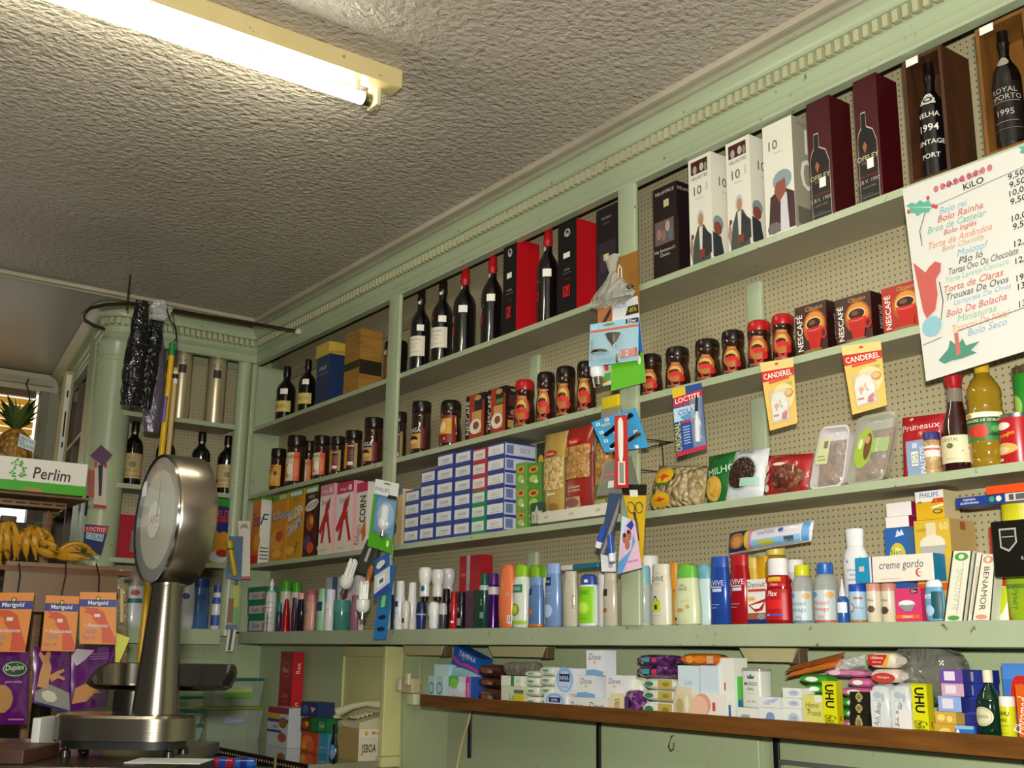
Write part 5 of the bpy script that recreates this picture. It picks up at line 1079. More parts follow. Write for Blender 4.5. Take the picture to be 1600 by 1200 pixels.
for i, (pl, pr, pt, s) in enumerate(((1384, 1420, 807, 'lower of two'), (1385, 1424, 785, 'upper of two'))):
    carton('small_box', pl, pr, pt, 'S0', YF + .056, .06, '#e6e0de', 'plain white small box with magenta side, ' + s, 'box', sidecol='#84164a', on='det' if i == 0 else 'w0', top='w%d' % i)
carton('bulb_box', 1433, 1489, 812, 'S0', YF + .058, .10, '#c9ae58', 'large yellow reflector bulb box standing behind the long cream box', 'box', sidecol='#b89a60',
       front=[('p', [(0, .62), (1, .62), (1, 1), (0, 1)], '#cfae34'), ('t', 'CONCENTRA', .22, .90, .03, '#5a4a1c', 0, .3), ('t', '60', .84, .93, .07, '#e8dcb0'), ('r', .34, .84, .62, .97, '#d8cca8'), ('e', .5, .76, .36, .09, '#dcd6c4'), ('p', [(.12, .74), (.88, .74), (.70, .54), (.30, .54)], '#a8aaa4'), ('r', .36, .50, .64, .56, '#c8c4b0'), ('r', 0, .30, 1, .37, '#d85a1c')], side=[('r', .4, .9, .6, .98, '#a8501c')], top='bb')
carton('bulb_box', 1431, 1475, 767, 'S0', YF + .057, .06, '#d6a81c', 'white and yellow bulb box on top of the large yellow one', 'box', on='bb', front=[('r', 0, .62, 1, 1, '#e8e4dc'), ('t', 'PHILIPS', .5, .86, .17, '#2c6aa8', 0, .86, 0, .008), ('p', [(.55, .56), (.66, .72), (1, .72), (1, .56)], '#c8481c'), ('t', '1', .74, .64, .1, WHITE), ('p', [(.55, .42), (.98, .52), (.98, .44), (.6, .36)], '#ece4c8'), ('e', .78, .26, .17, .08, '#2a2a1c'), ('e', .78, .26, .13, .05, '#c8a848'), ('r', .1, .60, .24, .64, '#5a5a4a')], sidecol='#c8b88a')
def leanbox(cs, Y, d, col, label, front, edgecol, name='toothpaste_box', zfix=None):
    P = [onY(c[0], c[1], Y) for c in cs]
    o = P[0].copy(); fn = quadfn([p - o for p in P]); b = MB(); w = (P[1] - P[0]).length; h = (P[3] - P[0]).length
    vs = [fn(0, 0, 0), fn(1, 0, 0), fn(1, 1, 0), fn(0, 1, 0)] ; v2 = [p + Vector((0, d, 0)) for p in vs]
    b.faces(vs, [(0, 1, 2, 3)], M(col, .4)); b.faces(vs + v2, [(1, 0, 4, 5), (2, 1, 5, 6), (3, 2, 6, 7), (0, 3, 7, 4), (7, 6, 5, 4)], M(edgecol, .4))
    Surf(b, fn, w, h).art(front); single(name, b, o, label, 'box')
leaf = lambda c, k: [('r', .06, .02, .94, .98, '#dfdcc8'), ('r', 0, 0, .08, 1, '#2c3a28'), ('r', .92, 0, 1, 1, '#2c3a28'), ('e', .5, .92, .34, .06, c, 10), ('e', .5, .92, .14, .035, '#d8dcc0'), ('e', .5, .05, .3, .035, c, 10)] + k
leanbox(((1474, 971), (1506, 971), (1520, 861), (1488, 861)), YF + .010, .03, '#e0dccc', 'green bordered toothpaste box leaning, leftmost of three', leaf('#4a9a3c', [('t', 'ALANTOÍNE', .5, .45, .40, '#b0c8a8', 90, .6), ('r', .62, .1, .66, .85, '#c8a8a0')]), '#d6d2c0')
leanbox(((1510, 970), (1524, 970), (1536, 864), (1524, 864)), YF + .020, .03, '#d8d2c4', 'narrow leaning toothpaste box in the middle of three', [('r', 0, 0, .2, 1, '#3a4a30'), ('r', .4, .1, .8, .8, '#c8b8a8')], '#ccc6b4')
leanbox(((1518, 969), (1549, 969), (1557, 866), (1534, 866)), YF + .012, .03, '#e0dccc', 'pink bordered toothpaste box leaning, rightmost of three', leaf('#d0907a', [('t', 'BENAMOR', .5, .48, .34, '#5a4a40', -90, .66)]), '#d6d2c0')
carton('small_box', 1551, 1571, 823, 'S0', YF + .05, .04, '#c0281c', 'red box with white cursive letters behind the leaning boxes', 'box', front=[('t', 'Pegamol', .6, .55, .5, '#f0e0d8', 75, .7), ('e', .85, .95, .2, .05, '#e8a020'), ('r', 0, 0, 1, .36, '#d8dcd0'), ('p', [(.0, .0), (.3, .34), (1, .36), (1, .2), (.6, .1)], '#b8c820')])
tl_('dish_soap', 'oval', 1594, 44, 781, M('#8aa81c', .2, coat=.4), '#c8c01c', 'lime green dish soap bottle with yellow cap at the right edge', [(.05, .75, None, [('r', .1, .3, .8, .35, '#5a7a1c'), ('t', 'LIMÃO', .4, .2, .08, '#4a6a10', 80, .3)], 120), (.80, .98, '#c8c01c', [], 200, 'cap_band')], Y=YF + .045, face=0)
P0 = onY(1557, 903, YF - .01)
b = MB(); w_, h_ = .17, .115
b.rbox(0, w_, 0, .016, 0, h_, M('#16130f', .25), .006)
Surf(b, flat((0, 0, 0), (w_, 0, 0), (0, 0, h_)), w_, h_).art([('p', [(.12, .52), (.12, .86), (.34, .86), (.34, .60), (.23, .44)], '#a8a49a'), ('p', [(.14, .54), (.14, .83), (.32, .83), (.32, .61), (.23, .48)], '#16130f'), ('r', .15, .70, .31, .715, '#a8a49a'), ('t', 'MINIATURE', .62, .42, .07, '#b8b4a8', 0, .5), ('t', 'BABY', .45, .32, .06, '#b8b4a8'), ('t', 'ONE CARD', .62, .2, .06, '#b8b4a8')])
single('flash_pack', b, (P0.x, P0.y - .01, P0.z), 'black flat pack with silver shield emblem in front of the green bottle', 'pack')
# long boxes at the right, resting across the bottles
zt = zat(787, xat(1540, YF + .03, S0 + .25), YF + .03)
def lying(name, pl, pr, pt, pb, Y, d, col, label, front, sidecol=None): return carton(name, pl, pr, pt, 0, Y, d, col, label, 'box', front=front, pb=pb, sidecol=sidecol)
lying('match_box', 1493, 1640, 771, 786, YF + .02, .05, '#1c3a84', 'long dark blue safety match box jutting out near the right edge', [('t', 'FÓSFOROS', .16, .72, .26, '#e8e4e4', 0, .2, 0, .01), ('t', 'DE SEGURANÇA', .16, .32, .26, '#e8e4e4', 0, .26, 0, .01), ('e', .405, .5, .03, .3, '#3a9a5a'), ('e', .48, .5, .03, .3, '#d8dcd0'), ('r', .55, .08, 1, .92, '#c8c8c0'), ('r', .59, .2, .64, .8, '#5a4a48'), ('r', .66, .2, .78, .8, '#5a5a58')])
lying('match_box', 1541, 1640, 755, 769, YF + .02, .05, '#e04a10', 'orange red match box on top of the dark blue one', [])
# packet of wipes lying over the bottles
e0 = [onY(x, y, YF + .04) for x, y in ((1140, 867), (1268, 846), (1272, 813), (1142, 832))]
o = e0[0].copy(); fn = quadfn([p - o for p in e0]); w, h = (e0[1] - e0[0]).length, (e0[3] - e0[0]).length
b = MB(); b.pillow(fn, .030, M('#d6d0d6', .25, coat=.5), amp=.0015, seed=3, edge=.5, nu=18)
def f2(u, v, off):
    bb = max(0.0, (1 - abs(2 * u - 1) ** 2.5) * (1 - abs(2 * v - 1) ** 3)) ** .5
    return fn(u, v, bb * .0325 + off)
Surf(b, f2, w, h, True).art([('r', 0.02, .05, .28, .95, '#2c3050'), ('e', .16, .5, .12, .36, '#a86a34', 14), ('e', .17, .45, .07, .25, '#c88a50'), ('r', .28, .05, .33, .95, '#c8b83c'), ('r', .33, .05, .37, .95, '#c880a8'), ('r', .37, .05, .92, .40, '#8ab8dc'), ('e', .55, .22, .10, .12, '#b8b83c'), ('r', .76, .12, .86, .36, '#4a5060'), ('t', 'toalhitas', .55, .7, .2, '#5a78b0', 0, .3), ('e', .72, .70, .03, .1, '#3a5aa0'), ('r', .93, .05, .99, .95, '#4a90c0')])
single('wipes_packet', b, o, 'white and blue packet of baby wipes lying over the red and yellow bottles', 'packet')
# ================================================================== BROWN SHELF below the ledge
YB = 2.20; ZB = -0.168            # shelf board top; its front lip stands higher
XL = onY(661, 1090, YB).x
t = thing('wall_shelf', (-2.5, YP, ZB), 'brown wood veneer shelf with black steel brackets below the green ledge', 'shelf')
WB_ = wood_mat('brown_veneer', '#583612', '#7a4c1c', (0.6, 8, 8), 0.4)
b = MB(); b.box(XL + 2.5, 1.2 + 2.5, YB - YP, 0.008, -.014, 0, WB_); b.build('board', t)
b = MB(); b.rbox(XL + 2.5, 1.2 + 2.5, YB - YP - .012, YB - YP, -.022, .020, WB_, .002); b.build('front_edge', t)
for px in (733, 934, 1212, 1608):
    x = xat(px, YP - .01, ZB - .08) + 2.5
    b = MB(); BK = M('#12100c', .4)
    b.rbox(x - .010, x + .010, -.010, .006, -.20, -.014, BK, .003); b.box(x - .007, x + .007, YB - YP + .02, .0, -.026, -.0145, BK)
    b.build('bracket', t)
# goods on it
TOP['sh'] = ZB + .0004
def soap(pl, pr, pt, col, label, front=None, Y=YB + .012, d=.05, on='sh', top=None, sidecol=None, group=None, name='soap_box', rough=.4, cat='box'):
    return carton(name, pl, pr, pt, 0, Y, d, col, label, cat, front=front, on=on, top=top, sidecol=sidecol, group=group, rough=rough)
def stack(n, pl, pr, tops, col, lab, front, key, Y=YB + .012, d=.05, sidecol=None, name='soap_box', soft=False, base='sh'):
    """tops from the lowest to the highest"""
    for i in range(n):
        pos = 'lowest' if i == 0 else ('topmost' if i == n - 1 else ('middle one' if n == 3 else 'number %s up' % ORD[i]))
        pack(name, pl, pr, tops[i], col, lab + ', ' + pos, front, Y, d, base if i == 0 else key + str(i - 1), key + str(i), sidecol, lab) if soft else soap(pl, pr, tops[i], col, lab + ', ' + pos, front, Y, d, base if i == 0 else key + str(i - 1), key + str(i), sidecol, lab, name)
def pack(name, pl, pr, pt, mat, label, art, Y=YB + .012, d=.05, on='sh', top=None, sidecol=None, group=None, rx=.3, cat='pack'):
    """rounded soft wrapped bar"""
    z0 = TOP[on]; 
    xa, xb_ = xat(pl, Y, z0 + .01), xat(pr, Y, z0 + .01); xm = (xa + xb_) / 2; h = max(.012, zat(pt, xm, Y) - z0); w = xb_ - xa
    m = M(mat, .3, coat=.4) if isinstance(mat, str) else mat
    b = MB(); n = 14; vs = []; K = 10
    for j in range(K + 1):
        s_ = j / K; k = max(0.02, 1 - abs(2 * s_ - 1) ** 5) ** .25
        for i in range(n):
            a = 2 * pi * i / n; cx, cz = cos(a), sin(a)
            q = (abs(cx) ** 3.2 + abs(cz) ** 3.2) ** (-1 / 3.2)
            vs.append((-w / 2 + w * s_, d / 2 + d / 2 * cx * q * (.75 + .25 * k), h / 2 + h / 2 * cz * q * (.6 + .4 * k) * (.4 + .6 * k)))
    fs = [(j * n + i, j * n + (i + 1) % n, (j + 1) * n + (i + 1) % n, (j + 1) * n + i) for j in range(K) for i in range(n)] + [tuple(range(n)), tuple(K * n + i for i in range(n - 1, -1, -1))]
    b.faces(vs, [f[::-1] for f in fs], m)
    Surf(b, flat((-w * .44, -.0012, h * .12), (w * .88, 0, 0), (0, 0, h * .76)), w * .88, h * .76).art(art)
    o = single(name, b, (xm, Y, z0), label, cat, 0, group)
    if top: TOP[top] = z0 + h + .0006
    return o
CL = M('#c4d4d0', .15, alpha=.6)
soap(669, 679, 1056, '#a8c4c4', 'pale teal tissue pack at the left end of the brown shelf, left one', [('e', .5, .5, .4, .25, '#3a8088', 12), ('e', .5, .5, .3, .18, '#a8c4c4', 12)])
soap(681, 692, 1056, '#a8c4c4', 'pale teal tissue pack at the left end of the brown shelf, right one', [('e', .5, .5, .4, .25, '#3a8088', 12), ('e', .5, .5, .3, .18, '#a8c4c4', 12)])
soap(678, 700, 1038, '#9cc8d0', 'light blue plastic pack standing behind the tissue packs', [('r', 0, .6, 1, 1, '#b8d4d4')], Y=YB + .07)
soap(701, 735, 1057, '#c8ccd4', 'sanitary pad box with a green leaf and pink corner', [('r', 0, .6, .45, 1, '#5aa83c'), ('e', .25, .72, .2, .2, '#7ac050'), ('e', .6, .6, .2, .2, '#d4dce8'), ('t', 'Vania', .4, .2, .18, '#3a4090'), ('r', .8, 0, 1, 1, '#c43a88'), ('t', 'LILIÈRE', .9, .5, .15, '#f0d8e4', 90, .7), ('r', 0, 0, 1, .08, '#c43a88')], sidecol='#2450a4', top='pad')
pack('plastic_pack', 700, 740, 1040, '#8ab8c4', 'crinkled light blue plastic pack behind the sanitary pads', [], Y=YB + .075)
# leaning tampon box
e0 = [onY(x, y, YB + .05) for x, y in ((703, 1037), (745, 1047), (757, 1022), (711, 1008))]
leanbox(((705, 1036), (748, 1054), (752, 1030), (711, 1008)), YB + .075, .05, '#1c58b0', 'blue tampon box tilted on top of the packs with a pink wave', [('t', 'TAMPAX', .52, .72, .30, '#e8ecf4', 0, .9, .15, .01), ('t', 'regular', .4, .48, .12, '#a8c0e0'), ('p', [(0, .34), (.25, .10), (.6, .12), (1, .02), (1, .22), (.6, .34), (.3, .24), (.05, .5)], '#c43a90')], '#1c4c9c', name='tampon_box')
BRB = M('#3a1c14', .2, coat=.8)
stack(3, 746, 781, [1075, 1058, 1038], BRB, 'brown glossy pack of sweets in the stack right of the sanitary pads', [('e', .4, .5, .3, .3, '#6a4438', 8), ('e', .6, .4, .15, .2, '#8a7068', 6)], 'br', soft=True, name='sweets_pack')
GY = film_mat('grey_wrap', '#6a665a', 1.0, .3, .5, 30)
soap(783, 815, 1072, '#c4ccb4', 'small pale green soap box beside the brown packs, lower', [('r', .0, .1, 1, .18, '#3a7a4a'), ('t', 'Lux', .6, .5, .3, '#3a7a4a', 0, .4)], top='gs0')
soap(783, 814, 1056, '#d8dccc', 'small white soap box with a bright green stripe', [('r', .5, 0, .66, 1, '#2c8a3c'), ('t', 'o', .85, .5, .3, '#4a8a5a', 0, .3)], on='gs0', top='gs1')
pack('wrapped_bar', 785, 808, 1034, GY, 'grey translucent wrapped bar on the green striped box, left', [], on='gs1')
pack('wrapped_bar', 809, 832, 1034, GY, 'grey translucent wrapped bar beside the yellow tin, right', [], on='gs1', Y=YB + .02)
soap(803, 818, 1078, '#c8b838', 'small mustard yellow box between the white soaps', [('r', .1, .2, .8, .3, '#8a7a20'), ('r', 0, .8, 1, 1, '#5a6a5a')], Y=YB + .006, d=.004)
soap(824, 841, 1043, '#c0b03c', 'flat yellow box beneath the grey wrapped bars', [('r', 0, .5, 1, .8, '#6a7a6a')], Y=YB + .055, top='yl')
W1 = M('#d8dccc', .3, coat=.4)
palm = [('e', .5, .6, .3, .14, '#5a9a78', 8), ('t', 'Palm', .5, .4, .3, '#3a7a5a', 0, .5)]
stack(4, 819, 840, [1088, 1073, 1058, 1048], W1, 'white wrapped soap bar in the left column', palm, 'wa', soft=True, name='soap_bar')
stack(4, 842, 864, [1088, 1072, 1056, 1041], W1, 'white wrapped soap bar in the right column', palm, 'wb', soft=True, name='soap_bar')
dv = lambda: [('t', 'Dove', .5, .74, .26, '#5a608c', 0, .7, .2), ('e', .5, .50, .06, .06, '#c8b050', 8), ('p', [(0, .0), (1, .0), (1, .16), (.5, .24), (0, .20)], '#7aa8d4')]
nv = lambda: [('e', .5, .55, .42, .5, '#8ab4e0'), ('e', .5, .5, .34, .38, '#b8d0ec'), ('r', .24, .48, .76, .78, '#1c2c66'), ('t', 'NIVEA', .5, .62, .16, WHITE, 0, .42), ('r', .3, .26, .7, .29, '#8aa0c8')]
soap(850, 884, 1084, '#d4d8e0', 'white soap box with navy square, at the bottom left of the cream soaps', nv(), Y=YB + .004, top='nb')
soap(887, 915, 1089, '#dcdcdc', 'long white cream soap box on the shelf, left of the lowest pair', [('t', 'Dove', .5, .42, .5, '#5a608c', 0, .7, .2)], top='d0')
soap(916, 948, 1089, '#dcdcdc', 'long white cream soap box on the shelf, right of the lowest pair', [('t', 'Dove', .5, .42, .5, '#5a608c', 0, .7, .2)], top='d1')
soap(867, 898, 1044, '#dadee4', 'large white soap box with navy square on the cream soaps', nv(), on='nb')
soap(902, 930, 1055, '#dedee0', 'white cream soap box in the middle, beside the navy square box', dv(), on='d0', sidecol='#d0d4dc', top='d2')
soap(947, 974, 1055, '#dedee0', 'white cream soap box partly behind the wrapped soaps', dv()[:2], on='d1', Y=YB + .016, top='d3')
soap(916, 943, 1016, '#dedee0', 'white cream soap box on top of the pile, highest', dv(), on='d2', sidecol='#d4d8e0')
soap(953, 971, 1083, '#dccfa8', 'small cream soap box with vertical brown name', [('t', 'feno', .5, .45, .5, '#6a4a2a', 80, .6, .2), ('r', .75, .2, .85, .8, '#c8a050')], Y=YB + .003, d=.02)
PUR = speckle('purple_print', ['#40184a', '#6a2a7a', '#2a1030', '#7a4a8a', '#a06a9a'], 70, .2, .3, .8)
pack('sweets_pack', 975, 1000, 1078, PUR, 'glossy purple pack standing between the soap bars', [('r', .0, .2, .3, .8, '#4a3a6a')], Y=YB + .003, d=.03)
gold = [('e', .2, .5, .16, .3, '#3a7a5a', 8), ('r', .52, .0, 1, 1, '#c0a050'), ('e', .78, .5, .12, .25, '#7a8a3a', 8)]
stack(3, 1003, 1054, [1096, 1078, 1060], W1, 'white and gold wrapped soap bar right of the purple pack', gold, 'wg', soft=True, name='soap_bar')
pack('soap_bar', 978, 1002, 1058, W1, 'white wrapped soap bar above the small purple pack', [('r', .4, .3, .8, .6, '#3a8a6a')], Y=YB + .05)
stack(2, 994, 1052, [1040, 1023], PUR, 'purple pack of wrapped sweets on top of the soap bars', [('r', .12, .25, .36, .75, '#3a9a8a'), ('e', .5, .5, .08, .3, '#c83a4a')], 'pp', soft=True, base='wg2', name='sweets_pack')
# right part
soap(1060, 1093, 1040, '#b8c8d4', 'pale blue soap packet standing below the orange pack, left', [('r', 0, .5, 1, 1, '#c8d8e0'), ('t', 'Lux', .5, .7, .1, '#8aa0b8')], top='bs')
soap(1095, 1121, 1040, '#b4c4d2', 'pale blue soap packet standing below the orange pack, right', [('r', 0, .5, 1, 1, '#c4d4de')])
pack('soap_bar', 1062, 1122, 1021, M('#c4641c', .15, coat=.8), 'orange glossy round ended soap pack on the pale blue packets', [('e', .25, .5, .12, .4, '#e0902c'), ('e', .55, .5, .2, .4, '#d8781c'), ('r', .75, .1, .95, .9, '#c8a080')], on='bs')
pack('soap_pouch', 1052, 1086, 1073, M('#cfc6a8', .2, coat=.6), 'crinkled cream coloured soap pouch in front of pale blue packets', [('e', .3, .4, .2, .3, '#b0a068'), ('e', .7, .5, .1, .35, '#e4dcc4')], Y=YB + .003, d=.008)
soap(1088, 1135, 1084, '#e0dcd4', 'white soap box with a peach swirl beside the cream pouch', [('e', .2, .6, .3, .4, '#d89a80'), ('e', .1, .5, .3, .4, '#e0b8a0'), ('r', .55, .4, .65, .7, '#c84a3a')], Y=YB + .003, d=.008)
soap(1121, 1148, 1028, '#dcdcd4', 'tall white box with a small blue panel and red mark', [('r', 0, .05, .75, .28, '#2c5aa8'), ('r', .42, .50, .50, .62, '#b83a3a'), ('p', [(0, 1), (.3, 1), (0, .8)], '#d8a08a')], Y=YB + .02)
soap(1145, 1160, 1057, '#4aa83c', 'bright green box beside the white tin', [('e', .8, .4, .25, .12, '#1c5a9a')], Y=YB + .03)
stack(1, 1152, 1185, [1106], '#d8dad4', 'small white soap box under the tin, beside the green box', [('r', .2, .4, .6, .6, '#8a9a98')], 'sm')
soap(1186, 1222, 1106, '#d8dad8', 'small white soap box on the shelf, second from the green box', [('e', .5, .5, .2, .3, '#7a90c0', 8)], top='s1')
soap(1186, 1218, 1089, '#d8dad8', 'small white soap box with blue bow, upper one', [('p', [(.3, .6), (.8, .9), (1, .9), (.7, .4)], '#a8b4d4'), ('t', 'Hello', .4, .4, .3, '#6a78a8', 0, .3)], on='s1')
for i, pt in enumerate((1107, 1091, 1075)):
    soap(1223, 1252, pt, '#dadcd6', 'small white soap box beside the yellow one, %s of three' % ('lowest', 'middle', 'topmost')[i], [('e', .6, .5, .3, .3, '#b0bccc', 10), ('t', 'soap', .6, .5, .25, '#7a8090', 0, .3)], on='sh' if i == 0 else 'q%d' % (i - 1), top='q%d' % i)
# tin
z0 = TOP['sm0']; Y = YB + .014
xa, xb_ = xat(1160, Y, z0), xat(1189, Y, z0); hT = zat(1043, xa, Y) - z0; wT = xb_ - xa
t = thing('tin', ((xa + xb_) / 2, Y, z0), 'white metal tin with a crown and dark green lettering', 'tin')
b = MB(); b.rbox(-wT / 2, wT / 2, 0, .045, 0, hT - .006, M('#d0d2c8', .3), .006)
Surf(b, flat((-wT / 2, 0, 0), (wT, 0, 0), (0, 0, hT)), wT, hT).art([('p', [(.34, .72), (.66, .72), (.70, .82), (.58, .77), (.5, .86), (.42, .77), (.30, .82)], '#4a5a54'), ('t', 'MUSGO', .5, .60, .09, '#24503c', 0, .75, 0, .01), ('t', 'REAL', .5, .47, .07, '#24503c', 0, .5, 0, .01), ('r', .3, .36, .7, .365, '#5a6a60'), ('t', 'Ach. Brito', .55, .16, .06, '#b84a4a', 0, .5, .3)])
b.build('body', t)
b = MB(); b.rbox(-wT / 2 - .001, wT / 2 + .001, -.001, .046, hT - .010, hT, M('#b8bab0', .25, .5), .006); b.build('lid', t)
soap(1256, 1286, 1086, '#d2cb6a', 'pale yellow soap box left of the first bright yellow glue box', [('t', 'Heno', .45, .72, .16, '#5a5a20', 0, .7, .3), ('t', 'de', .25, .6, .1, '#5a5a20'), ('t', 'Pravia', .55, .5, .16, '#5a5a20', 0, .7, .3), ('r', .6, .8, 1, 1, '#d8dcc8')], Y=YB + .01)
def uhu(pl, pr, pt, label):
    carton('glue_box', pl, pr, pt, 0, YB + .004, .022, '#d2cf10', label, 'box', on='sh', sidecol='#b8b410', front=[('t', 'UHU', .5, .70, .62, BLACK, -90, .46, 0, .03), ('t', 'Cola', .66, .22, .18, BLACK, -90, .2), ('t', 'Universal', .34, .18, .18, BLACK, -90, .3), ('r', 0, .97, 1, 1, '#b8b410')], side=[('r', .4, .22, .6, .32, '#b83a1c')])
uhu(1286, 1308, 1064, 'tall yellow glue box with black letters, left one')
uhu(1426, 1450, 1068, 'tall yellow glue box with black letters, right one')
def bar(pl, pr, pt, col, label, on, top, art, Y=YB + .05): pack('soap_bar', pl, pr, pt, M(col, .2, coat=.8), label, art, on=on, top=top, Y=Y)
TOP['gz'] = ZB + .10
wl = [('e', .5, .5, .28, .36, '#dce4dc', 8)]
for i, (pt, s) in enumerate(((1118, 'first'), (1101, 'second'), (1084, 'third'), (1069, 'fourth'), (1054, 'fifth'))):
    bar(1256 if i < 4 else 1248, 1290, pt, '#3a9a2c', 'bright green wrapped soap bar behind the yellow box, %s from the shelf' % s, 'sh' if i == 0 else 'g%d' % (i - 1), 'g%d' % i, wl)
for i, (pt, s) in enumerate(((1124, 'first'), (1107, 'second'), (1090, 'third'), (1074, 'fourth'), (1059, 'fifth'))):
    bar(1312 if i < 4 else 1324, 1358, pt, '#c86a94' if i in (0, 3, 4) else '#3a9a2c', '%s wrapped soap bar behind the black packs, %s from the shelf' % ('pink' if i in (0, 3, 4) else 'green', s), 'sh' if i == 0 else 'h%d' % (i - 1), 'h%d' % i, wl)
bar(1288, 1350, 1045, '#c878a0', 'long pink wrapped soap bar on top of the pile', 'h4', 'h5', [('e', .25, .5, .18, .4, '#e0b8cc', 10), ('t', 'Lux', .7, .5, .3, '#9a5080', 0, .3)])
for i, pt in enumerate((1116, 1099, 1081)):
    soap(1328, 1357, pt, '#1c1a14', 'black soap pack with a gold seal, %s of three' % ('lowest', 'middle', 'topmost')[i], [('e', .5, .55, .20, .34, '#a89c64', 8), ('r', .42, .1, .58, .95, '#a89c64'), ('e', .5, .55, .13, .22, '#7a7044', 8)], Y=YB + .006, on='sh' if i == 0 else 'k%d' % (i - 1), top='k%d' % i, d=.03)
# flat orange packs tilted in clear wrap
e0 = [onY(x, y, YB + .06) for x, y in ((1226, 1060), (1312, 1042), (1322, 1028), (1236, 1050))]
o = e0[0].copy(); fn = quadfn([p - o for p in e0])
b = MB(); b.pillow(fn, .010, M('#c46a24', .2, coat=.8), amp=.002, nu=16); b.T = Matrix.Translation((0, 0, .014)); b.pillow(fn, .007, M('#8a4a20', .2, coat=.8), amp=.002, nu=16)
single('biscuit_pack', b, o, 'flat orange brown pack lying tilted on the green soap bars', 'pack')
e0 = [onY(x, y, YB + .055) for x, y in ((1300, 1052), (1352, 1040), (1352, 1022), (1312, 1030))]
o = e0[0].copy(); fn = quadfn([p - o for p in e0]); b = MB(); b.pillow(fn, .012, FILM, amp=.004, nu=16, seed=4); single('plastic_bag', b, o, 'loose clear wrap sticking out beside the tilted orange pack', 'bag')
# lifebuoy and large white soaps
lw = [('r', .08, .04, .92, .96, '#ccd0d0'), ('r', .26, .05, .62, .72, '#8a8e90'), ('r', .275, .06, .605, .71, '#d4d8d8'), ('t', 'Ach. Brito', .46, .38, .16, '#3a3c44', 80, .6, .2), ('e', .5, .86, .25, .09, '#a8b4c0', 9), ('e', .82, .8, .1, .12, '#a8b4c0', 7)]
pack('soap_pouch', 1360, 1390, 1067, M('#c8ccca', .2, coat=.7), 'large white wrapped soap pack with framed script, left of the pair', lw, Y=YB + .004, d=.06, top='lf')
pack('soap_pouch', 1392, 1424, 1067, M('#c8ccca', .2, coat=.7), 'large white wrapped soap pack right of the pair', lw, Y=YB + .012, d=.06)
lb = [('p', [(.0, .1), (.62, .1), (.80, .95), (0, .95)], '#b8201c'), ('p', [(.0, .0), (.55, .0), (.8, .95), (.9, .95), (.75, .0)], '#d8a02c'), ('t', 'Lifebuoy', .38, .68, .34, '#f0e8dc', 0, .7, .1), ('t', 'Sabão Soap', .36, .35, .18, '#f0e8dc', 0, .5)]
pack('soap_pouch', 1360, 1402, 1045, M('#d8c8bc', .15, coat=.8), 'red and white soap pack with script, lower of the two', [('e', .5, .3, .5, .5, '#b83a34'), ('t', 'Nutrogena', .5, .35, .28, '#f0dcd4', 0, .8, .3)], on='lf', top='lf1', Y=YB + .006)
pack('soap_pouch', 1355, 1398, 1019, M('#d8d0bc', .15, coat=.8), 'red and yellow soap pack, uppermost beside the grey bag', lb, on='lf1', Y=YB + .008)
soap(1405, 1425, 1109, '#dcdad4', 'small plain white box left of the second glue box', None, Y=YB + .003, d=.008)
# grey plastic bag
b = MB(); rnd = random.Random(5); vs = []; 
c = onY(1452, 1050, YB + .085)
nu, nv = 14, 12
for j in range(nv + 1):
    v = j / nv * pi
    for i in range(nu):
        a = 2 * pi * i / nu; r = 1 + rnd.uniform(-.13, .13)
        vs.append((.095 * sin(v) * cos(a) * r, .04 * sin(v) * sin(a) * r, .070 * cos(v) * (1 + rnd.uniform(-.06, .06))))
b.faces(vs, [(j * nu + i, (j + 1) * nu + i, (j + 1) * nu + (i + 1) % nu, j * nu + (i + 1) % nu) for j in range(nv) for i in range(nu)], film_mat('grey_bag_film', '#77786c', .72, .15, 1.0, 18))
single('plastic_bag', b, c, 'crumpled grey plastic bag stuffed behind the second glue box', 'bag')
def sq(pl, pr, pt, col, label, on, top, extra=None, **k): soap(pl, pr, pt, col, label, [('r', .18, .2, .66, .85, '#d8d0dc')] + (extra or []), on=on, top=top, sidecol='#1c2470', **k)
soap(1493, 1522, 1134, '#2c6ab4', 'small bright blue box low beside the green bottle', [('r', 0, .8, 1, 1, '#8ab4d4'), ('e', .15, .5, .1, .3, '#d8dce8', 8), ('t', 'Nivea', .5, .4, .3, '#d8dce8', 0, .5)], Y=YB + .004, d=.008)
YC_ = YB + .014
soap(1461, 1494, 1131, '#c49a38', 'golden yellow wrapped box right of the second glue box, lower', [('e', .5, .5, .3, .3, '#e0c468', 7)], top='y0', Y=YC_)
soap(1461, 1494, 1112, '#c8a03c', 'golden yellow wrapped box right of the second glue box, upper', [('e', .3, .5, .2, .3, '#e4cc78', 7), ('e', .7, .4, .15, .3, '#e4cc78', 7)], on='y0', top='y1', Y=YC_)
sq(1466, 1502, 1088, '#8aa4d8', 'light blue perfume box with white patch, third from the shelf', 'y1', 'y2', Y=YC_)
sq(1471, 1506, 1068, '#c8a0b4', 'pink perfume box with white patch on the light blue one', 'y2', 'y3', Y=YC_)
sq(1469, 1504, 1046, '#6a4a9c', 'purple perfume box with white patch, topmost of its stack', 'y3', 'y4', Y=YC_)
for i, (pt, s) in enumerate(((1112, 'lowest'), (1090, 'second'), (1068, 'third'), (1047, 'topmost'))):
    soap(1508, 1541, pt, '#1c2470' if i < 2 else '#1f2a80', 'navy blue box behind the green bottle, %s of four' % s, [('r', .1, .15, .4, .85, '#8a8a98') if i > 1 else ('r', 0, .9, 1, 1, '#2c3a90')] , Y=YB + .045, on='sh' if i == 0 else 'nn%d' % (i - 1), top='nn%d' % i)
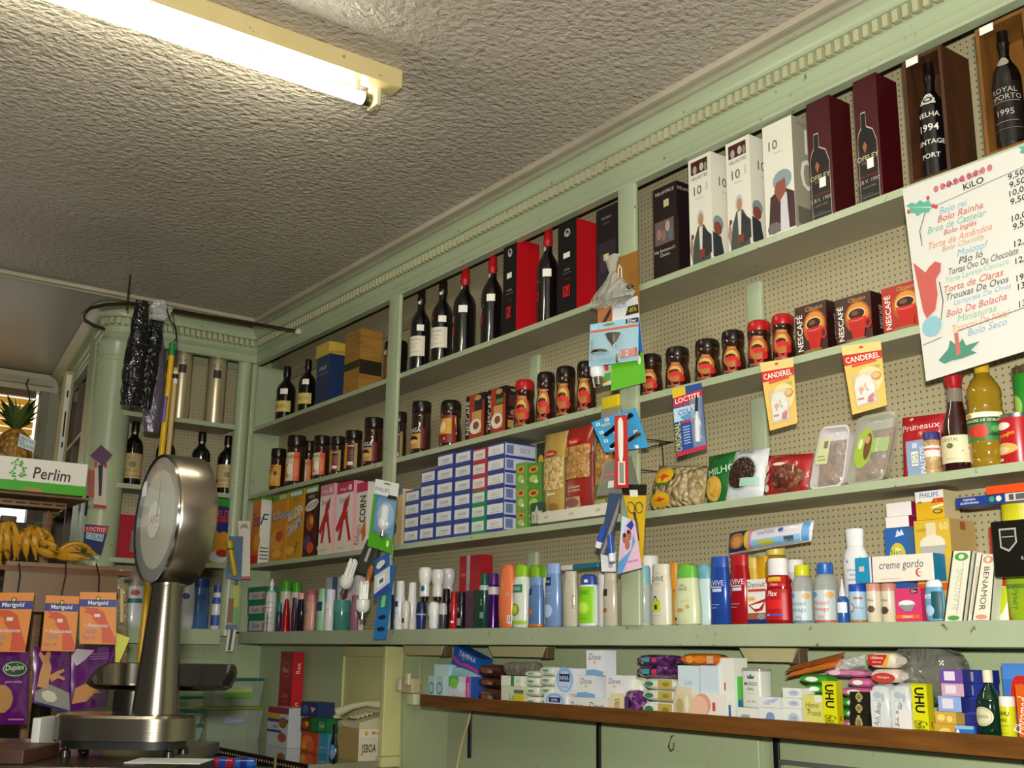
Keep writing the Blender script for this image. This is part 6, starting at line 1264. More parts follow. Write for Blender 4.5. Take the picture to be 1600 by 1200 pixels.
bottle('cologne_bottle', 'cologne', 1547, 40, 1047, 0, M('#06281a', .06, coat=1.0), '#dcd0b0', 'dark green cologne bottle with round cream label and cream cap', 'bottle', (.24, .50, None, [('e', .42, .5, .36, .5, '#ccc4a0', 20), ('e', .42, .5, .31, .43, '#4a5a3a', 20), ('e', .42, .5, .30, .41, '#ccc4a0', 20), ('t', 'LAVANDA', .42, .5, .16, '#4a5040', 0, .4)], 140), on='sh', Y=YB + .006, face=4)
bottle('glue_stick', 'tube', 1576, 24, 1088, 0, '#c8c818', '#dcd8cc', 'yellow glue stick with white cap beside the green bottle', 'glue stick', (.03, .77, None, [('t', 'UHU', .4, .84, .12, BLACK, 0, .7, 0, .02), ('t', 'stic', .4, .67, .10, BLACK, 0, .5, 0, .01), ('r', .2, .5, .7, .515, '#3a6a2c'), ('r', .2, .3, .7, .31, '#3a6a2c'), ('e', .4, .06, .3, .05, '#2c8a3c')], 130), on='sh', Y=YB + .002, face=6)
soap(1590, 1625, 1070, '#d05a14', 'orange box at the right end of the brown shelf', [('t', 'Fibromed', .22, .5, .25, '#f0dcc8', 78, .6, .2)], Y=YB + .01, top='ob2')
soap(1570, 1650, 1037, '#3a74c4', 'blue box with red pill shaped panel behind the orange box', [('r', 0, .8, 1, 1, '#4a84d0'), ('e', .30, .60, .16, .25, '#c0281c'), ('r', .30, .35, 1, .85, '#c0281c'), ('e', .36, .6, .08, .15, '#d8a020')], Y=YB + .075)

# ---- switched off little lamps and cables under the ledge
for i, (pa, pb_, pl_, pr_, s) in enumerate(((640, 694, 1002, 1016, 'left one'), (775, 852, 1006, 1020, 'middle one'), (1172, 1243, 1012, 1028, 'right one'))):
    Y = YF + .10; zt = .024
    x0, x1 = xat(pa, Y, zt - .02), xat(pb_, Y, zt - .02)
    t = thing('under_shelf_lamp', ((x0 + x1) / 2, Y, zt), 'small cream strip lamp, unlit, fixed under the green ledge, ' + s, 'lamp')
    w = (x1 - x0) / 2; h = .036
    b = MB(); vs = [(-w - .02, -.02, 0), (w + .02, -.02, 0), (w + .02, .03, 0), (-w - .02, .03, 0), (-w, -.014, -h), (w, -.014, -h), (w, .024, -h), (-w, .024, -h)]
    b.faces(vs, [(3, 2, 1, 0), (4, 5, 6, 7), (0, 1, 5, 4), (1, 2, 6, 5), (2, 3, 7, 6), (3, 0, 4, 7)], M('#b9b184', .4)); b.build('reflector', t)
    b = MB(); b.rbox(w - .012, w + .022, -.012, .022, -h - .004, -.004, M('#5a4a34', .5), .003); b.build('lamp_holder', t)
cb = lambda pts, r, label, col='#b8b088', y0=0: None
def cable(pts, label, r=.003, col='#aca27a'):
    P = [onY(px, py, Y) for px, py, Y in pts]; o = P[0].copy(); b = MB()
    Q = []
    for i in range(len(P) - 1):
        p0, p1, p2, p3 = P[max(i - 1, 0)], P[i], P[i + 1], P[min(i + 2, len(P) - 1)]
        for k in range(5):
            t_ = k / 5; Q.append(.5 * ((2 * p1) + (-p0 + p2) * t_ + (2 * p0 - 5 * p1 + 4 * p2 - p3) * t_ ** 2 + (-p0 + 3 * p1 - 3 * p2 + p3) * t_ ** 3))
    Q.append(P[-1]); b.tube([q - o for q in Q], r, M(col, .5), 7); single('electric_cable', b, o, label, 'cable')
cable(((852, 1018, YP - .05), (870, 1008, YP - .04), (960, 1010, YP - .02), (1080, 1012, YP - .02), (1172, 1014, YP - .05)), 'thin cable running under the ledge between the middle and right strip lamps', .0022, '#3a3020')
cable(((1243, 1020, YP - .05), (1262, 1010, YP - .03), (1272, 1014, YP - .02), (1400, 1014, YP - .02), (1560, 1008, YP - .02), (1620, 1018, YP - .02)), 'thin brown cable under the ledge right of the right strip lamp', .0026, '#8a7a54')
cable(((655, 1016, YP - .03), (655, 1040, YP - .01), (656, 1058, YP - .01), (659, 1070, YP - .01)), 'short cream cable dropping from the left strip lamp to the socket', .0035)
cable(((736, 1104, YP - .02), (731, 1130, YP - .015), (722, 1160, YP - .012), (714, 1200, YP - .01), (708, 1240, YP - .01)), 'long cream cable hanging down beside the first black bracket', .005, '#b8ae80')
cable(((627, 1075, YP - .01), (626, 1120, YP - .008), (625, 1200, YP - .008), (625, 1240, YP - .008)), 'thin straight cream cable below the white wall socket', .0022, '#b0a878')
# socket
o = onY(642, 1070, YP - .01)
t = thing('wall_socket', o, 'old white wall socket with a plugged adaptor left of the brown shelf', 'socket')
b = MB(); b.rbox(-.075, -.035, -.03, .015, -.024, .022, M('#c8bea4', .4), .005); b.build('switch', t)
b = MB(); b.rbox(-.034, .05, -.025, .015, -.030, .026, M('#b8ac84', .4), .005); b.build('base', t)
b = MB(); b.rbox(.0, .06, -.02, .01, -.075, -.032, M('#c4c0a4', .45), .008); b.build('adaptor', t)
b = MB(); b.rbox(.015, .045, -.04, -.024, .0, .045, M('#d0c8a8', .4), .005); b.build('plug', t)
# hooks and the frame near the bottom edge
o = onY(1054, 1166, YP); b = MB(); b.tube([(0, .008, .03), (0, -.012, .028), (-.006, -.018, .0), (.004, -.02, -.012), (.016, -.02, -.006), (.018, -.02, .012)], .0022, M('#6a6a58', .3, .8)); single('cup_hook', b, o, 'small bare metal cup hook on the green wall below the brown shelf', 'hook')
o = onY(1222, 1186, YP + .005); o2 = onY(1354, 1192, YP + .005); b = MB(); w = o2.x - o.x
b.rbox(0, w, -.015, .008, -.012, .0, M('#8a8c84', .35, .6), .003); b.rbox(0, .012, -.015, .008, -.3, -.0125, M('#8a8c84', .35, .6), .003); b.rbox(w - .012, w, -.015, .008, -.3, -.0125, M('#8a8c84', .35, .6), .003)
single('wall_hatch', b, o, 'grey metal edged hatch fixed to the wall at the bottom right', 'hatch')
b = MB()
for pa, pb_ in ((1205, 1640), (700, 1188)):
    x0, x1 = xat(pa, YP, -.3), xat(pb_, YP, -.3); b.rbox(x0, x1, YP - .004, YP + .014, -H + .1, -.205, WALLP, .004)
struct('trim_3', b)
# ================================================================== HANGING THINGS
def npl(px, py, P0, n):
    d = ray(px, py); return d * (P0.dot(n) / d.dot(n))
def card(name, c, P0, ang, col, label, art, cat='pack', t=.0015, tilt=0, outline=None, extra=None):
    """flat hanging card: c = corner pixels bl, br, tr, tl; P0 a point of its plane; ang = turn from facing the room"""
    n = Vector((sin(radians(ang)), -cos(radians(ang)), 0))
    P = [npl(x, y, P0, n) for x, y in c]
    o = (P[2] + P[3]) / 2; fn = quadfn([p - o for p in P]); w = (P[1] - P[0]).length; h = (P[3] - P[0]).length
    e = thing(name, o, label, cat) if extra else None
    b = MB(); b.slab(fn, w, h, t, M(col, .35) if isinstance(col, str) else col, outline); Surf(b, fn, w, h).art(art)
    if extra:
        b.build('card', e)
        extra(e, fn, w, h)
        return e
    return single(name, b, o, label, cat)
def blister(u0, v0, u1, v1, dpt, name='blister', mat=None):
    def f(e, fn, w, h):
        b = MB(); b.pillow(lambda u, v, off: fn(u0 + (u1 - u0) * u, v0 + (v1 - v0) * v, off + .0008), dpt, mat or M('#dfe8ec', .06, alpha=.25, coat=.5), back=False, edge=.35, nu=10, nv=10); b.build(name, e)
    return f
def obj_on(u, v, rot, prof, mat, name, sc=1.0, depth_=.01, squash=1.0):
    """small turned object lying on a card, axis in the card plane"""
    def f(e, fn, w, h):
        U = (fn(1, .5, 0) - fn(0, .5, 0)).normalized(); V = (fn(.5, 1, 0) - fn(.5, 0, 0)).normalized(); N = U.cross(V)
        r = radians(rot); A = V * cos(r) - U * sin(r); Bv = U * cos(r) + V * sin(r)
        o = fn(u, v, depth_)
        for nm, pr, mt in ([(name, prof, mat)] if not isinstance(prof, dict) else [(k, q[0], q[1]) for k, q in prof.items()]):
            b = MB(); b.T = Matrix(((Bv.x, N.x, A.x, o.x), (Bv.y, N.y, A.y, o.y), (Bv.z, N.z, A.z, o.z), (0, 0, 0, 1)))
            b.lathe([(q[0] * sc, q[1] * sc) for q in pr], mt, 1, squash, 14); b.build(nm, e)
    return f
def both(*fs):
    def f(e, fn, w, h):
        for g in fs: g(e, fn, w, h)
    return f
SIL = M('#b8b4ac', .18, 1.0)
def candy(c, x, label):
    card('sweetener_pack', c, Vector((x, YF - .035, S2)), 22, '#dcb860', label, [('r', 0, .86, 1, 1, '#dcc47c'), ('e', .5, .945, .06, .02, '#c8502c'), ('p', [(0, .70), (1, .74), (1, .86), (0, .86)], '#c42a1c'), ('t', 'CANDEREL', .5, .785, .085, '#f2ece0', 3, .88, 0, .012), ('p', [(.2, .66), (.85, .70), (.85, .73), (.2, .70)], '#c8503c'), ('t', '100', .82, .62, .05, '#3a8a6a', 0, .2), ('e', .62, .44, .35, .2, '#e4cc94'), ('e', .8, .48, .14, .07, '#b8823c'), ('e', .8, .49, .10, .045, '#d8b070'), ('p', [(.18, .1), (.18, .38), (.28, .50), (.48, .53), (.64, .48), (.70, .36), (.72, .12)], '#e2dcd0'),
         ('e', .36, .32, .08, .04, '#d8902c', 8), ('e', .48, .36, .03, .05, '#c8a040', 8), ('e', .52, .30, .04, .02, '#5aa0b8', 6), ('e', .34, .27, .03, .02, '#6a9a3c', 6), ('p', [(.48, .12), (.52, .20), (.68, .24), (.70, .16), (.62, .10)], '#b81c1c'), ('r', .22, .17, .40, .20, '#b83a2c')], extra=blister(.14, .06, .80, .56, .012))
candy(((1203, 673), (1246, 661), (1239, 559), (1187, 567)), xat(1215, YF, S2), 'yellow and red sweetener pack hanging from the second shelf, left one')
candy(((1332, 648), (1386, 633), (1376, 533), (1314, 541)), xat(1345, YF, S2), 'yellow and red sweetener pack hanging from the second shelf, right one')
card('glue_pack', ((1058, 714), (1105, 701), (1096, 598), (1050, 608)), Vector((xat(1075, YF, S2), YF - .035, S2)), 24, '#24488c', 'blue super glue pack hanging from the second shelf with red and yellow top',
     [('r', 0, .86, .45, 1, '#d0b020'), ('p', [(.0, .72), (1, .80), (1, .90), (.05, .86)], '#b8202c'), ('t', 'LOCTITE', .5, .815, .075, '#f0ece4', 4, .84, 0, .01), ('t', 'SUPER', .42, .72, .05, '#c8503c', 4, .4), ('r', .0, .50, .8, .70, '#a8c8dc'), ('p', [(.2, .56), (.8, .62), (.6, .46), (.4, .46)], '#4a90c0'), ('t', 'COLA3', .46, .63, .08, '#2c3c6a', 5, .6, 0, .01), ('t', 'ORIGINAL', .10, .28, .09, '#d8d020', 90, .42), ('r', .25, .46, .62, .50, '#b83050'), ('r', 0, 0, 1, .06, '#b8203c')] + [('r', .28, .15 + .04 * i, .5, .165 + .04 * i, '#a8b8d4') for i in range(7)],
     extra=both(obj_on(.76, .12, -3, {'glue_tube': ([(.007, 0), (.008, .004), (.008, .06), (.005, .07), (.004, .085)], M('#d4d8e0', .3)), 'tube_cap': ([(.006, .085), (.0055, .1), (.003, .125), (0, .13)], M('#12141c', .3))}, None, '', 1.0), blister(.55, .06, .98, .80, .014)))
# price poster
c = ((1447, 596), (1668, 528), (1640, 212), (1410, 296)); P0 = onY(1500, 420, YF - .022)
P = [onY(x, y, YF - .022) for x, y in c]; o = (P[2] + P[3]) / 2; fn = quadfn([p - o for p in P]); w, h = (P[1] - P[0]).length, (P[3] - P[0]).length
b = MB(); b.slab(fn, w, h, .0012, M('#d6d4cc', .5)); S = Surf(b, fn, w, h)
def T(s, u, v, hh, col, mw=.9, rot=1, sh=.25, bold=0.004): S.text(s, u, v, hh, M(col, .6), rot, mw, sh, bold)
for i in range(9): S.ell(.24 + i * .047, .938 + .001 * i, .018, .018, M('#c0707c', .6), 12)
T('NATAL 2007', .43, .937, .024, '#8a2c40', .42, 1, .0, .006)
T('KiLO', .50, .897, .034, '#1c1a18', .14, 4, 0, .01)
S.poly([(.15, .845), (.92, .895), (.92, .8975), (.15, .8475)], '#2a2826')
S.poly([(.15, .845), (.09, .75), (.095, .67), (.10, .67), (.096, .75), (.155, .843)], '#2a2826')
gr = '#5aa890'
def holly(u, v, s, fl=1, rot=0):
    pts = [(-.5, .25), (-.36, .12), (-.42, -.05), (-.22, -.12), (-.14, -.28), (.08, -.2), (.3, -.3), (.36, -.16), (.55, -.2), (.4, .0), (.34, .16), (.16, .14), (.04, .28), (-.14, .2), (-.28, .3)]
    r = radians(rot); S.poly([(u + (x * cos(r) - y * sin(r)) * s * fl, v + (x * sin(r) + y * cos(r)) * s * w / h) for x, y in pts], gr)
    S.poly([(u - .4 * s * fl, v + .16 * s * w / h), (u + .4 * s * fl, v - .12 * s * w / h), (u + .4 * s * fl, v - .15 * s * w / h)], '#dfeae0')
holly(.115, .87, .20); holly(.88, .955, .16, -1, 60); holly(.97, .955, .16, 1, 50)
for u, v in ((.03, .87), (.18, .905), (.23, .845), (.21, .855), (.86, .99), (.92, .99), (.90, .915), (.93, .918), (.88, .895), (.96, .915)): S.ell(u, v, .012, .012, '#c04048', 10)
rows = [('Bolo rei', .36, '#7ab0c8', .20), ('Bolo Rainha', .40, '#c06058', .32), ('Broa de Castelar', .37, '#78b098', .42), ('Bolo Inglês', .39, '#c06058', .28), ('Tarte de Amêndoa', .38, '#d09070', .45), ('Bolo Chantilly', .40, '#b8a080', .34), ('Molotof', .46, '#78a8c8', .22), ('Pão ló', .44, '#3a4448', .17), ('Tortas Ovo Ou Chocolate', .52, '#4a5458', .48), ('Torta Laranja/Cenoura', .47, '#90b8a4', .44), ('Torta de Claras', .44, '#c06058', .42), ('Trouxas De Ovos', .46, '#4a5458', .44), ('Lampreia De Ovos', .49, '#88b0cc', .48), ('Bolo De Bolacha', .44, '#c06868', .43), ('Miniaturas', .44, '#84b49c', .28), ('Troncos De Natal', .46, '#d0a080', .41), ('Bolo Seco', .50, '#84acc8', .28)]
for i, (s_, u, col, mw) in enumerate(rows): T(s_, u - .012, .815 - i * .0405, .034, col, mw, -1, .3, 0 if s_[0] == 'M' else .004)
pr = ['9,50', '9,50', '10,00', '9,50', None, '10,00', '9,50', None, '12,00', None, '12,00', None, '19,00', '13,00', None, '13,00']
for i, s_ in enumerate(pr):
    if s_: T(s_, .78 + .004 * (i % 3), .862 - i * .0425, .036, '#1a1816', .15, 3, .1, .008)
S.poly([(.02, .60), (.10, .53), (.13, .55), (.18, .57), (.22, .55), (.21, .51), (.17, .48), (.17, .40), (.14, .33), (.07, .30), (.05, .34)], '#c05850')
S.ell(.10, .255, .075, .05, '#8ab8c4', 14); S.poly([(.02, .175), (.16, .185), (.16, .188), (.02, .178)], '#2a2826')
S.poly([(.28, .190), (.95, .205), (.95, .208), (.28, .193)], '#2a2826'); S.poly([(.19, .46), (.20, .36), (.17, .27), (.175, .27), (.207, .36), (.197, .46)], '#2a2826')
S.poly([(.12, .08), (.20, .12), (.22, .16), (.27, .12), (.31, .15), (.33, .11), (.43, .11), (.36, .08), (.40, .06), (.28, .055), (.22, .06), (.16, .055)], '#4a8a74')
S.rect(.255, .075, .285, .185, '#c06a5c'); S.ell(.27, .205, .012, .016, '#e0c890', 8)
single('price_poster', b, o, 'white handwritten festive cake price poster taped in front of the shelves', 'poster')

# ---- strip of packs hanging on the second post
BZ = YF - .03
def hc(name, c, dy, col, label, art, ang=20, extra=None, px=965, **k):
    return card(name, c, Vector((xat(px, BZ - dy, c[0][1] * 0), BZ - dy, 0)) if False else onY((c[0][0] + c[2][0]) / 2, (c[0][1] + c[2][1]) / 2, BZ - dy), ang, col, label, art, extra=extra, **k)
card('cardboard_sheet', ((958, 515), (998, 500), (996, 391), (952, 408)), onY(975, 450, YF - .02), 4, '#9a6a2c', 'brown cardboard sheet fixed on the second post behind the hanging packs', [], cat='cardboard', t=.006)
hc('bulb_pack', ((934, 520), (957, 514), (957, 470), (934, 476)), .012, '#a85a1c', 'orange brown bulb pack edge showing below the plastic bag', [('p', [(0, .1), (.9, .8), (.9, .6), (.2, 0)], '#2a1c14'), ('e', .6, .9, .25, .1, '#e8e0d4')])
hc('bulb_pack', ((955, 611), (1009, 597), (996, 462), (957, 472)), .02, '#d8d8d4', 'energy bulb pack with blue middle and bright green bottom on the second post', [('r', 0, 0, 1, .34, '#5ab01c'), ('r', 0, .34, 1, .74, '#2a64b4'), ('t', 'PHILIPS', .3, .93, .05, '#5a78a8', 0, .5), ('p', [(.5, .80), (.62, .90), (1, .90), (1, .80)], '#2c2c14'), ('t', '-85%', .78, .855, .05, '#d8d020', 0, .3), ('e', .88, .26, .05, .05, '#e8e8d8'), ('r', .84, .32, .92, .36, '#2a2c1c')], extra=obj_on(.28, .38, 180, {'bulb_screw': ([(.010, 0), (.011, .02), (.010, .028)], SIL)}, None, ''))
hc('bulb_pack', ((928, 606), (958, 600), (958, 562), (921, 570)), .03, '#b8c8a8', 'white energy bulb in a green and red pack below the reflector bulb card', [('p', [(0, 0), (.9, .35), (.9, .2), (.1, 0)], '#c8401c'), ('r', .5, .6, .8, 1, '#b84438'), ('r', .3, .2, .9, .5, '#4a9a3c')], extra=obj_on(.36, .35, 180, {'bulb_glass': ([(.012, -.05), (.022, -.045), (.024, -.01), (.018, 0)], M('#e8ecec', .2)), 'bulb_screw': ([(.013, 0), (.013, .024), (.008, .03)], SIL)}, None, ''))
hc('bulb_pack', ((920, 573), (997, 563), (998, 495), (922, 507)), .045, '#8ec0d4', 'light blue spot bulb card with an orange stripe hanging on the second post',
   [('r', .0, .78, 1, .84, '#c8683c'), ('t', 'ECONOMY', .05, .38, .07, '#a83c3c', 90, .6), ('r', .74, .88, 1.0, .99, '#24304a'), ('t', '35w', .86, .935, .09, WHITE, 0, .2), ('t', 'GE', .1, .9, .08, '#d8e4ec', 0, .1), ('r', .66, .10, .98, .30, '#c4501c'), ('t', '2', .78, .2, .14, WHITE), ('e', .4, .93, .12, .03, '#8a7a3c')],
   extra=both(obj_on(.28, .28, 0, {'bulb_reflector': ([(.006, -.006), (.026, -.005), (.030, .0), (.026, .004), (.0, .006)], M('#d8d8d0', .08, 1.0))}, None, '', 1.0, .012), obj_on(.55, .42, 180, {'bulb_neck': ([(.028, -.03), (.020, -.012), (.010, 0), (.009, .008)], M('#c8ccc8', .12, .9))}, None, '', 1.0, .012), blister(.04, .04, .96, .74, .02)))
# plastic bag with shiny tube at the top
o = onY(957, 455, BZ - .07); b = MB(); rnd = random.Random(8); vs = []; nu, nv = 16, 9
pr_ = [(.012, .085), (.03, .10), (.020, .075), (.010, .055), (.022, .040), (.045, .02), (.07, .0), (.085, -.020), (.075, -.032), (.02, -.036)]
for r, z in pr_:
    for i in range(nu):
        a = 2 * pi * i / nu; q = 1 + rnd.uniform(-.14, .14); vs.append((r * 1.25 * cos(a) * q * .9, r * .35 * sin(a) * q, z * 1.1 + rnd.uniform(-.003, .003)))
b.faces(vs, [(j * nu + i, (j + 1) * nu + i, (j + 1) * nu + (i + 1) % nu, j * nu + (i + 1) % nu) for j in range(len(pr_) - 1) for i in range(nu)], film_mat('clear_bag_film', '#d8d8cc', .42, .08, 1.0, 25))
single('plastic_bag', b, o, 'knotted clear plastic bag at the top of the second post', 'bag')
b = MB(); b.T = Matrix.Rotation(pi / 2, 4, 'Y'); b.lathe([(.004, -.075), (.010, -.07), (.011, .04), (.013, .05), (.012, .078), (.006, .082)], M('#a8a4a0', .12, 1.0), seg=14)
single('metal_tool', b, (o.x + .005, o.y, o.z - .012), 'shiny metal tube handle inside the knotted clear bag', 'tool')
b = MB(); q = onY(968, 420, BZ - .055); b.tube([(-.005, 0, -.03), (-.006, 0, 0), (0, 0, .012), (.008, 0, 0), (.010, 0, -.04)], .0022, M('#e0dcd0', .5)); single('rubber_band', b, q, 'white loop of string tied round the clear bag at the second post', 'string')
# tape roll and lower cards
q = onY(958, 628, BZ - .03); t = thing('tape_dispenser', q, 'yellow and clear tape holder hanging above the blue nail clipper card', 'tape')
b = MB(); b.rbox(-.048, .03, -.006, .006, -.018, .02, M('#d0b81c', .3), .005); b.build('yellow_top', t)
b = MB(); b.rbox(-.05, .035, -.008, .008, -.055, -.0185, M('#a8a490', .1, alpha=.5), .005); b.build('clear_case', t)
hc('clipper_card', ((945, 707), (1014, 713 - 14), (993, 637), (924, 660)), .035, '#3a94c8', 'bright blue card of nail clippers hung aslant on the second post',
   [('r', u - .045, v - .045, u + .045, v + .045, '#c8e0ec') for u, v in ((.12, .88), (.34, .93), (.12, .62), (.14, .34), (.42, .50), (.78, .86), (.84, .42), (.2, .1), (.75, .05))] + [('e', u, v, .02, .025, '#c04a3a', 6) for u, v in ((.12, .88), (.34, .93), (.12, .62), (.14, .34), (.84, .42))] + [('r', .18, .76, .38, .84, '#a8a890')], ang=20,
   extra=both(*[obj_on(u, v, r_, {'nail_clipper': ([(.001, -.026), (.006, -.022), (.006, .012), (.008, .018), (.007, .026), (.001, .028)], m_)}, None, '', 1.0, .004, .5) for u, v, r_, m_ in ((.32, .58, -68, M('#1c1c1c', .15, .6)), (.74, .80, -68, M('#2a2a2a', .15, .6)), (.34, .22, -68, M('#1c1c1c', .15, .6)), (.76, .30, -70, SIL))]))
hc('nail_file_pack', ((961, 762), (982, 762), (980, 648), (960, 650)), .055, '#b82c2c', 'narrow red pack with a white handled nail file in front of the clipper card', [('r', .25, .04, .78, .36, '#e4dccc'), ('r', .34, .06, .69, .34, '#8a8a80')], ang=20,
   extra=obj_on(.5, .34, 0, {'file_handle': ([(.004, 0), (.0075, .02), (.009, .08), (.0085, .115), (.004, .125), (0, .127)], M('#e0dcd0', .3))}, None, '', 1.05, .003, .5))
hc('clear_pouch', ((932, 775), (1000, 768), (985, 712), (944, 722)), .03, M('#88887c', .12, alpha=.55), 'grey clear pouch behind the narrow red pack', [('r', .1, .55, .6, .62, '#b05a64'), ('r', .25, .2, .4, .4, '#c8c8c0')], t=.004)
hc('scissors_card', ((998, 880), (1004, 880), (1011, 757), (970, 757)), .025, '#c8a51c', 'yellow wedge shaped card holding small scissors', [('r', 0, .86, 1, 1, '#15120e'), ('r', .30, .84, .64, .93, '#d8d4c8')], ang=18, outline=[(0, 0), (1, 0), (1, .9), (.9, 1), (.1, 1), (0, .9)],
   extra=lambda e, fn, w, h: [((lambda b: (b.tube([fn(uc + .18 * cos(a), .70 + .07 * sin(a), .004) for a in [2 * pi * i / 14 for i in range(15)]], .0016, SIL, 6), b.build('finger_ring', e)))(MB())) for uc in (.30, .70)] + [((lambda b: (b.tube([fn(.42 + .03 * s_, .64, .004), fn(.52, .5, .004), fn(.58 - .03 * s_, .28, .004)], [.003, .004, .001], SIL, 6), b.build('scissor_blade', e)))(MB())) for s_ in (-1, 1)])
hc('scissors_pack', ((935, 865), (952, 868), (972, 772), (952, 770)), .045, M('#3a4a6a', .2, coat=.5), 'dark blue slim pack with a grey blade hanging beside the yellow card', [('p', [(.2, .0), (.9, .95), (1, .7), (.5, .0)], '#8a8078')], ang=18)
hc('lip_balm_card', ((940, 893), (962, 893), (962, 862), (938, 862)), .03, '#d8d8dc', 'white corner of a card behind the blue lip balm card', [('r', .5, .2, .8, .8, '#a0a0c0')])
hc('lip_balm_card', ((965, 897), (1003, 887), (992, 814), (972, 806)), .05, '#d8b4cc', 'pink and blue lip balm card with smiling faces', [('p', [(0, 0), (.2, 0), (.85, .55), (.8, .75), (.6, .4), (0, .2)], '#5a9acc'), ('p', [(0, .2), (.3, .9), (.6, 1), (0, 1)], '#c0d0e4'), ('e', .25, .62, .12, .1, '#a8644c'), ('e', .52, .68, .15, .11, '#b06c50'), ('e', .42, .5, .13, .1, '#a86850'), ('e', .25, .67, .1, .04, '#3a241c'), ('e', .52, .74, .13, .04, '#4a2c1c'), ('p', [(.35, .85), (.8, 1), (.9, .9), (.7, .78)], '#24409c'), ('r', .4, .16, .9, .19, '#c87ab0')], ang=18)
for (a, c_, s_) in (((944, 822), (934, 856), 'left one'), ((953, 836), (957, 878), 'right one')):
    p0, p1 = onY(a[0], a[1], BZ - .09), onY(c_[0], c_[1], BZ - .09); t = thing('lip_balm', p1, 'blue lip balm stick with white cap hanging from the second post, ' + s_, 'lip balm')
    d = p0 - p1; L = d.length; q = d.normalized().to_track_quat('Z', 'X').to_matrix().to_4x4()
    b = MB(); b.T = q; b.lathe([(.009, L * .3), (.009, L), (.006, L + .001)], M('#2c50a4', .25, coat=.4), seg=16); b.build('tube', t)
    b = MB(); b.T = q; b.lathe([(.007, 0), (.0095, .002), (.0095, L * .3)], M('#d8dce4', .3), seg=16); b.build('cap', t)

# ---- strip on the first post
def h1(name, c, dy, col, label, art, ang=35, extra=None, **k):
    return card(name, c, onY((c[0][0] + c[2][0]) / 2, (c[0][1] + c[2][1]) / 2, BZ - dy), ang, col, label, art, extra=extra, **k)
h1('dark_pouch', ((553, 890), (583, 903), (598, 850), (574, 842)), .03, M('#3a3834', .12, coat=.6), 'dark grey plastic pouch behind the long screwdriver handle', [('r', .3, .35, .45, .8, '#a8a8a8')], t=.004)
h1('bulb_pack', ((574, 853), (611, 865), (624, 756), (587, 748)), .06, '#4aa01c', 'hanging energy bulb pack with white top and bright green foot on the first post', [('r', 0, .78, 1, 1, '#d8d8d0'), ('r', .12, .22, 1, .78, '#3a7cb0'), ('e', .6, .5, .35, .2, '#7ab0d4'), ('t', 'PHILIPS', .35, .86, .06, '#4a6aa8', 0, .6), ('p', [(.55, .74), (.62, .81), (.98, .81), (.98, .74)], '#24280f'), ('e', .52, .96, .16, .012, '#6a6a50'), ('e', .82, .12, .06, .05, '#d8e0b0')],
   extra=both(obj_on(.62, .30, 0, {'bulb_screw': ([(.006, -.03), (.011, -.025), (.011, 0)], SIL), 'bulb_base': ([(.011, 0), (.022, .012), (.024, .03), (.020, .038)], M('#e0e2e4', .25)), 'bulb_glass': ([(.016, .038), (.017, .08), (.012, .092), (0, .096)], M('#e8ecf0', .15))}, None, '', 1.0, .016), blister(.2, .2, .98, .76, .035)))
h1('razor_pack', ((584, 938), (609, 918), (609, 862), (586, 875)), .045, '#c0c4cc', 'blue and white slanted pack hanging mid way down the first post', [('r', 0, .0, 1, .14, '#24409a'), ('r', 0, .60, 1, 1, '#2c5a9c'), ('e', .4, .8, .3, .1, '#c8ccd0', 8), ('e', .6, .68, .2, .06, '#3a3c44', 7), ('r', .2, .22, .7, .5, '#d8dce0'), ('r', .35, .3, .6, .4, '#3a5a5a')])
h1('razor_strip', ((583, 999), (603, 999), (618, 880), (596, 890)), .025, '#2068a8', 'long blue card strip with black razors reaching below the ledge', [('e', .5, .30, .30, .03, '#15151a'), ('e', .5, .14, .30, .03, '#15151a'), ('r', .1, .42, .8, .62, '#2a6a54'), ('r', .3, .44, .6, .6, '#6ac098')])
for (uu, c_, an, s_) in ((0, (540, 930), 22, 'left one, tilted'), (1, (566, 968), 2, 'right one, upright')):
    base = onY(c_[0], c_[1], BZ - .09); t = thing('energy_bulb', base + Vector((0, 0, .05)), 'white unpacked energy saving bulb hanging upside down at the first post, ' + s_, 'bulb')
    R = Matrix.Rotation(radians(an), 4, (-.4, 1, 0)); 
    b = MB(); b.T = R; b.lathe([(.008, -.052), (.013, -.048), (.013, -.022)], SIL, seg=16); b.build('screw', t)
    b = MB(); b.T = R; b.lathe([(.014, -.024), (.024, -.015), (.027, .0), (.026, .022), (.020, .026)], M('#e2e6e0', .25), seg=20); b.build('base', t)
    for k in range(3):
        a = 2 * pi * k / 3 + .3; x, y = .012 * cos(a), .012 * sin(a); tx, ty = -.006 * sin(a), .006 * cos(a)
        b = MB(); b.T = R; b.tube([(x + tx, y + ty, .024), (x + tx, y + ty, .080), (x + tx * .7, y + ty * .7, .087), (x, y, .09), (x - tx * .7, y - ty * .7, .087), (x - tx, y - ty, .080), (x - tx, y - ty, .024)], .0058, M('#edf0ea', .15), 10); b.build('glass_tube', t)
q = onY(575, 905, BZ - .075); t = thing('screwdriver', q, 'screwdriver with orange wooden handle hanging between bulbs at the first post', 'screwdriver')
d = onY(588, 862, BZ - .075) - q
b = MB(); b.tube([Vector((0, 0, -.035)), Vector((0, 0, -.02)), Vector((.002, 0, .0)), d * .35, d * .5], [.008, .011, .010, .011, .006], M('#b0641c', .3, coat=.5), 12); b.build('handle', t)
b = MB(); b.tube([d * .5, d * 1.15], .003, SIL, 8); b.build('shaft', t)

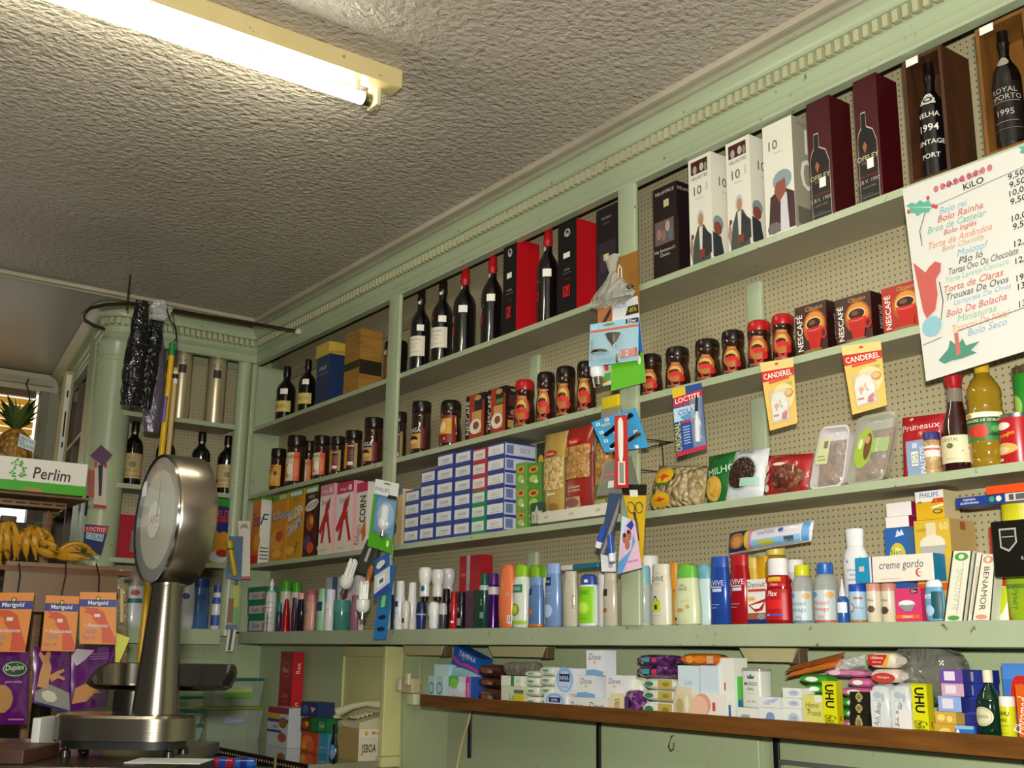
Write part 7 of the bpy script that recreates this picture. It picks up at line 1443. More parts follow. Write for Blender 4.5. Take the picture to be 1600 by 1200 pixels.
# ---- packs hanging at the corner post
def h3(name, c, X, col, label, art, extra=None, ang=62, **k):
    return card(name, c, onX((c[0][0] + c[2][0]) / 2, (c[0][1] + c[2][1]) / 2, X), ang, col, label, art, extra=extra, **k)
h3('blister_card', ((374, 905), (391, 905), (391, 814), (372, 814)), XB + .09, '#c0b8a8', 'pale worn card on the corner post behind the yellow torch', [('r', 0, 0, 1, .05, '#b83030'), ('p', [(.1, .85), (.3, .95), (.7, .95), (.9, .85), (.7, .88), (.3, .88)], '#8a7a68')])
h3('torch_pack', ((352, 903), (377, 907), (380, 838), (358, 838)), XB + .08, M('#5a7a98', .15, alpha=.75), 'blue blister pack with yellow torch hanging by the corner post', [('r', 0, 0, 1, .12, '#2c5a8a')],
   extra=obj_on(.62, .08, 14, {'torch_head': ([(.016, .13), (.019, .135), (.019, .165), (.017, .17)], M('#c0a81c', .3)), 'torch_body': ([(.010, 0), (.013, .01), (.013, .12), (.016, .13)], M('#c8a51c', .3)), 'torch_ring': ([(.0165, .126), (.0165, .131)], M('#24241c', .4))}, None, '', 1.0, .012))
h3('brush_pack', ((352, 983), (371, 983), (374, 915), (358, 915)), XB + .07, M('#b8b8a0', .15, alpha=.7), 'clear pack with red brown brush and green card at the corner post', [('r', .45, .3, 1, 1, '#a0a820'), ('r', .55, .1, 1, .5, '#4a9a3c'), ('r', .1, .15, .55, .7, '#7a3c20'), ('r', 0, 0, 1, .1, '#3a5a88')])
h3('knife_pack', ((352, 1018), (364, 1018), (370, 980), (357, 980)), XB + .06, '#c8bfb0', 'small beige card with black handle below the corner post', [('r', .3, .1, .65, .95, '#15120f'), ('e', .47, .12, .18, .1, '#15120f')])

# ================================================================== END WALL GOODS
def xitem(name, shape, pc, w, pt, pb, body, cap, label, band, X=XB - .07, cat='bottle', face=68, capname='cap'):
    """bottle on the end wall shelves: placed by its distance X"""
    z0 = ZS[pb] if isinstance(pb, str) else pb
    prof, cprof, sy = SH[shape]
    P = onX(pc, (pt + 60), X); Y = P.y
    for _ in range(4):
        d0 = ray(pc, pt); P1 = d0 * (X / d0.x); z1 = P1.z
        zm = (z0 + z1) / 2
        # Y at mid height
        lo = Y
        for _k in range(8):
            px, py = proj((X, Y, zm)); px2, _ = proj((X, Y + .01, zm)); Y += (pc - px) / ((px2 - px) / .01)
    r = .5 * w * depth((X, Y, zm)) / FPX; h = z1 - z0
    e = thing(name, (X, Y, z0), label, cat)
    Pf = [(q[0] * r, q[1] * h) for q in prof]
    sx = 1.0
    b = MB(); b.lathe(Pf, M(body, .28, coat=.3) if isinstance(body, str) else body, sy, 1, 24); b.build('body', e)
    if cprof and cap: b = MB(); b.lathe([(q[0] * r, q[1] * h) for q in cprof], M(cap, .35) if isinstance(cap, str) else cap, sy, 1, 22); b.build(capname, e)
    for qb in (band or []):
        v0, v1, bc, art = qb[:4]; sp = qb[4] if len(qb) > 4 else 150; b = MB(); rf = interp(Pf); a0, a1 = v0 * h, v1 * h
        f0 = lathefn(lambda z: rf(z + a0), a1 - a0, sy, 1, radians(face), radians(sp)); fn = lambda u, v, off, f=f0, z=a0: f(u, v, off + .0002) + Vector((0, 0, z))
        S = Surf(b, fn, r * radians(sp), a1 - a0, True)
        if bc: S.rect(0, 0, 1, 1, M(bc, .4))
        S.art(art); b.build(qb[5] if len(qb) > 5 else 'label', e)
    return e
TW = lambda: [(.12, .50, '#c0a872', [('r', .08, .1, .92, .12, '#8a4a34'), ('t', 'PORTO', .5, .3, .09, '#6a3a28', 0, .6), ('e', .55, .55, .14, .14, '#7a7454', 9), ('e', .14, .28, .07, .1, '#a8342c', 8), ('t', 'Tawny', .5, .8, .09, '#6a4a34', 0, .5)], 150), (.80, .86, None, [('e', .5, .5, .14, .5, '#cfcabc')], 170, 'neck_seal')]
CAP = M('#14100e', .3)
for pc, w, pt, s in ((208, 29, 659, 'nearest the round column'), (258, 30, 668, 'mostly hidden behind the mop poles'), (313, 29, 675, 'third from the column'), (354, 29, 681, 'nearest the corner post')):
    xitem('wine_bottle', 'squat', pc, w, pt, S2 + .0008, DG, CAP, 'black port bottle with tan label on the end wall, ' + s, TW(), capname='capsule', X=XB - (.125 if pc < 220 else .11))
TU = M('#c4b796', .32, .55)
for pc, s in ((283, 'left one'), (337, 'right one')):
    xitem('gift_tube', 'tube', pc, 30, 546 if pc < 300 else 556, S3 + .0008, TU, TU, 'tall pale gold cylindrical bottle tube on the end wall, ' + s, [(.62, .88, None, [('r', .38, .1, .68, .55, '#2a2624'), ('t', 'DALVA', .5, .78, .16, '#5a5040', 0, .4)])], cat='tube', capname='lid')
for pc, pt in ((262, 545),):
    xitem('gift_tube', 'tube', pc, 16, pt, S3 + .0008, '#b8a684', '#9a8a68', 'narrow cream tube half hidden behind the mop poles', [(.62, .88, None, [('r', .3, .1, .7, .8, '#1c1a18')])], cat='tube', X=XB - .11, capname='lid')
# cartons facing the room on the end wall
def xcarton(name, pl, pr, pt, zs, X, d, col, label, front, sidecol=None, lean=0):
    z0 = zs; zz = z0 + .1
    Ya = onX(pl, 0, X).y; Yb = onX(pr, 0, X).y
    def yat(px, z):
        Y = 1.6
        for _ in range(8):
            p, _q = proj((X, Y, z)); p2, _q = proj((X, Y + .01, z)); Y += (px - p) / ((p2 - p) / .01)
        return Y
    Ya, Yb = yat(pl, zz), yat(pr, zz); ym = (Ya + Yb) / 2
    z1 = onX((pl + pr) / 2, pt, X).z; w = Yb - Ya; h = z1 - z0
    b = MB(); m = M(col, .35); b.box(-d, 0, -w / 2, w / 2, 0, h, m, side=m)
    Surf(b, flat((0, -w / 2, 0), (0, w, 0), (0, 0, h)), w, h).art(front)
    return single(name, b, (X, ym, z0), label, 'box')
xcarton('tin_box', 179, 214, 804, S1 + .0008, XB - .13, .05, '#a81430', 'bright crimson square box on the end wall beside the column', [('r', .72, .18, .98, .66, '#7a7474')])
xcarton('cereal_box', 328, 368, 779, S1 + .0008, XB - .02, .06, '#1c2c70', 'dark blue snack cereal box with red banner, right of the scale head', [('r', 0, .88, 1, 1, '#2c8a2c'), ('t', 'DELITAS', .5, .76, .12, '#c8441c', 0, .95, 0, .02), ('p', [(0, .62), (1, .66), (1, .70), (0, .68)], '#b82030'), ('p', [(0, 0), (.1, .55), (.6, .35), (.85, 0)], '#c8a028'), ('e', .5, .35, .3, .14, '#d8902c'), ('e', .35, .10, .35, .09, '#c8d4dc'), ('e', .5, .16, .25, .06, '#b82c28')])
# toiletries on the end wall's lowest shelf
E0 = S0 + .0108
xitem('detergent_bottle', 'oval', 184, 20, 890, E0, '#d4d2d0', '#d0d0d4', 'white bottle with navy mark at the left end of the end wall ledge', [(.1, .7, None, [('r', .1, .6, .7, .8, '#1c2c5c')])])
xitem('detergent_bottle', 'curvy', 213, 34, 896, E0, '#c8ccd0', '#9a8a80', 'large white shampoo bottle with red oval just left of the scale column', [(.2, .75, None, [('e', .5, .8, .2, .1, '#b83a3c'), ('r', .2, .45, .8, .6, '#2a6a5a')])])
xitem('shampoo_bottle', 'slim', 240, 15, 915, E0, '#b8c4b0', '#b8c4b0', 'pale bottle with a round badge beside the yellow pole', [(.1, .6, None, [('e', .5, .5, .3, .14, '#4a5a4a')])])
xitem('shampoo_bottle', 'oval', 294, 22, 905, E0, '#cdd0d4', '#c8ccd4', 'white shampoo bottle with blue mark right of the scale column', [(.1, .75, None, [('e', .4, .85, .25, .1, '#2c50a0')])])
xitem('shampoo_bottle', 'slim', 314, 26, 905, E0, M('#4a70a4', .2, .2), '#24409a', 'metallic blue shampoo bottle on the end wall ledge', [(.1, .8, None, [('e', .5, .75, .3, .1, '#2c4c98')])])
xitem('shampoo_bottle', 'slim', 342, 24, 915, E0, '#d0d4dc', '#24489c', 'white shampoo bottle with two blue squares on the end wall ledge', [(.05, .8, None, [('r', .1, .70, .7, .90, '#24489c'), ('r', .1, .04, .7, .36, '#24489c')])])

# ================================================================== THINGS HANGING ON THE COLUMN
def h4(name, c, X, col, label, art, extra=None, ang=62, **k): return card(name, c, onX((c[0][0] + c[2][0]) / 2, (c[0][1] + c[2][1]) / 2, X), ang, col, label, art, extra=extra, **k)
h4('utensil_card', ((146, 793), (166, 795), (167, 720), (148, 718)), XB + .02, '#c8c2b4', 'white and red card with a dark twisted tool hanging on the column', [('r', 0, 0, 1, .07, '#b82c2c'), ('p', [(.4, .25), (.6, .25), (.7, .9), (.3, .9)], '#2a2628'), ('e', .1, .9, .15, .08, '#c0482c'), ('e', .9, .9, .12, .06, '#b82c2c')])
h4('toy_card', ((138, 775), (147, 777), (148, 735), (138, 733)), XB + .012, '#b8502c', 'narrow orange strip behind the white and red tool card', [('r', .3, .1, .6, .9, '#6a6a6a')])
h4('diamond_card', ((141, 712), (158, 695), (176, 711), (161, 728)), XB + .03, '#5a3c5c', 'purple diamond shaped packet above the tool card', [('p', [(.2, .2), (.8, .2), (.6, .8)], '#9a8090')])
h4('glue_pack', ((129, 858), (158, 868), (170, 822), (133, 819)), XB + .03, '#1c2c5c', 'super glue pack with red top hanging at the foot of the column', [('p', [(0, .70), (1, .74), (1, .98), (0, .92)], '#b8303c'), ('t', 'LOCTITE', .5, .84, .14, '#e8dcd8', 0, .8), ('r', .1, .45, .9, .70, '#a8c4d0'), ('t', 'COLA3', .5, .58, .18, '#24305a', 0, .7)])
b = MB(); q = onX(135, 790, XB + .02); b.tube([(0, 0, -.045), (0, 0, .045)], .006, M('#1a1a1e', .3), 8); single('pen', b, q, 'slim black pen hanging left of the column cards', 'pen')

# ================================================================== FRUIT RACK
FX = -4.45
def fx(px, py, X=FX): return onX(px, py, X)
rk = thing('fruit_rack', fx(60, 900), 'brown wooden fruit rack with slotted rails in front of the window', 'rack')
RO = fx(60, 900)
WD = wood_mat('rack_wood', '#6a4a2a', '#8a6438', (8, 1, 8), .5)
def rbar(name, a, c, X, t_, mat, slots=None, dX=.02):
    """board given by top-left and bottom-right pixels at distance X, facing the room"""
    p, q = fx(a[0], a[1], X) - RO, fx(c[0], c[1], X) - RO
    b = MB(); b.rbox(p.x - dX, p.x, min(p.y, q.y), max(p.y, q.y), min(p.z, q.z), max(p.z, q.z), mat, .002)
    if slots:
        n, za, zb = slots; y0, y1 = min(p.y, q.y), max(p.y, q.y); H_ = abs(p.z - q.z); zt = max(p.z, q.z)
        for i in range(n):
            yy = y0 + (y1 - y0) * (i + .5) / n; b.box(p.x + .0002, p.x + .0008, yy - .018, yy + .018, zt - H_ * zb, zt - H_ * za, M('#14100a'))
    b.build(name, rk)
rbar('slotted_rail', (-20, 776), (104, 796), FX, .02, M('#7a5a3a', .45), (6, .35, .62))
rbar('board', (10, 876), (180, 960), FX + .02, .02, M('#77604a', .5), (7, .10, .18))
b = MB(); p, q = fx(-20, 770) - RO, fx(137, 776) - RO; b.box(-.45, .04, -.55, q.y, p.z - .0, p.z + .008, WD)
b.build('upper_shelf', rk)
p = fx(16, 874) - RO; q = fx(216, 874) - RO; b = MB(); b.box(-.42, .03, p.y - .2, q.y - .03, p.z - .04, p.z - .022, wood_mat('reddish_wood', '#5a3018', '#7a4a28', (8, 1, 8), .4)); b.build('lower_shelf', rk); ZLOW = (RO.z + p.z - .002)
for px in (104, 6):
    p = fx(px, 790) - RO; b = MB(); b.rbox(-.30, -.27, p.y - .01, p.y + .02, -.9, p.z, WD, .003); b.build('upright', rk)
# wire hooks from the board
for px, dx in ((30, -3), (103, -7), (150, 4)):
    p = onX(px, 880, FX + .045); b = MB(); b.tube([onX(px + a, y, FX + .045) - p for a, y in ((0, 880), (dx * .5 + 3, 900), (dx, 930))], .0028, M('#14100c', .4)); single('wire_hook', b, p, 'black wire hook holding glove packs, %s' % {30: 'left one', 103: 'middle one', 150: 'right one'}[px], 'hook')
# fruit crate
p0, p1 = onX(-30, 740, -4.38), onX(136, 740, -4.38)
e = thing('fruit_crate', Vector((-4.38, p1.y, onX(60, 779, -4.38).z + .024)), 'white printed cardboard fruit crate with a green base stripe on the rack', 'crate'); EO2 = Vector((-4.38, p1.y, onX(60, 779, -4.38).z + .024))
zb = 0; zt_ = onX(100, 722, -4.38).z - EO2.z; w = p1.y - p0.y
b = MB(); b.box(-.012, 0, -w, 0, zb, zt_, M('#d4d0c8', .4)); b.box(-.4, -.012, -.012, 0, zb, zt_ * .85, M('#c8c4b8', .5)); b.box(-.4, -.012, -w, 0, zb, zb + .008, M('#a89a80', .5)); b.box(-.41, -.4, -w, 0, zb, zt_, M('#c8c4b8', .5))
S = Surf(b, flat((0, -w, 0), (0, w, 0), (0, 0, zt_)), w, zt_)
S.art([('r', 0, 0, 1, .30, '#3f9a1c'), ('r', .42, .0, .58, .12, '#9a7a4a'), ('t', 'Perlim', .66, .57, .36, '#3a1c34', -1, .36, .1, .01)])
rn = random.Random(4)
for i in range(34):
    a = rn.uniform(0, 2 * pi); r = rn.uniform(.4, 1); S.ell(.34 + .085 * r * cos(a), .62 + .34 * r * sin(a), .013, .035, '#4a9a3c', 6, rn.uniform(0, 3))
b.build('front_panel', e)
# pineapple
pp = onX(32, 690, -4.42); pz = onX(32, 722, -4.42).z; e = thing('pineapple', Vector((pp.x - .10, pp.y, EO2.z + .012)), 'ripe pineapple with spiky leaves standing in the white crate', 'fruit')
PO = Vector((pp.x - .10, pp.y, EO2.z + .012)); ztopf = onX(38, 672, pp.x - .10).z - PO.z
b = MB(); PINE = speckle('pineapple_skin', ['#7a5418', '#9a6c20', '#5a3c10', '#8a7028'], 42, .5, 1.0, 0, .014)
b.lathe([(.03, .0), (.055, .02), (.068, ztopf * .4), (.066, ztopf * .65), (.05, ztopf * .9), (.02, ztopf)], PINE, seg=24); b.build('fruit_body', e)
b = MB(); rn = random.Random(2)
for k in range(34):
    a = k * 2.4; L = .05 + .11 * (k / 34); tl = (1 - k / 34) * .75 + .12; base = Vector((0, 0, ztopf - .008))
    d = Vector((cos(a) * sin(tl), sin(a) * sin(tl), cos(tl))); s_ = Vector((-sin(a), cos(a), 0)); m_ = base + d * L * .55 + Vector((0, 0, .004)); tip = base + d * L + Vector((cos(a), sin(a), -.35)) * L * .25
    b.face([base - s_ * .006, base + s_ * .006, m_ + s_ * .006, tip, m_ - s_ * .006], M('#4a6024', .4)); b.face([m_ - s_ * .006 - d * .0, tip, m_ + s_ * .006, base + s_ * .006 + d * .001, base - s_ * .006 + d * .001], M('#3c5020', .4))
b.build('leaves', e)
card('price_tag', ((27, 697), (52, 706), (56, 689), (31, 677)), onX(42, 692, -4.36), 66, '#a8b4b8', 'small handwritten price tag standing before the pineapple', [('t', 'ABACAXI', .5, .75, .2, '#2a2c30', 0, .85), ('t', 'KG', .2, .5, .2, '#2a2c30'), ('t', 'KG 0.95', .55, .25, .25, '#2a2c30', 0, .8)], cat='tag')
b = MB(); p = onX(45, 596, -6.90); b.tube([onX(x, y, -6.90) - p for x, y in ((45, 592), (41, 600), (45, 612), (46, 625), (43, 640), (28, 680))], .004, M('#1c1612', .4)); single('wire_hook', b, p, 'thin bent wire hook dangling over the pineapple', 'hook')
# bananas
BAN = bpy.data.materials.new('banana_skin'); BAN.use_nodes = True
nt, N, L, bs = nodes_of(BAN); tc = N.new('ShaderNodeTexCoord'); nn = N.new('ShaderNodeTexNoise'); nn.inputs['Scale'].default_value = 38; nn.inputs['Detail'].default_value = 4
L.new(tc.outputs['Object'], nn.inputs['Vector']); cr = N.new('ShaderNodeValToRGB'); cr.color_ramp.elements[0].position = .34; cr.color_ramp.elements[1].position = .46; cr.color_ramp.elements[0].color = lin('#4a300c'); cr.color_ramp.elements[1].color = lin('#b8841a'); L.new(nn.outputs['Fac'], cr.inputs['Fac']); L.new(cr.outputs['Color'], bs.inputs['Base Color']); bs.inputs['Roughness'].default_value = .4
def banana(b, pts, r=.017):
    n = 12; Q = []; R = []
    p = [Vector(q) for q in pts]
    for i in range(n + 1):
        t_ = i / n; Q.append((1 - t_) ** 2 * p[0] + 2 * t_ * (1 - t_) * p[1] + t_ * t_ * p[2]); R.append(r * max(.22, min(1, (sin(pi * min(1, t_ * 1.05 + .03)) ** .5))))
    b.tube(Q, R, BAN, 7)
def hand(label, centre, X, bans, seed, onrack=True):
    o = onX(*centre, X); e = thing('banana_bunch', o, label, 'bananas')
    for i, q in enumerate(bans):
        b = MB(); banana(b, [onX(x, y, X + dx) - o for x, y, dx in q]); b.build('banana', e)
    b = MB(); q = onX(bans[0][0][0], bans[0][0][1], X) - o; b.rbox(q.x - .018, q.x + .012, q.y - .025, q.y + .03, q.z - .012, q.z + .014, M('#4a3a14', .6), .006); b.build('stem', e)
hand('ripe banana bunch hanging at the left edge of the picture', (6, 880), FX - .05, [((12, 812, 0), (-10, 845, .02), (2, 882, 0)), ((14, 812, 0), (6, 845, .04), (14, 880, .01)), ((16, 812, 0), (30, 840, .02), (22, 876, .0)), ((12, 812, 0), (-18, 840, -.01), (-8, 884, 0))], 1)
hand('ripe banana bunch hanging above the slotted board, middle', (50, 870), FX - .05, [((50, 824, 0), (22, 838, .02), (28, 874, 0)), ((50, 822, 0), (36, 842, .05), (42, 876, .02)), ((52, 822, 0), (54, 842, .05), (56, 875, .03)), ((54, 822, 0), (72, 836, .04), (68, 872, .02)), ((55, 824, 0), (84, 838, .01), (82, 864, 0))], 2)
hand('speckled banana bunch lying on the lower shelf towards the column', (120, 872), FX - .02, [((88, 868, 0), (120, 846, .03), (152, 868, .02)), ((88, 866, 0), (118, 838, 0), (150, 866, 0)), ((86, 870, 0), (112, 870, .05), (140, 873, .05)), ((56, 858, .01), (76, 864, .05), (88, 872, .02)), ((62, 846, 0), (80, 850, .04), (98, 866, .02))], 3)
# glove packs
def mari(c, X, label):
    art = [('r', 0, 0, 1, 1, '#d8842c'), ('r', 0, .72, 1, .86, '#1c2c84'), ('t', 'Marigold', .5, .785, .10, '#ece8e0', 0, .86, 0, .012), ('e', .5, .88, .07, .045, '#3a2a1c'), ('e', .5, .88, .045, .028, '#d8b848'),
           ('p', [(1.0, .02), (.62, .02), (.60, .30), (.36, .48), (.34, .56), (.20, .60), (.17, .66), (.22, .665), (.18, .70), (.44, .70), (.66, .62), (.76, .45), (.86, .30), (1.0, .1)], '#c8481c'),
           ('p', [(.20, .66), (.10, .70), (.12, .72), (.26, .69)], '#c8481c'), ('p', [(.24, .59), (.12, .60), (.13, .63), (.28, .62)], '#c8481c'), ('r', .40, .52, .56, .58, '#e0d8cc'), ('t', '+ Resistente', .45, .36, .065, '#d8d0dc', 0, .8, .3, .008), ('r', .15, .26, .45, .275, '#8a7a98'), ('r', .15, .22, .5, .235, '#8a7a98'), ('t', 'Tam. M', .25, .12, .05, '#3a4a9c', 0, .4)]
    for j in range(2):
        c2 = [(x - 3 * j, y + 3 * j) for x, y in c]
        if j == 1: continue
        card('glove_pack', c2, onX((c2[0][0] + c2[2][0]) / 2, (c2[0][1] + c2[2][1]) / 2, X), 68, '#d8842c', label, art, t=.008)
mari(((0 - 24, 1018), (39, 1019), (54, 926), (-6, 926)), -4.20, 'orange rubber glove pack, leftmost of three hanging below the board')
mari(((64, 1017), (117, 1018), (124, 932), (72, 930)), -4.19, 'orange rubber glove pack, middle of three hanging below the board')
mari(((124, 1006), (181, 1007), (182, 926), (125, 925)), -4.16, 'orange rubber glove pack, rightmost of three hanging below the board')
PUR2 = M('#5a1268', .18, coat=.7)
def dup_(name, c, X, label, art, seed, mat=PUR2, bulge=.005):
    P = [onX(x, y, X) for x, y in c]; o = (P[2] + P[3]) / 2; fn = quadfn([p - o for p in P]); b = MB(); b.pillow(fn, bulge, mat, amp=.0015, seed=seed, edge=.3)
    w, h = (P[1] - P[0]).length, (P[3] - P[0]).length
    def f2(u, v, off):
        bb = max(0.0, (1 - abs(2 * u - 1) ** 2.5) * (1 - abs(2 * v - 1) ** 3)) ** .3
        return fn(u, v, bb * (bulge + .005) + off)
    Surf(b, f2, w, h, True).art(art); return single(name, b, o, label, 'pack')
HANDART = [('p', [(.10, .30), (.16, .55), (.22, .72), (.12, .86), (.16, .92), (.26, .84), (.34, .93), (.42, .90), (.38, .78), (.44, .66), (.40, .50), (.36, .30)], '#c08a5a'), ('p', [(.38, .52), (.60, .62), (.74, .66), (.76, .62), (.62, .56), (.78, .52), (.76, .48), (.60, .50), (.44, .42)], '#c08a5a')]
dup_('hosiery_pack', ((-20, 1132), (42, 1132), (46, 1018), (-14, 1018)), -4.24, 'shiny purple pack with green oval emblem at the left edge', [('e', .62, .76, .34, .12, '#24402c', 16), ('e', .62, .76, .31, .10, '#b8c8a8', 16), ('e', .62, .76, .29, .09, '#24402c', 16), ('t', 'Duplex', .62, .77, .10, '#c8d8b8', 4, .5, .2, .01), ('t', 'para malas', .6, .58, .05, '#c8a8c8', 0, .6), ('e', .3, .35, .3, .2, '#a87a3c', 10), ('r', .5, .06, .9, .08, '#a878a8')], 3)
dup_('hosiery_pack', ((50, 1098), (112, 1115), (116, 1012), (52, 1010)), -4.26, 'purple pack printed with a hand, left of the pair below the glove packs', HANDART + [('p', [(.05, .02), (.95, .02), (.9, .30), (.4, .38), (.05, .2)], '#8a8a80'), ('e', .4, .18, .2, .1, '#c8c4b0', 7), ('r', 0, 0, 1, .04, '#4a3a8a')], 5)
dup_('hosiery_pack', ((110, 1110), (166, 1104), (182, 1010), (112, 1012)), -4.25, 'purple pack printed with a hand, right of the pair below the glove packs', [('p', [(.0, .85), (.1, .98), (.5, .95), (.3, .8), (.1, .7)], '#b8b0b8'), ('p', [(.02, .1), (.10, .35), (.35, .42), (.6, .40), (.85, .36), (.84, .30), (.6, .32), (.8, .24), (.6, .24), (.4, .12)], '#b8804c')] + [('r', .4, .80 + .04 * i, .85, .81 + .04 * i, '#a878b0') for i in range(3)], 7)
dup_('clear_pouch', ((183, 1038), (199, 1038), (199, 912), (184, 905)), -4.3, 'long clear shiny pouch hanging right of the glove packs', [('r', .3, 0, .7, .3, '#8a6a50'), ('r', .2, .5, .5, .9, '#b8a070')], 9, film_mat('amber_pouch', '#8a7a5a', .7, .1, 1.0, 30))
card('paper_tag', ((180, 1036), (186, 1036), (203, 997), (180, 988)), onX(190, 1015, -4.2), 66, '#c8c81c', 'plain yellow paper tag right of the glove packs', [], cat='tag')

# ================================================================== SCALE
sd = Vector((-.943, .315, 0)).normalized(); SD = 2.95
def scp(px, py, d=SD):
    r_ = ray(px, py); return r_ * (d / sqrt(r_.x ** 2 + r_.y ** 2))
base = scp(243, 1112); SB = Vector((base.x, base.y, scp(250, 1168).z))
sc = thing('shop_scale', SB, 'stainless steel counter scale with a big round dial head on a tapered column', 'scale')
zc0 = scp(243, 1116).z - SB.z; zc1 = scp(262, 914).z - SB.z
b = MB(); rb, rt = 33 * SD / FPX, 20.5 * SD / FPX
b.lathe([(rb, zc0 - .01), (rb * .985, zc0 + .02), (rt, zc1 - .01), (rt * 1.06, zc1 - .004), (rt * 1.06, zc1 + .012)], STEEL, seg=40); b.build('column', sc)
# pedestal: rounded steel drum, longer towards the left
vr = Vector((sd.y, -sd.x, 0))                         # to the right in view... perpendicular to sd
vr = Vector((-sd.y, sd.x, 0)) * -1
def at_(px, d): # lateral and depth offsets relative to the base
    return None
right = Vector((CM[0][0], CM[1][0], 0)).normalized(); fw = Vector((-right.y, right.x, 0))
if fw.dot(sd) < 0: fw = -fw
k = SD / FPX
def loc(rx, dz, z): return right * rx + fw * dz + Vector((0, 0, z))
hb = zc0
def stadium(x0, x1, r, z):
    P_ = []
    for i in range(15): a = -pi / 2 + pi * i / 14; P_.append(loc(x1 - r + r * cos(a), r * sin(a), z))
    for i in range(15): a = pi / 2 + pi * i / 14; P_.append(loc(x0 + r + r * cos(a), r * sin(a), z))
    return P_
x1 = 58 * k; x0 = -140 * k; r_ = .098
b = MB(); rings = [stadium(x0, x1, r_, .02), stadium(x0, x1, r_ , hb * .92), stadium(x0 + .006, x1 - .006, r_ - .006, hb), stadium(x0 + .03, x1 - .03, r_ - .03, hb + .002)]
n = 30; vs = [p for q in rings for p in q]; b.faces(vs, [(j * n + i, j * n + (i + 1) % n, (j + 1) * n + (i + 1) % n, (j + 1) * n + i) for j in range(3) for i in range(n)] + [tuple(3 * n + i for i in range(n)), tuple(range(n - 1, -1, -1))], STEEL); b.build('pedestal', sc)
b = MB(); rings = [stadium(x0 + .02, x1 - .02, r_ - .02, .0), stadium(x0 + .02, x1 - .02, r_ - .02, .02)]; vs = [p for q in rings for p in q]; b.faces(vs, [(i, (i + 1) % n, n + (i + 1) % n, n + i) for i in range(n)] + [tuple(range(n))], M('#14120f', .5)); b.build('plinth', sc)
for dx, dz in ((x1 - .04, -.06), (x0 + .05, -.06), (x0 + .05, .06), (x1 - .04, .06)):
    b = MB(); p = loc(dx, dz, 0); b.lathe([(.014, -.018), (.012, -.004), (.005, 0), (.005, .004)], M('#2a2824', .3, .6), cx=p.x, cy=p.y, seg=14); b.build('foot', sc)
# weighing pan behind
zr = scp(200, 1082).z - SB.z
def pan(z, e=0.0, up=0): return stadium(-140 * k + .02 - e, 90 * k + e, .12 + e, z)
b = MB(); z0p = scp(200, 1080).z - SB.z; z1p = scp(200, 1040).z - SB.z
rings = []
for zz, e in ((z0p, -.012), (z0p + .006, 0), (z1p, .006), (z1p + .004, .010), (z1p + .002, .002), (z0p + .010, -.006)):
    R_ = [p + fw * .14 for p in stadium(-125 * k - e, 86 * k + e, .10 + e, zz)]
    rings.append(R_)
# front rim is cut low: lower the points nearest the customer
vs = [];
for j, R_ in enumerate(rings):
    for p in R_:
        dfr = (p - fw * .14).dot(fw)
        z = p.z
        if z > z0p + .012: z = z0p + .012 + (z - z0p - .012) * max(0, min(1, (dfr + .02) / .08))
        vs.append((p.x, p.y, z))
b.faces(vs, [(j * n + i, j * n + (i + 1) % n, (j + 1) * n + (i + 1) % n, (j + 1) * n + i) for j in range(5) for i in range(n)] + [tuple(5 * n + i for i in range(n)), tuple(range(n - 1, -1, -1))], CHROME); b.build('weighing_pan', sc)
b = MB(); p = loc(-60 * k, .14, 0); b.lathe([(.05, hb * .6), (.05, z0p - .004)], M('#3a3834', .3, .8), cx=p.x, cy=p.y, seg=24); b.build('pan_support', sc)
# dial head
ctop = scp(272, 718); cbot = scp(272, 912)
hc_ = (scp(260, 812) + scp(285, 812)) / 2 - SB; R = 97 * k
tocam = -Vector((base.x, base.y, 0)).normalized(); lft = Vector((tocam.y, -tocam.x, 0)); lft = lft if lft.dot(right) < 0 else -lft
th = radians(71); nrm = (tocam * cos(th) + lft * sin(th)).normalized(); nrm.z = 0.0
cface = scp(247, 811) - SB
q = nrm.to_track_quat('Z', 'Y').to_matrix().to_4x4(); TT = Matrix.Translation(cface) @ q
D = .098
b = MB(); b.T = TT; b.lathe([(R * .90, -D), (R * .985, -D + .008), (R, -D + .02), (R, -.006), (R * .985, .0), (R * .95, .002)], brushed('dial_steel', '#9a9184', .26, 3, .1), seg=64); b.build('dial_drum', sc)
b = MB(); b.T = TT
b.lathe([(R * .95, .002), (R * .985, .0), (R * 1.0, .003), (R * .99, .008), (R * .955, .006)], CHROME, seg=64, closed=False); b.build('bezel', sc)
b = MB(); b.T = TT; b.lathe([(R * .955, .0005), (0.001, .0005)], M('#9a9678', .5), seg=48)
fl = lambda u, v, off: Vector(((u - .5) * 2 * R * .95, (v - .5) * 2 * R * .95, .0012 + off))
S = Surf(b, fl, 2 * R * .95, 2 * R * .95)
dirx = 1 if (q @ Vector((1, 0, 0))).z == 0 else 1
S.ell(.5, .5, .47, .47, M('#c9c4aa', .5), 40); S.ell(.5, .5, .40, .40, M('#a9a58c', .5), 40)
for i in range(60):
    a = 2 * pi * i / 60; l_ = .035 if i % 5 else .06; c_, s_ = cos(a), sin(a); S.poly([(.5 + .46 * c_ - .002 * s_, .5 + .46 * s_ + .002 * c_), (.5 + (.46 - l_) * c_, .5 + (.46 - l_) * s_), (.5 + .46 * c_ + .002 * s_, .5 + .46 * s_ - .002 * c_)], '#2a2820')
S.ell(.44, .5, .15, .15, M('#d8d4c4', .5), 24); S.text('LARIO', .44, .5, .07, M('#a83434', .5), 0, .26)
S.poly([(.50, .52), (.56, .95), (.52, .515)], '#1c1a16'); S.rect(.08, .72, .20, .84, '#e4e4e8')
b.build('dial_face', sc)
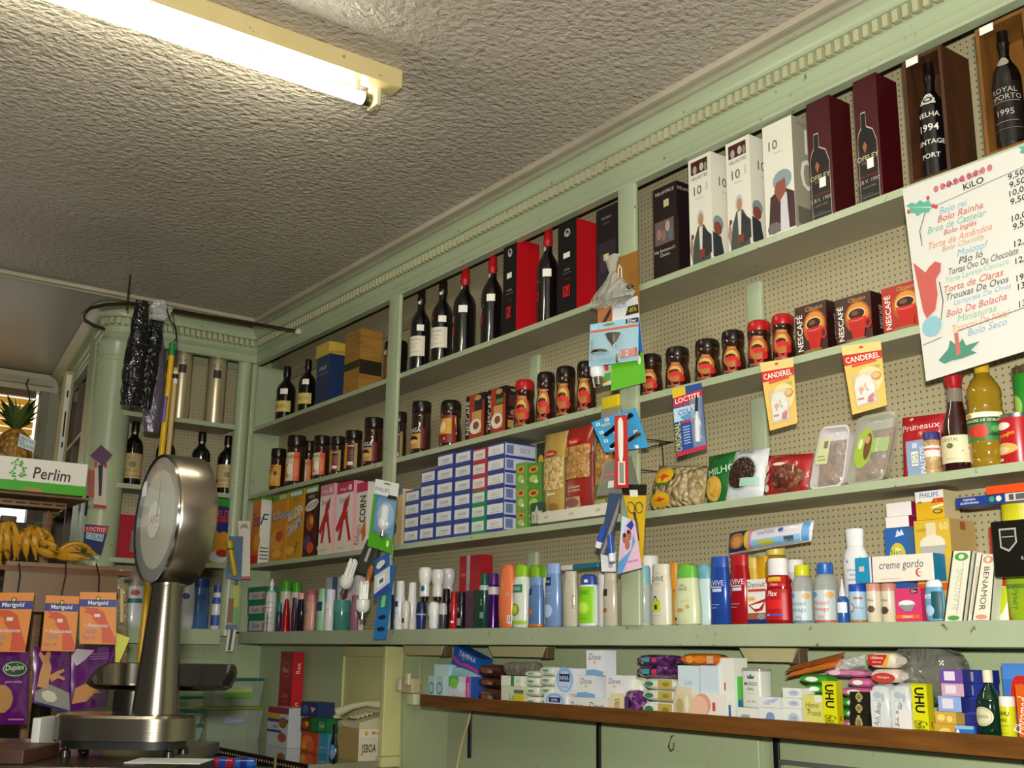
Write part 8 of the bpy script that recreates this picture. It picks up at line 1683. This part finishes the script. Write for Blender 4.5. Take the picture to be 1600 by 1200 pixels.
b = MB(); b.T = TT; b.lathe([(R * .95, .005), (R * .6, .010), (0.001, .012)], M('#e8ece8', .04, alpha=.16), seg=48); b.build('dial_glass', sc)
b = MB(); b.T = TT
for hx in (.0,):
    pass
b.lathe([(.012, 0), (.012, .004)], SIL, cx=0, cy=-R * .4, cz=-D - .002, seg=12); b.build('back_screw', sc)
p_ = scp(272, 905) - SB
b = MB(); b.T = Matrix.Translation((cface.x - nrm.x * .05, cface.y - nrm.y * .05, 0)); b.lathe([(rt * 1.1, zc1 - .002), (rt * 1.25, zc1 + .012), (rt * 1.0, zc1 + .03)], CHROME, seg=28); b.build('neck', sc)

# ---- counter top the scale stands on
CZ = SB.z - .018
b = MB(); c0 = SB; b.T = Matrix.Translation((SB.x, SB.y, 0)) @ Matrix.Rotation(atan2(right.y, right.x), 4, 'Z')
t = thing('shop_counter', (SB.x, SB.y, CZ), 'dark counter top carrying the scale at the bottom left', 'counter')
rz = Matrix.Rotation(atan2(right.y, right.x), 4, 'Z')
b = MB(); b.T = rz; b.rbox(-.75, .05, -.30, .45, -.03, 0, wood_mat('dark_counter', '#2c2018', '#3c2c20', (1, 6, 6), .25), .004); b.build('worktop', t)
b = MB(); b.T = rz; b.rbox(-.74, .04, -.29, .44, -.95, -.0305, M('#2a2420', .5), .004); b.build('cabinet', t)
# printed cartons and papers under and beside the scale
b = MB(); b.T = rz; b.box(0, .17, 0, .12, 0, .0015, M('#c8c8c8', .5)); single('paper_sheet', b, SB + loc(.0, -.20, -.0175), 'white papers lying on the counter in front of the scale', 'paper')
b = MB(); b.T = rz; b.rbox(0, .16, 0, .20, 0, .03, M('#3c2014', .5), .003); single('small_box', b, SB + loc(-.36, -.26, -.0175), 'flat reddish brown box lying left of the scale foot', 'box')
b = MB(); b.T = rz; b.rbox(0, .02, 0, .11, 0, .085, M('#b8b8b4', .4), .003); single('reflection_panel', b, SB + loc(x0 - .035, -.06, -.0175), 'white panel shaped for the bright reflection at the left end of the scale pedestal', 'panel')  # bright reflection of the pedestal's end, added as a pale slab

# ================================================================== GLASS COUNTER AND ITS GOODS
GZ = -.42
gx0, gx1, gy0, gy1 = -5.05, -4.02, 1.985, YP
t = thing('display_counter', (gx1, gy0, GZ), 'glossy dark counter top with perforated metal edge below the shelves', 'counter')
b = MB(); GT = M('#4a453a', .06, coat=1.0); b.box(gx0 - gx1 - .355, 0, 0, gy1 - gy0 - .002, -.012, 0, GT); b.box(gx0 - gx1 - .355, gx0 - gx1, -1.0, 0, -.012, 0, GT); b.build('glass_top', t)
b = MB(); ED = M('#2a2218', .3, .6); b.rbox(gx0 - gx1, .004, -.006, 0, -.035, .003, ED, .002); b.rbox(0, .006, .0, gy1 - gy0 - .01, -.03, .003, M('#a8a490', .25, .8), .002); b.rbox(gx0 - gx1 , gx0 - gx1 + .006, -1.0, -.006, -.045, .003, M('#8a7a50', .3, .7), .002)
for i in range(40): b.box(gx0 - gx1 + .02 + i * .025, gx0 - gx1 + .028 + i * .025, -.0068, -.0062, -.02, -.012, M('#c8b890', .4))
for i in range(22):
    b.box(gx0 - gx1 + .0062, gx0 - gx1 + .0068, -.98 + i * .044, -.955 + i * .044, -.034, -.012, M('#5a4c2c', .4))
b.build('metal_edge', t)
b = MB(); b.box(gx0 - gx1 - .34, -.02, .02, gy1 - gy0 - .01, -.92, -.0125, M('#3a3630', .4)); b.build('cabinet', t)
b = MB(); b.box(0, .012, 0, .006, -.03, .02, M('#8c8a5a', .4)); b.box(-.02, .30, .0, .02, -.25, -.035, M('#8a8a52', .4)); single('wooden_batten', b, (gx1 - .24, gy0 - .03, GZ), 'yellowish board under the edge of the glossy counter', 'board')
# yellow niche panel with frame
NX0, NX1 = onY(540, 1100, YP).x, onY(598, 1100, YP - .06).x
b = MB(); b.rbox(NX0, NX1 + .02, YP - .012, YP + .01, GZ + .05, .010, YELP, .002)
struct('door_2', b)
b = MB(); b.rbox(NX1, NX1 + .035, YP - .075, YP + .009, GZ + .02, .020, YELP, .004); b.rbox(NX1 - .004, NX1 + .045, YP - .080, YP + .009, GZ - .02, GZ + .019, YELP, .004)
b.rbox(NX0 - .012, NX0 - .001, YP - .02, YP + .009, GZ + .05, .018, YELP, .002); b.rbox(NX0, NX1, YP - .03, YP - .0125, -.022, .018, YELP, .003); struct('trim_4', b)
# telephone on its boxes
def gbox(name, pl, pr, pt, pb, Y, d, col, label, front=None, side=None, sidecol=None, base=True, top=None, on=None):
    TOP['gz0'] = GZ + .0006
    return carton(name, pl, pr, pt, 0, Y, d, col, label, 'box', front=front, side=side, sidecol=sidecol, on=on or 'gz0', top=top)
PX0 = xat(527, YP - .12, GZ + .1); 
e0 = GZ
def cbox(name, xl, xr, z0, z1, y0, d, col, label, front=None, side=None, sidecol=None):
    b = MB(); w = xr - xl; b.box(0, w, 0, d, 0, z1 - z0, M(col, .45), side=M(sidecol or col, .45))
    if front: Surf(b, flat((0, 0, 0), (w, 0, 0), (0, 0, z1 - z0)), w, z1 - z0).art(front)
    if side: Surf(b, flat((w, 0, 0), (0, d, 0), (0, 0, z1 - z0)), d, z1 - z0).art(side)
    single(name, b, (xl, y0, z0), label, 'box')
yb = YP - .15; xl, xr = xat(527, yb, GZ + .05), xat(560, yb, GZ + .05)
zA = zat(1154, xr, yb); zB_ = zat(1139, xr, yb)
cbox('cardboard_box', xl, xr, GZ + .0005, zA - .0005, yb, .13, '#a08a58', 'flat cardboard box with white side under the telephone, lower one', None, [('t', 'JSBOA', .35, .5, .5, '#3a3a34', 0, .5, 0, .02)], '#c8bfa8')
cbox('cardboard_box', xl, xr, zA, zB_ , yb, .13, '#a08a58', 'flat cardboard box with orange printing under the telephone, upper one', None, [('e', .25, .5, .06, .25, '#c8982c'), ('t', 'Mondial', .68, .55, .4, '#c88a2c', 0, .5, 0, .02)], '#d0c8b0')
ph = thing('telephone', (xl, yb, zB_ + .0005), 'cream desk telephone with curly corded handset on cardboard boxes', 'telephone')
TEL = M('#b9b294', .35); w = xr - xl
b = MB(); L0 = w + .0; 
vs = [(0, 0, 0), (L0, 0, 0), (L0, .14, 0), (0, .14, 0), (0, 0, .022), (L0, 0, .022), (L0, .14, .055), (0, .14, .055)]
b.faces(vs, [(3, 2, 1, 0), (4, 5, 6, 7), (0, 1, 5, 4), (1, 2, 6, 5), (2, 3, 7, 6), (3, 0, 4, 7)], TEL); b.build('body', ph)
b = MB(); b.faces([(L0 * .15, .02, .0285), (L0 * .55, .02, .0285), (L0 * .55, .11, .050), (L0 * .15, .11, .050)], [(0, 1, 2, 3)], M('#5a5644', .5))
for i in range(3):
    for j in range(4):
        x_, y_ = L0 * (.22 + .13 * i), .03 + .02 * j; b.box(x_, x_ + .012, y_, y_ + .012, .030 + y_ * .24 - .004, .034 + y_ * .24, M('#c8c0a4', .4))
b.build('keypad', ph)
b = MB(); b.tube([(L0 * .05, -.012, .035), (L0 * .08, -.012, .055), (L0 * .35, .03, .080), (L0 * .6, .07, .092), (L0 * .9, .11, .088), (L0 * 1.0, .125, .070)], [.018, .020, .013, .012, .018, .016], TEL, 12); b.build('handset', ph)
pc_ = []
for i in range(70): a = i * 1.1; pc_.append((L0 * (.1 + .006 * i) + .005 * cos(a), .004 * sin(a) - .006, .012 + .006 * sin(i * .08)))
b = MB(); b.tube(pc_, .0016, TEL, 5); b.build('cord', ph)
# leaning cartons, tall red box, bottle
TOP['gz0'] = GZ + .0006
carton('whisky_box', 435, 455, 1018, 0, YP - .065, .055, '#8c1420', 'tall dark red box standing against the green wall', 'box', on='gz0', front=[('e', .5, .80, .3, .08, '#b85a58'), ('e', .5, .80, .26, .07, '#8c1420'), ('t', 'Rex', .5, .8, .06, '#d8b0a8'), ('t', 'LICOR', .5, .52, .04, '#c89a90'), ('r', .2, .45, .8, .46, '#a85050')], side=[('t', 'Champion', .5, .30, .5, '#e8dcd8', 90, .4, .1), ('t', 'Rex', .5, .82, .4, '#e8dcd8', 90, .2)], sidecol='#b81420')
def gcart(pl, pr, pt, pb, Y, d, col, label, front, name='tea_box', sidecol=None): carton(name, pl, pr, pt, 0, Y, d, col, label, 'box', pb=pb, on=None if pb else 'gz0', front=front, sidecol=sidecol)
gcart(418, 450, 1105, None, YP - .14, .10, '#b8bcc0', 'white printed carton pile standing left on the glossy counter', [('r', 0, .84, 1, 1, '#8a2c3c'), ('r', 0, .70, .6, .84, '#b89a2c'), ('r', 0, .62, 1, .70, '#2c3c7c'), ('e', .75, .62, .2, .14, '#8a5a2c'), ('e', .75, .25, .2, .12, '#9a5030'), ('r', 0, .36, .7, .42, '#2c3c7c'), ('t', 'CEREAL', .4, .5, .08, '#3a3c6a')], 'carton')
gcart(470, 496, 1097, 1120, YP - .14, .08, '#24305c', 'dark blue small carton with pink star, topmost of its pile', [('e', .3, .5, .2, .3, '#4a5a8a'), ('p', [(.7, .3), (.9, .6), (.6, .7)], '#d89aa8')])
gcart(470, 484, 1122, 1143, YP - .14, .08, '#4a2c1c', 'small dark tea carton with red and green print below the blue one', [('e', .5, .5, .4, .3, '#a83a24'), ('e', .7, .6, .2, .2, '#c8a02c')])
gcart(486, 510, 1122, 1145, YP - .14, .08, '#1c6a34', 'small bright green tea carton below the blue one', [('r', .5, .2, .9, .8, '#3a8a5a'), ('t', 'Tisana', .7, .5, .2, '#d8e0c8', 0, .4)])
gcart(470, 496, 1144, None, YP - .14, .08, '#a84424', 'orange red fruit tea carton at the bottom of the pile', [('e', .4, .5, .35, .35, '#d86a3c'), ('e', .2, .3, .15, .2, '#c89a2c'), ('e', .6, .3, .25, .25, '#c85a34')])
gcart(498, 512, 1146, None, YP - .14, .08, '#3a84a8', 'light blue small carton beside the fruit tea', [('r', .1, .3, .8, .35, '#8ab8c8')])
q = onY(521, 1177, gy0 + .10); q.z = GZ + .0005; t = thing('perfume_bottle', q, 'small dark teardrop shaped bottle with blue label on the glossy counter', 'bottle')
b = MB(); b.lathe([(.012, 0), (.026, .012), (.030, .035), (.022, .075), (.012, .11), (.010, .125)], M('#101418', .15, coat=.6), 1, .5, 20); b.build('body', t)
b = MB(); b.lathe([(.012, .125), (.013, .14), (.004, .145)], M('#15151a', .3), 1, .6, 14); b.build('cap', t)
b = MB(); b.lathe([(.0, 0)], M('#000000')) if False else None
P_ = [(.302, .03), (.31, .07)]
Sq = Surf(b, lathefn(interp([(.026, 0), (.030, .02), (.022, .06)]), .06, 1, .5, radians(25), radians(110)), .05, .06, True); b.T = Matrix.Translation((0, 0, .015)); Sq.art([('e', .5, .5, .4, .45, '#3a84b8', 14), ('e', .5, .45, .2, .2, '#c06a70', 8)]); b.build('label', t)
# plastic food containers at the left on the counter
def tub_(pl, pr, pt, pb, X, d, lidc, label, lab=None, tint='#b8c4b0'):
    a, c_ = onX(pl, pb, X), onX(pr, pb, X); zt = onX(pl, pt, X).z; z0 = onX((pl + pr) / 2, pb, X).z; w = abs(c_.y - a.y); h = zt - z0; o = Vector((X, min(a.y, c_.y), z0)); e = thing('food_container', o, label, 'container')
    PL = M(tint, .15, alpha=.42); b = MB(); vs = []
    for z, e_ in ((0, .012), (h - .012, 0)):
        for x_, y_ in ((-d + e_, e_), (-e_, e_), (-e_, w - e_), (-d + e_, w - e_)): vs.append((x_, y_, z))
    b.faces(vs, [(0, 1, 5, 4), (1, 2, 6, 5), (2, 3, 7, 6), (3, 0, 4, 7), (3, 2, 1, 0)], PL)
    b.build('tub', e)
    b = MB(); b.rbox(-d - .004, .004, -.004, w + .004, h - .011, h, M(lidc, .3), .006); b.build('lid', e)
    if lab:
        b = MB(); Surf(b, flat((-.004, 0, 0), (0, w, 0), (0, 0, h)), w, h).art(lab); b.build('label', e)
LB1 = [('r', .25, .30, .78, .74, '#a8b87c'), ('r', .25, .30, .78, .5, '#6aa83c'), ('t', 'Tupper', .45, .64, .1, '#a84a3c')]
tub_(332, 410, 1060, 1104, -5.26, .16, '#146a64', 'clear plastic food box with teal lid and green label, on the yellow lidded one', LB1)
tub_(320, 408, 1106, 1158, -5.24, .18, '#8c9424', 'large clear plastic food box with olive yellow lid', [('e', .5, .62, .26, .14, '#8a90a8', 12), ('t', 'Domus', .5, .62, .14, '#b8c0d0', 0, .4)])
for i, (pt, pb) in enumerate(((1088, 1108), (1110, 1132), (1133, 1158))):
    tub_(277, 316, pt, pb, -5.0, .14, '#146a64', 'small clear tub with teal lid right of the scale, ' + ('topmost', 'middle', 'lowest')[i] + ' of three', [('r', .0, .2, .4, .8, '#4a8a3c')] if i == 0 else None)
# pens and a display below
for i, (px, py, c1, c2) in enumerate(((349, 1192, '#8c1c2c', '#1c3a8c'), (382, 1193, '#1c50a0', '#1c2c6c'))):
    q = scp(px, py, 3.6); b = MB(); b.T = rz @ Matrix.Rotation(pi / 2, 4, 'Y'); b.lathe([(.008, -.035), (.016, -.03), (.018, 0), (.015, .03), (.008, .035)], M(c1, .12, coat=.8), seg=14); b.lathe([(.0185, -.01), (.0185, .01)], M(c2, .12), seg=14)
    single('hair_clip', b, q, ('red and blue' if i == 0 else 'dark blue') + ' glossy trinket on the stand below the glossy counter', 'trinket')
b = MB(); q = scp(330, 1200, 3.6); b.T = rz; b.rbox(-.16, .16, -.02, .1, -.6, -.004, M('#24504a', .35), .004); single('display_stand', b, q, 'dark teal display stand at the bottom edge beside the scale', 'stand')
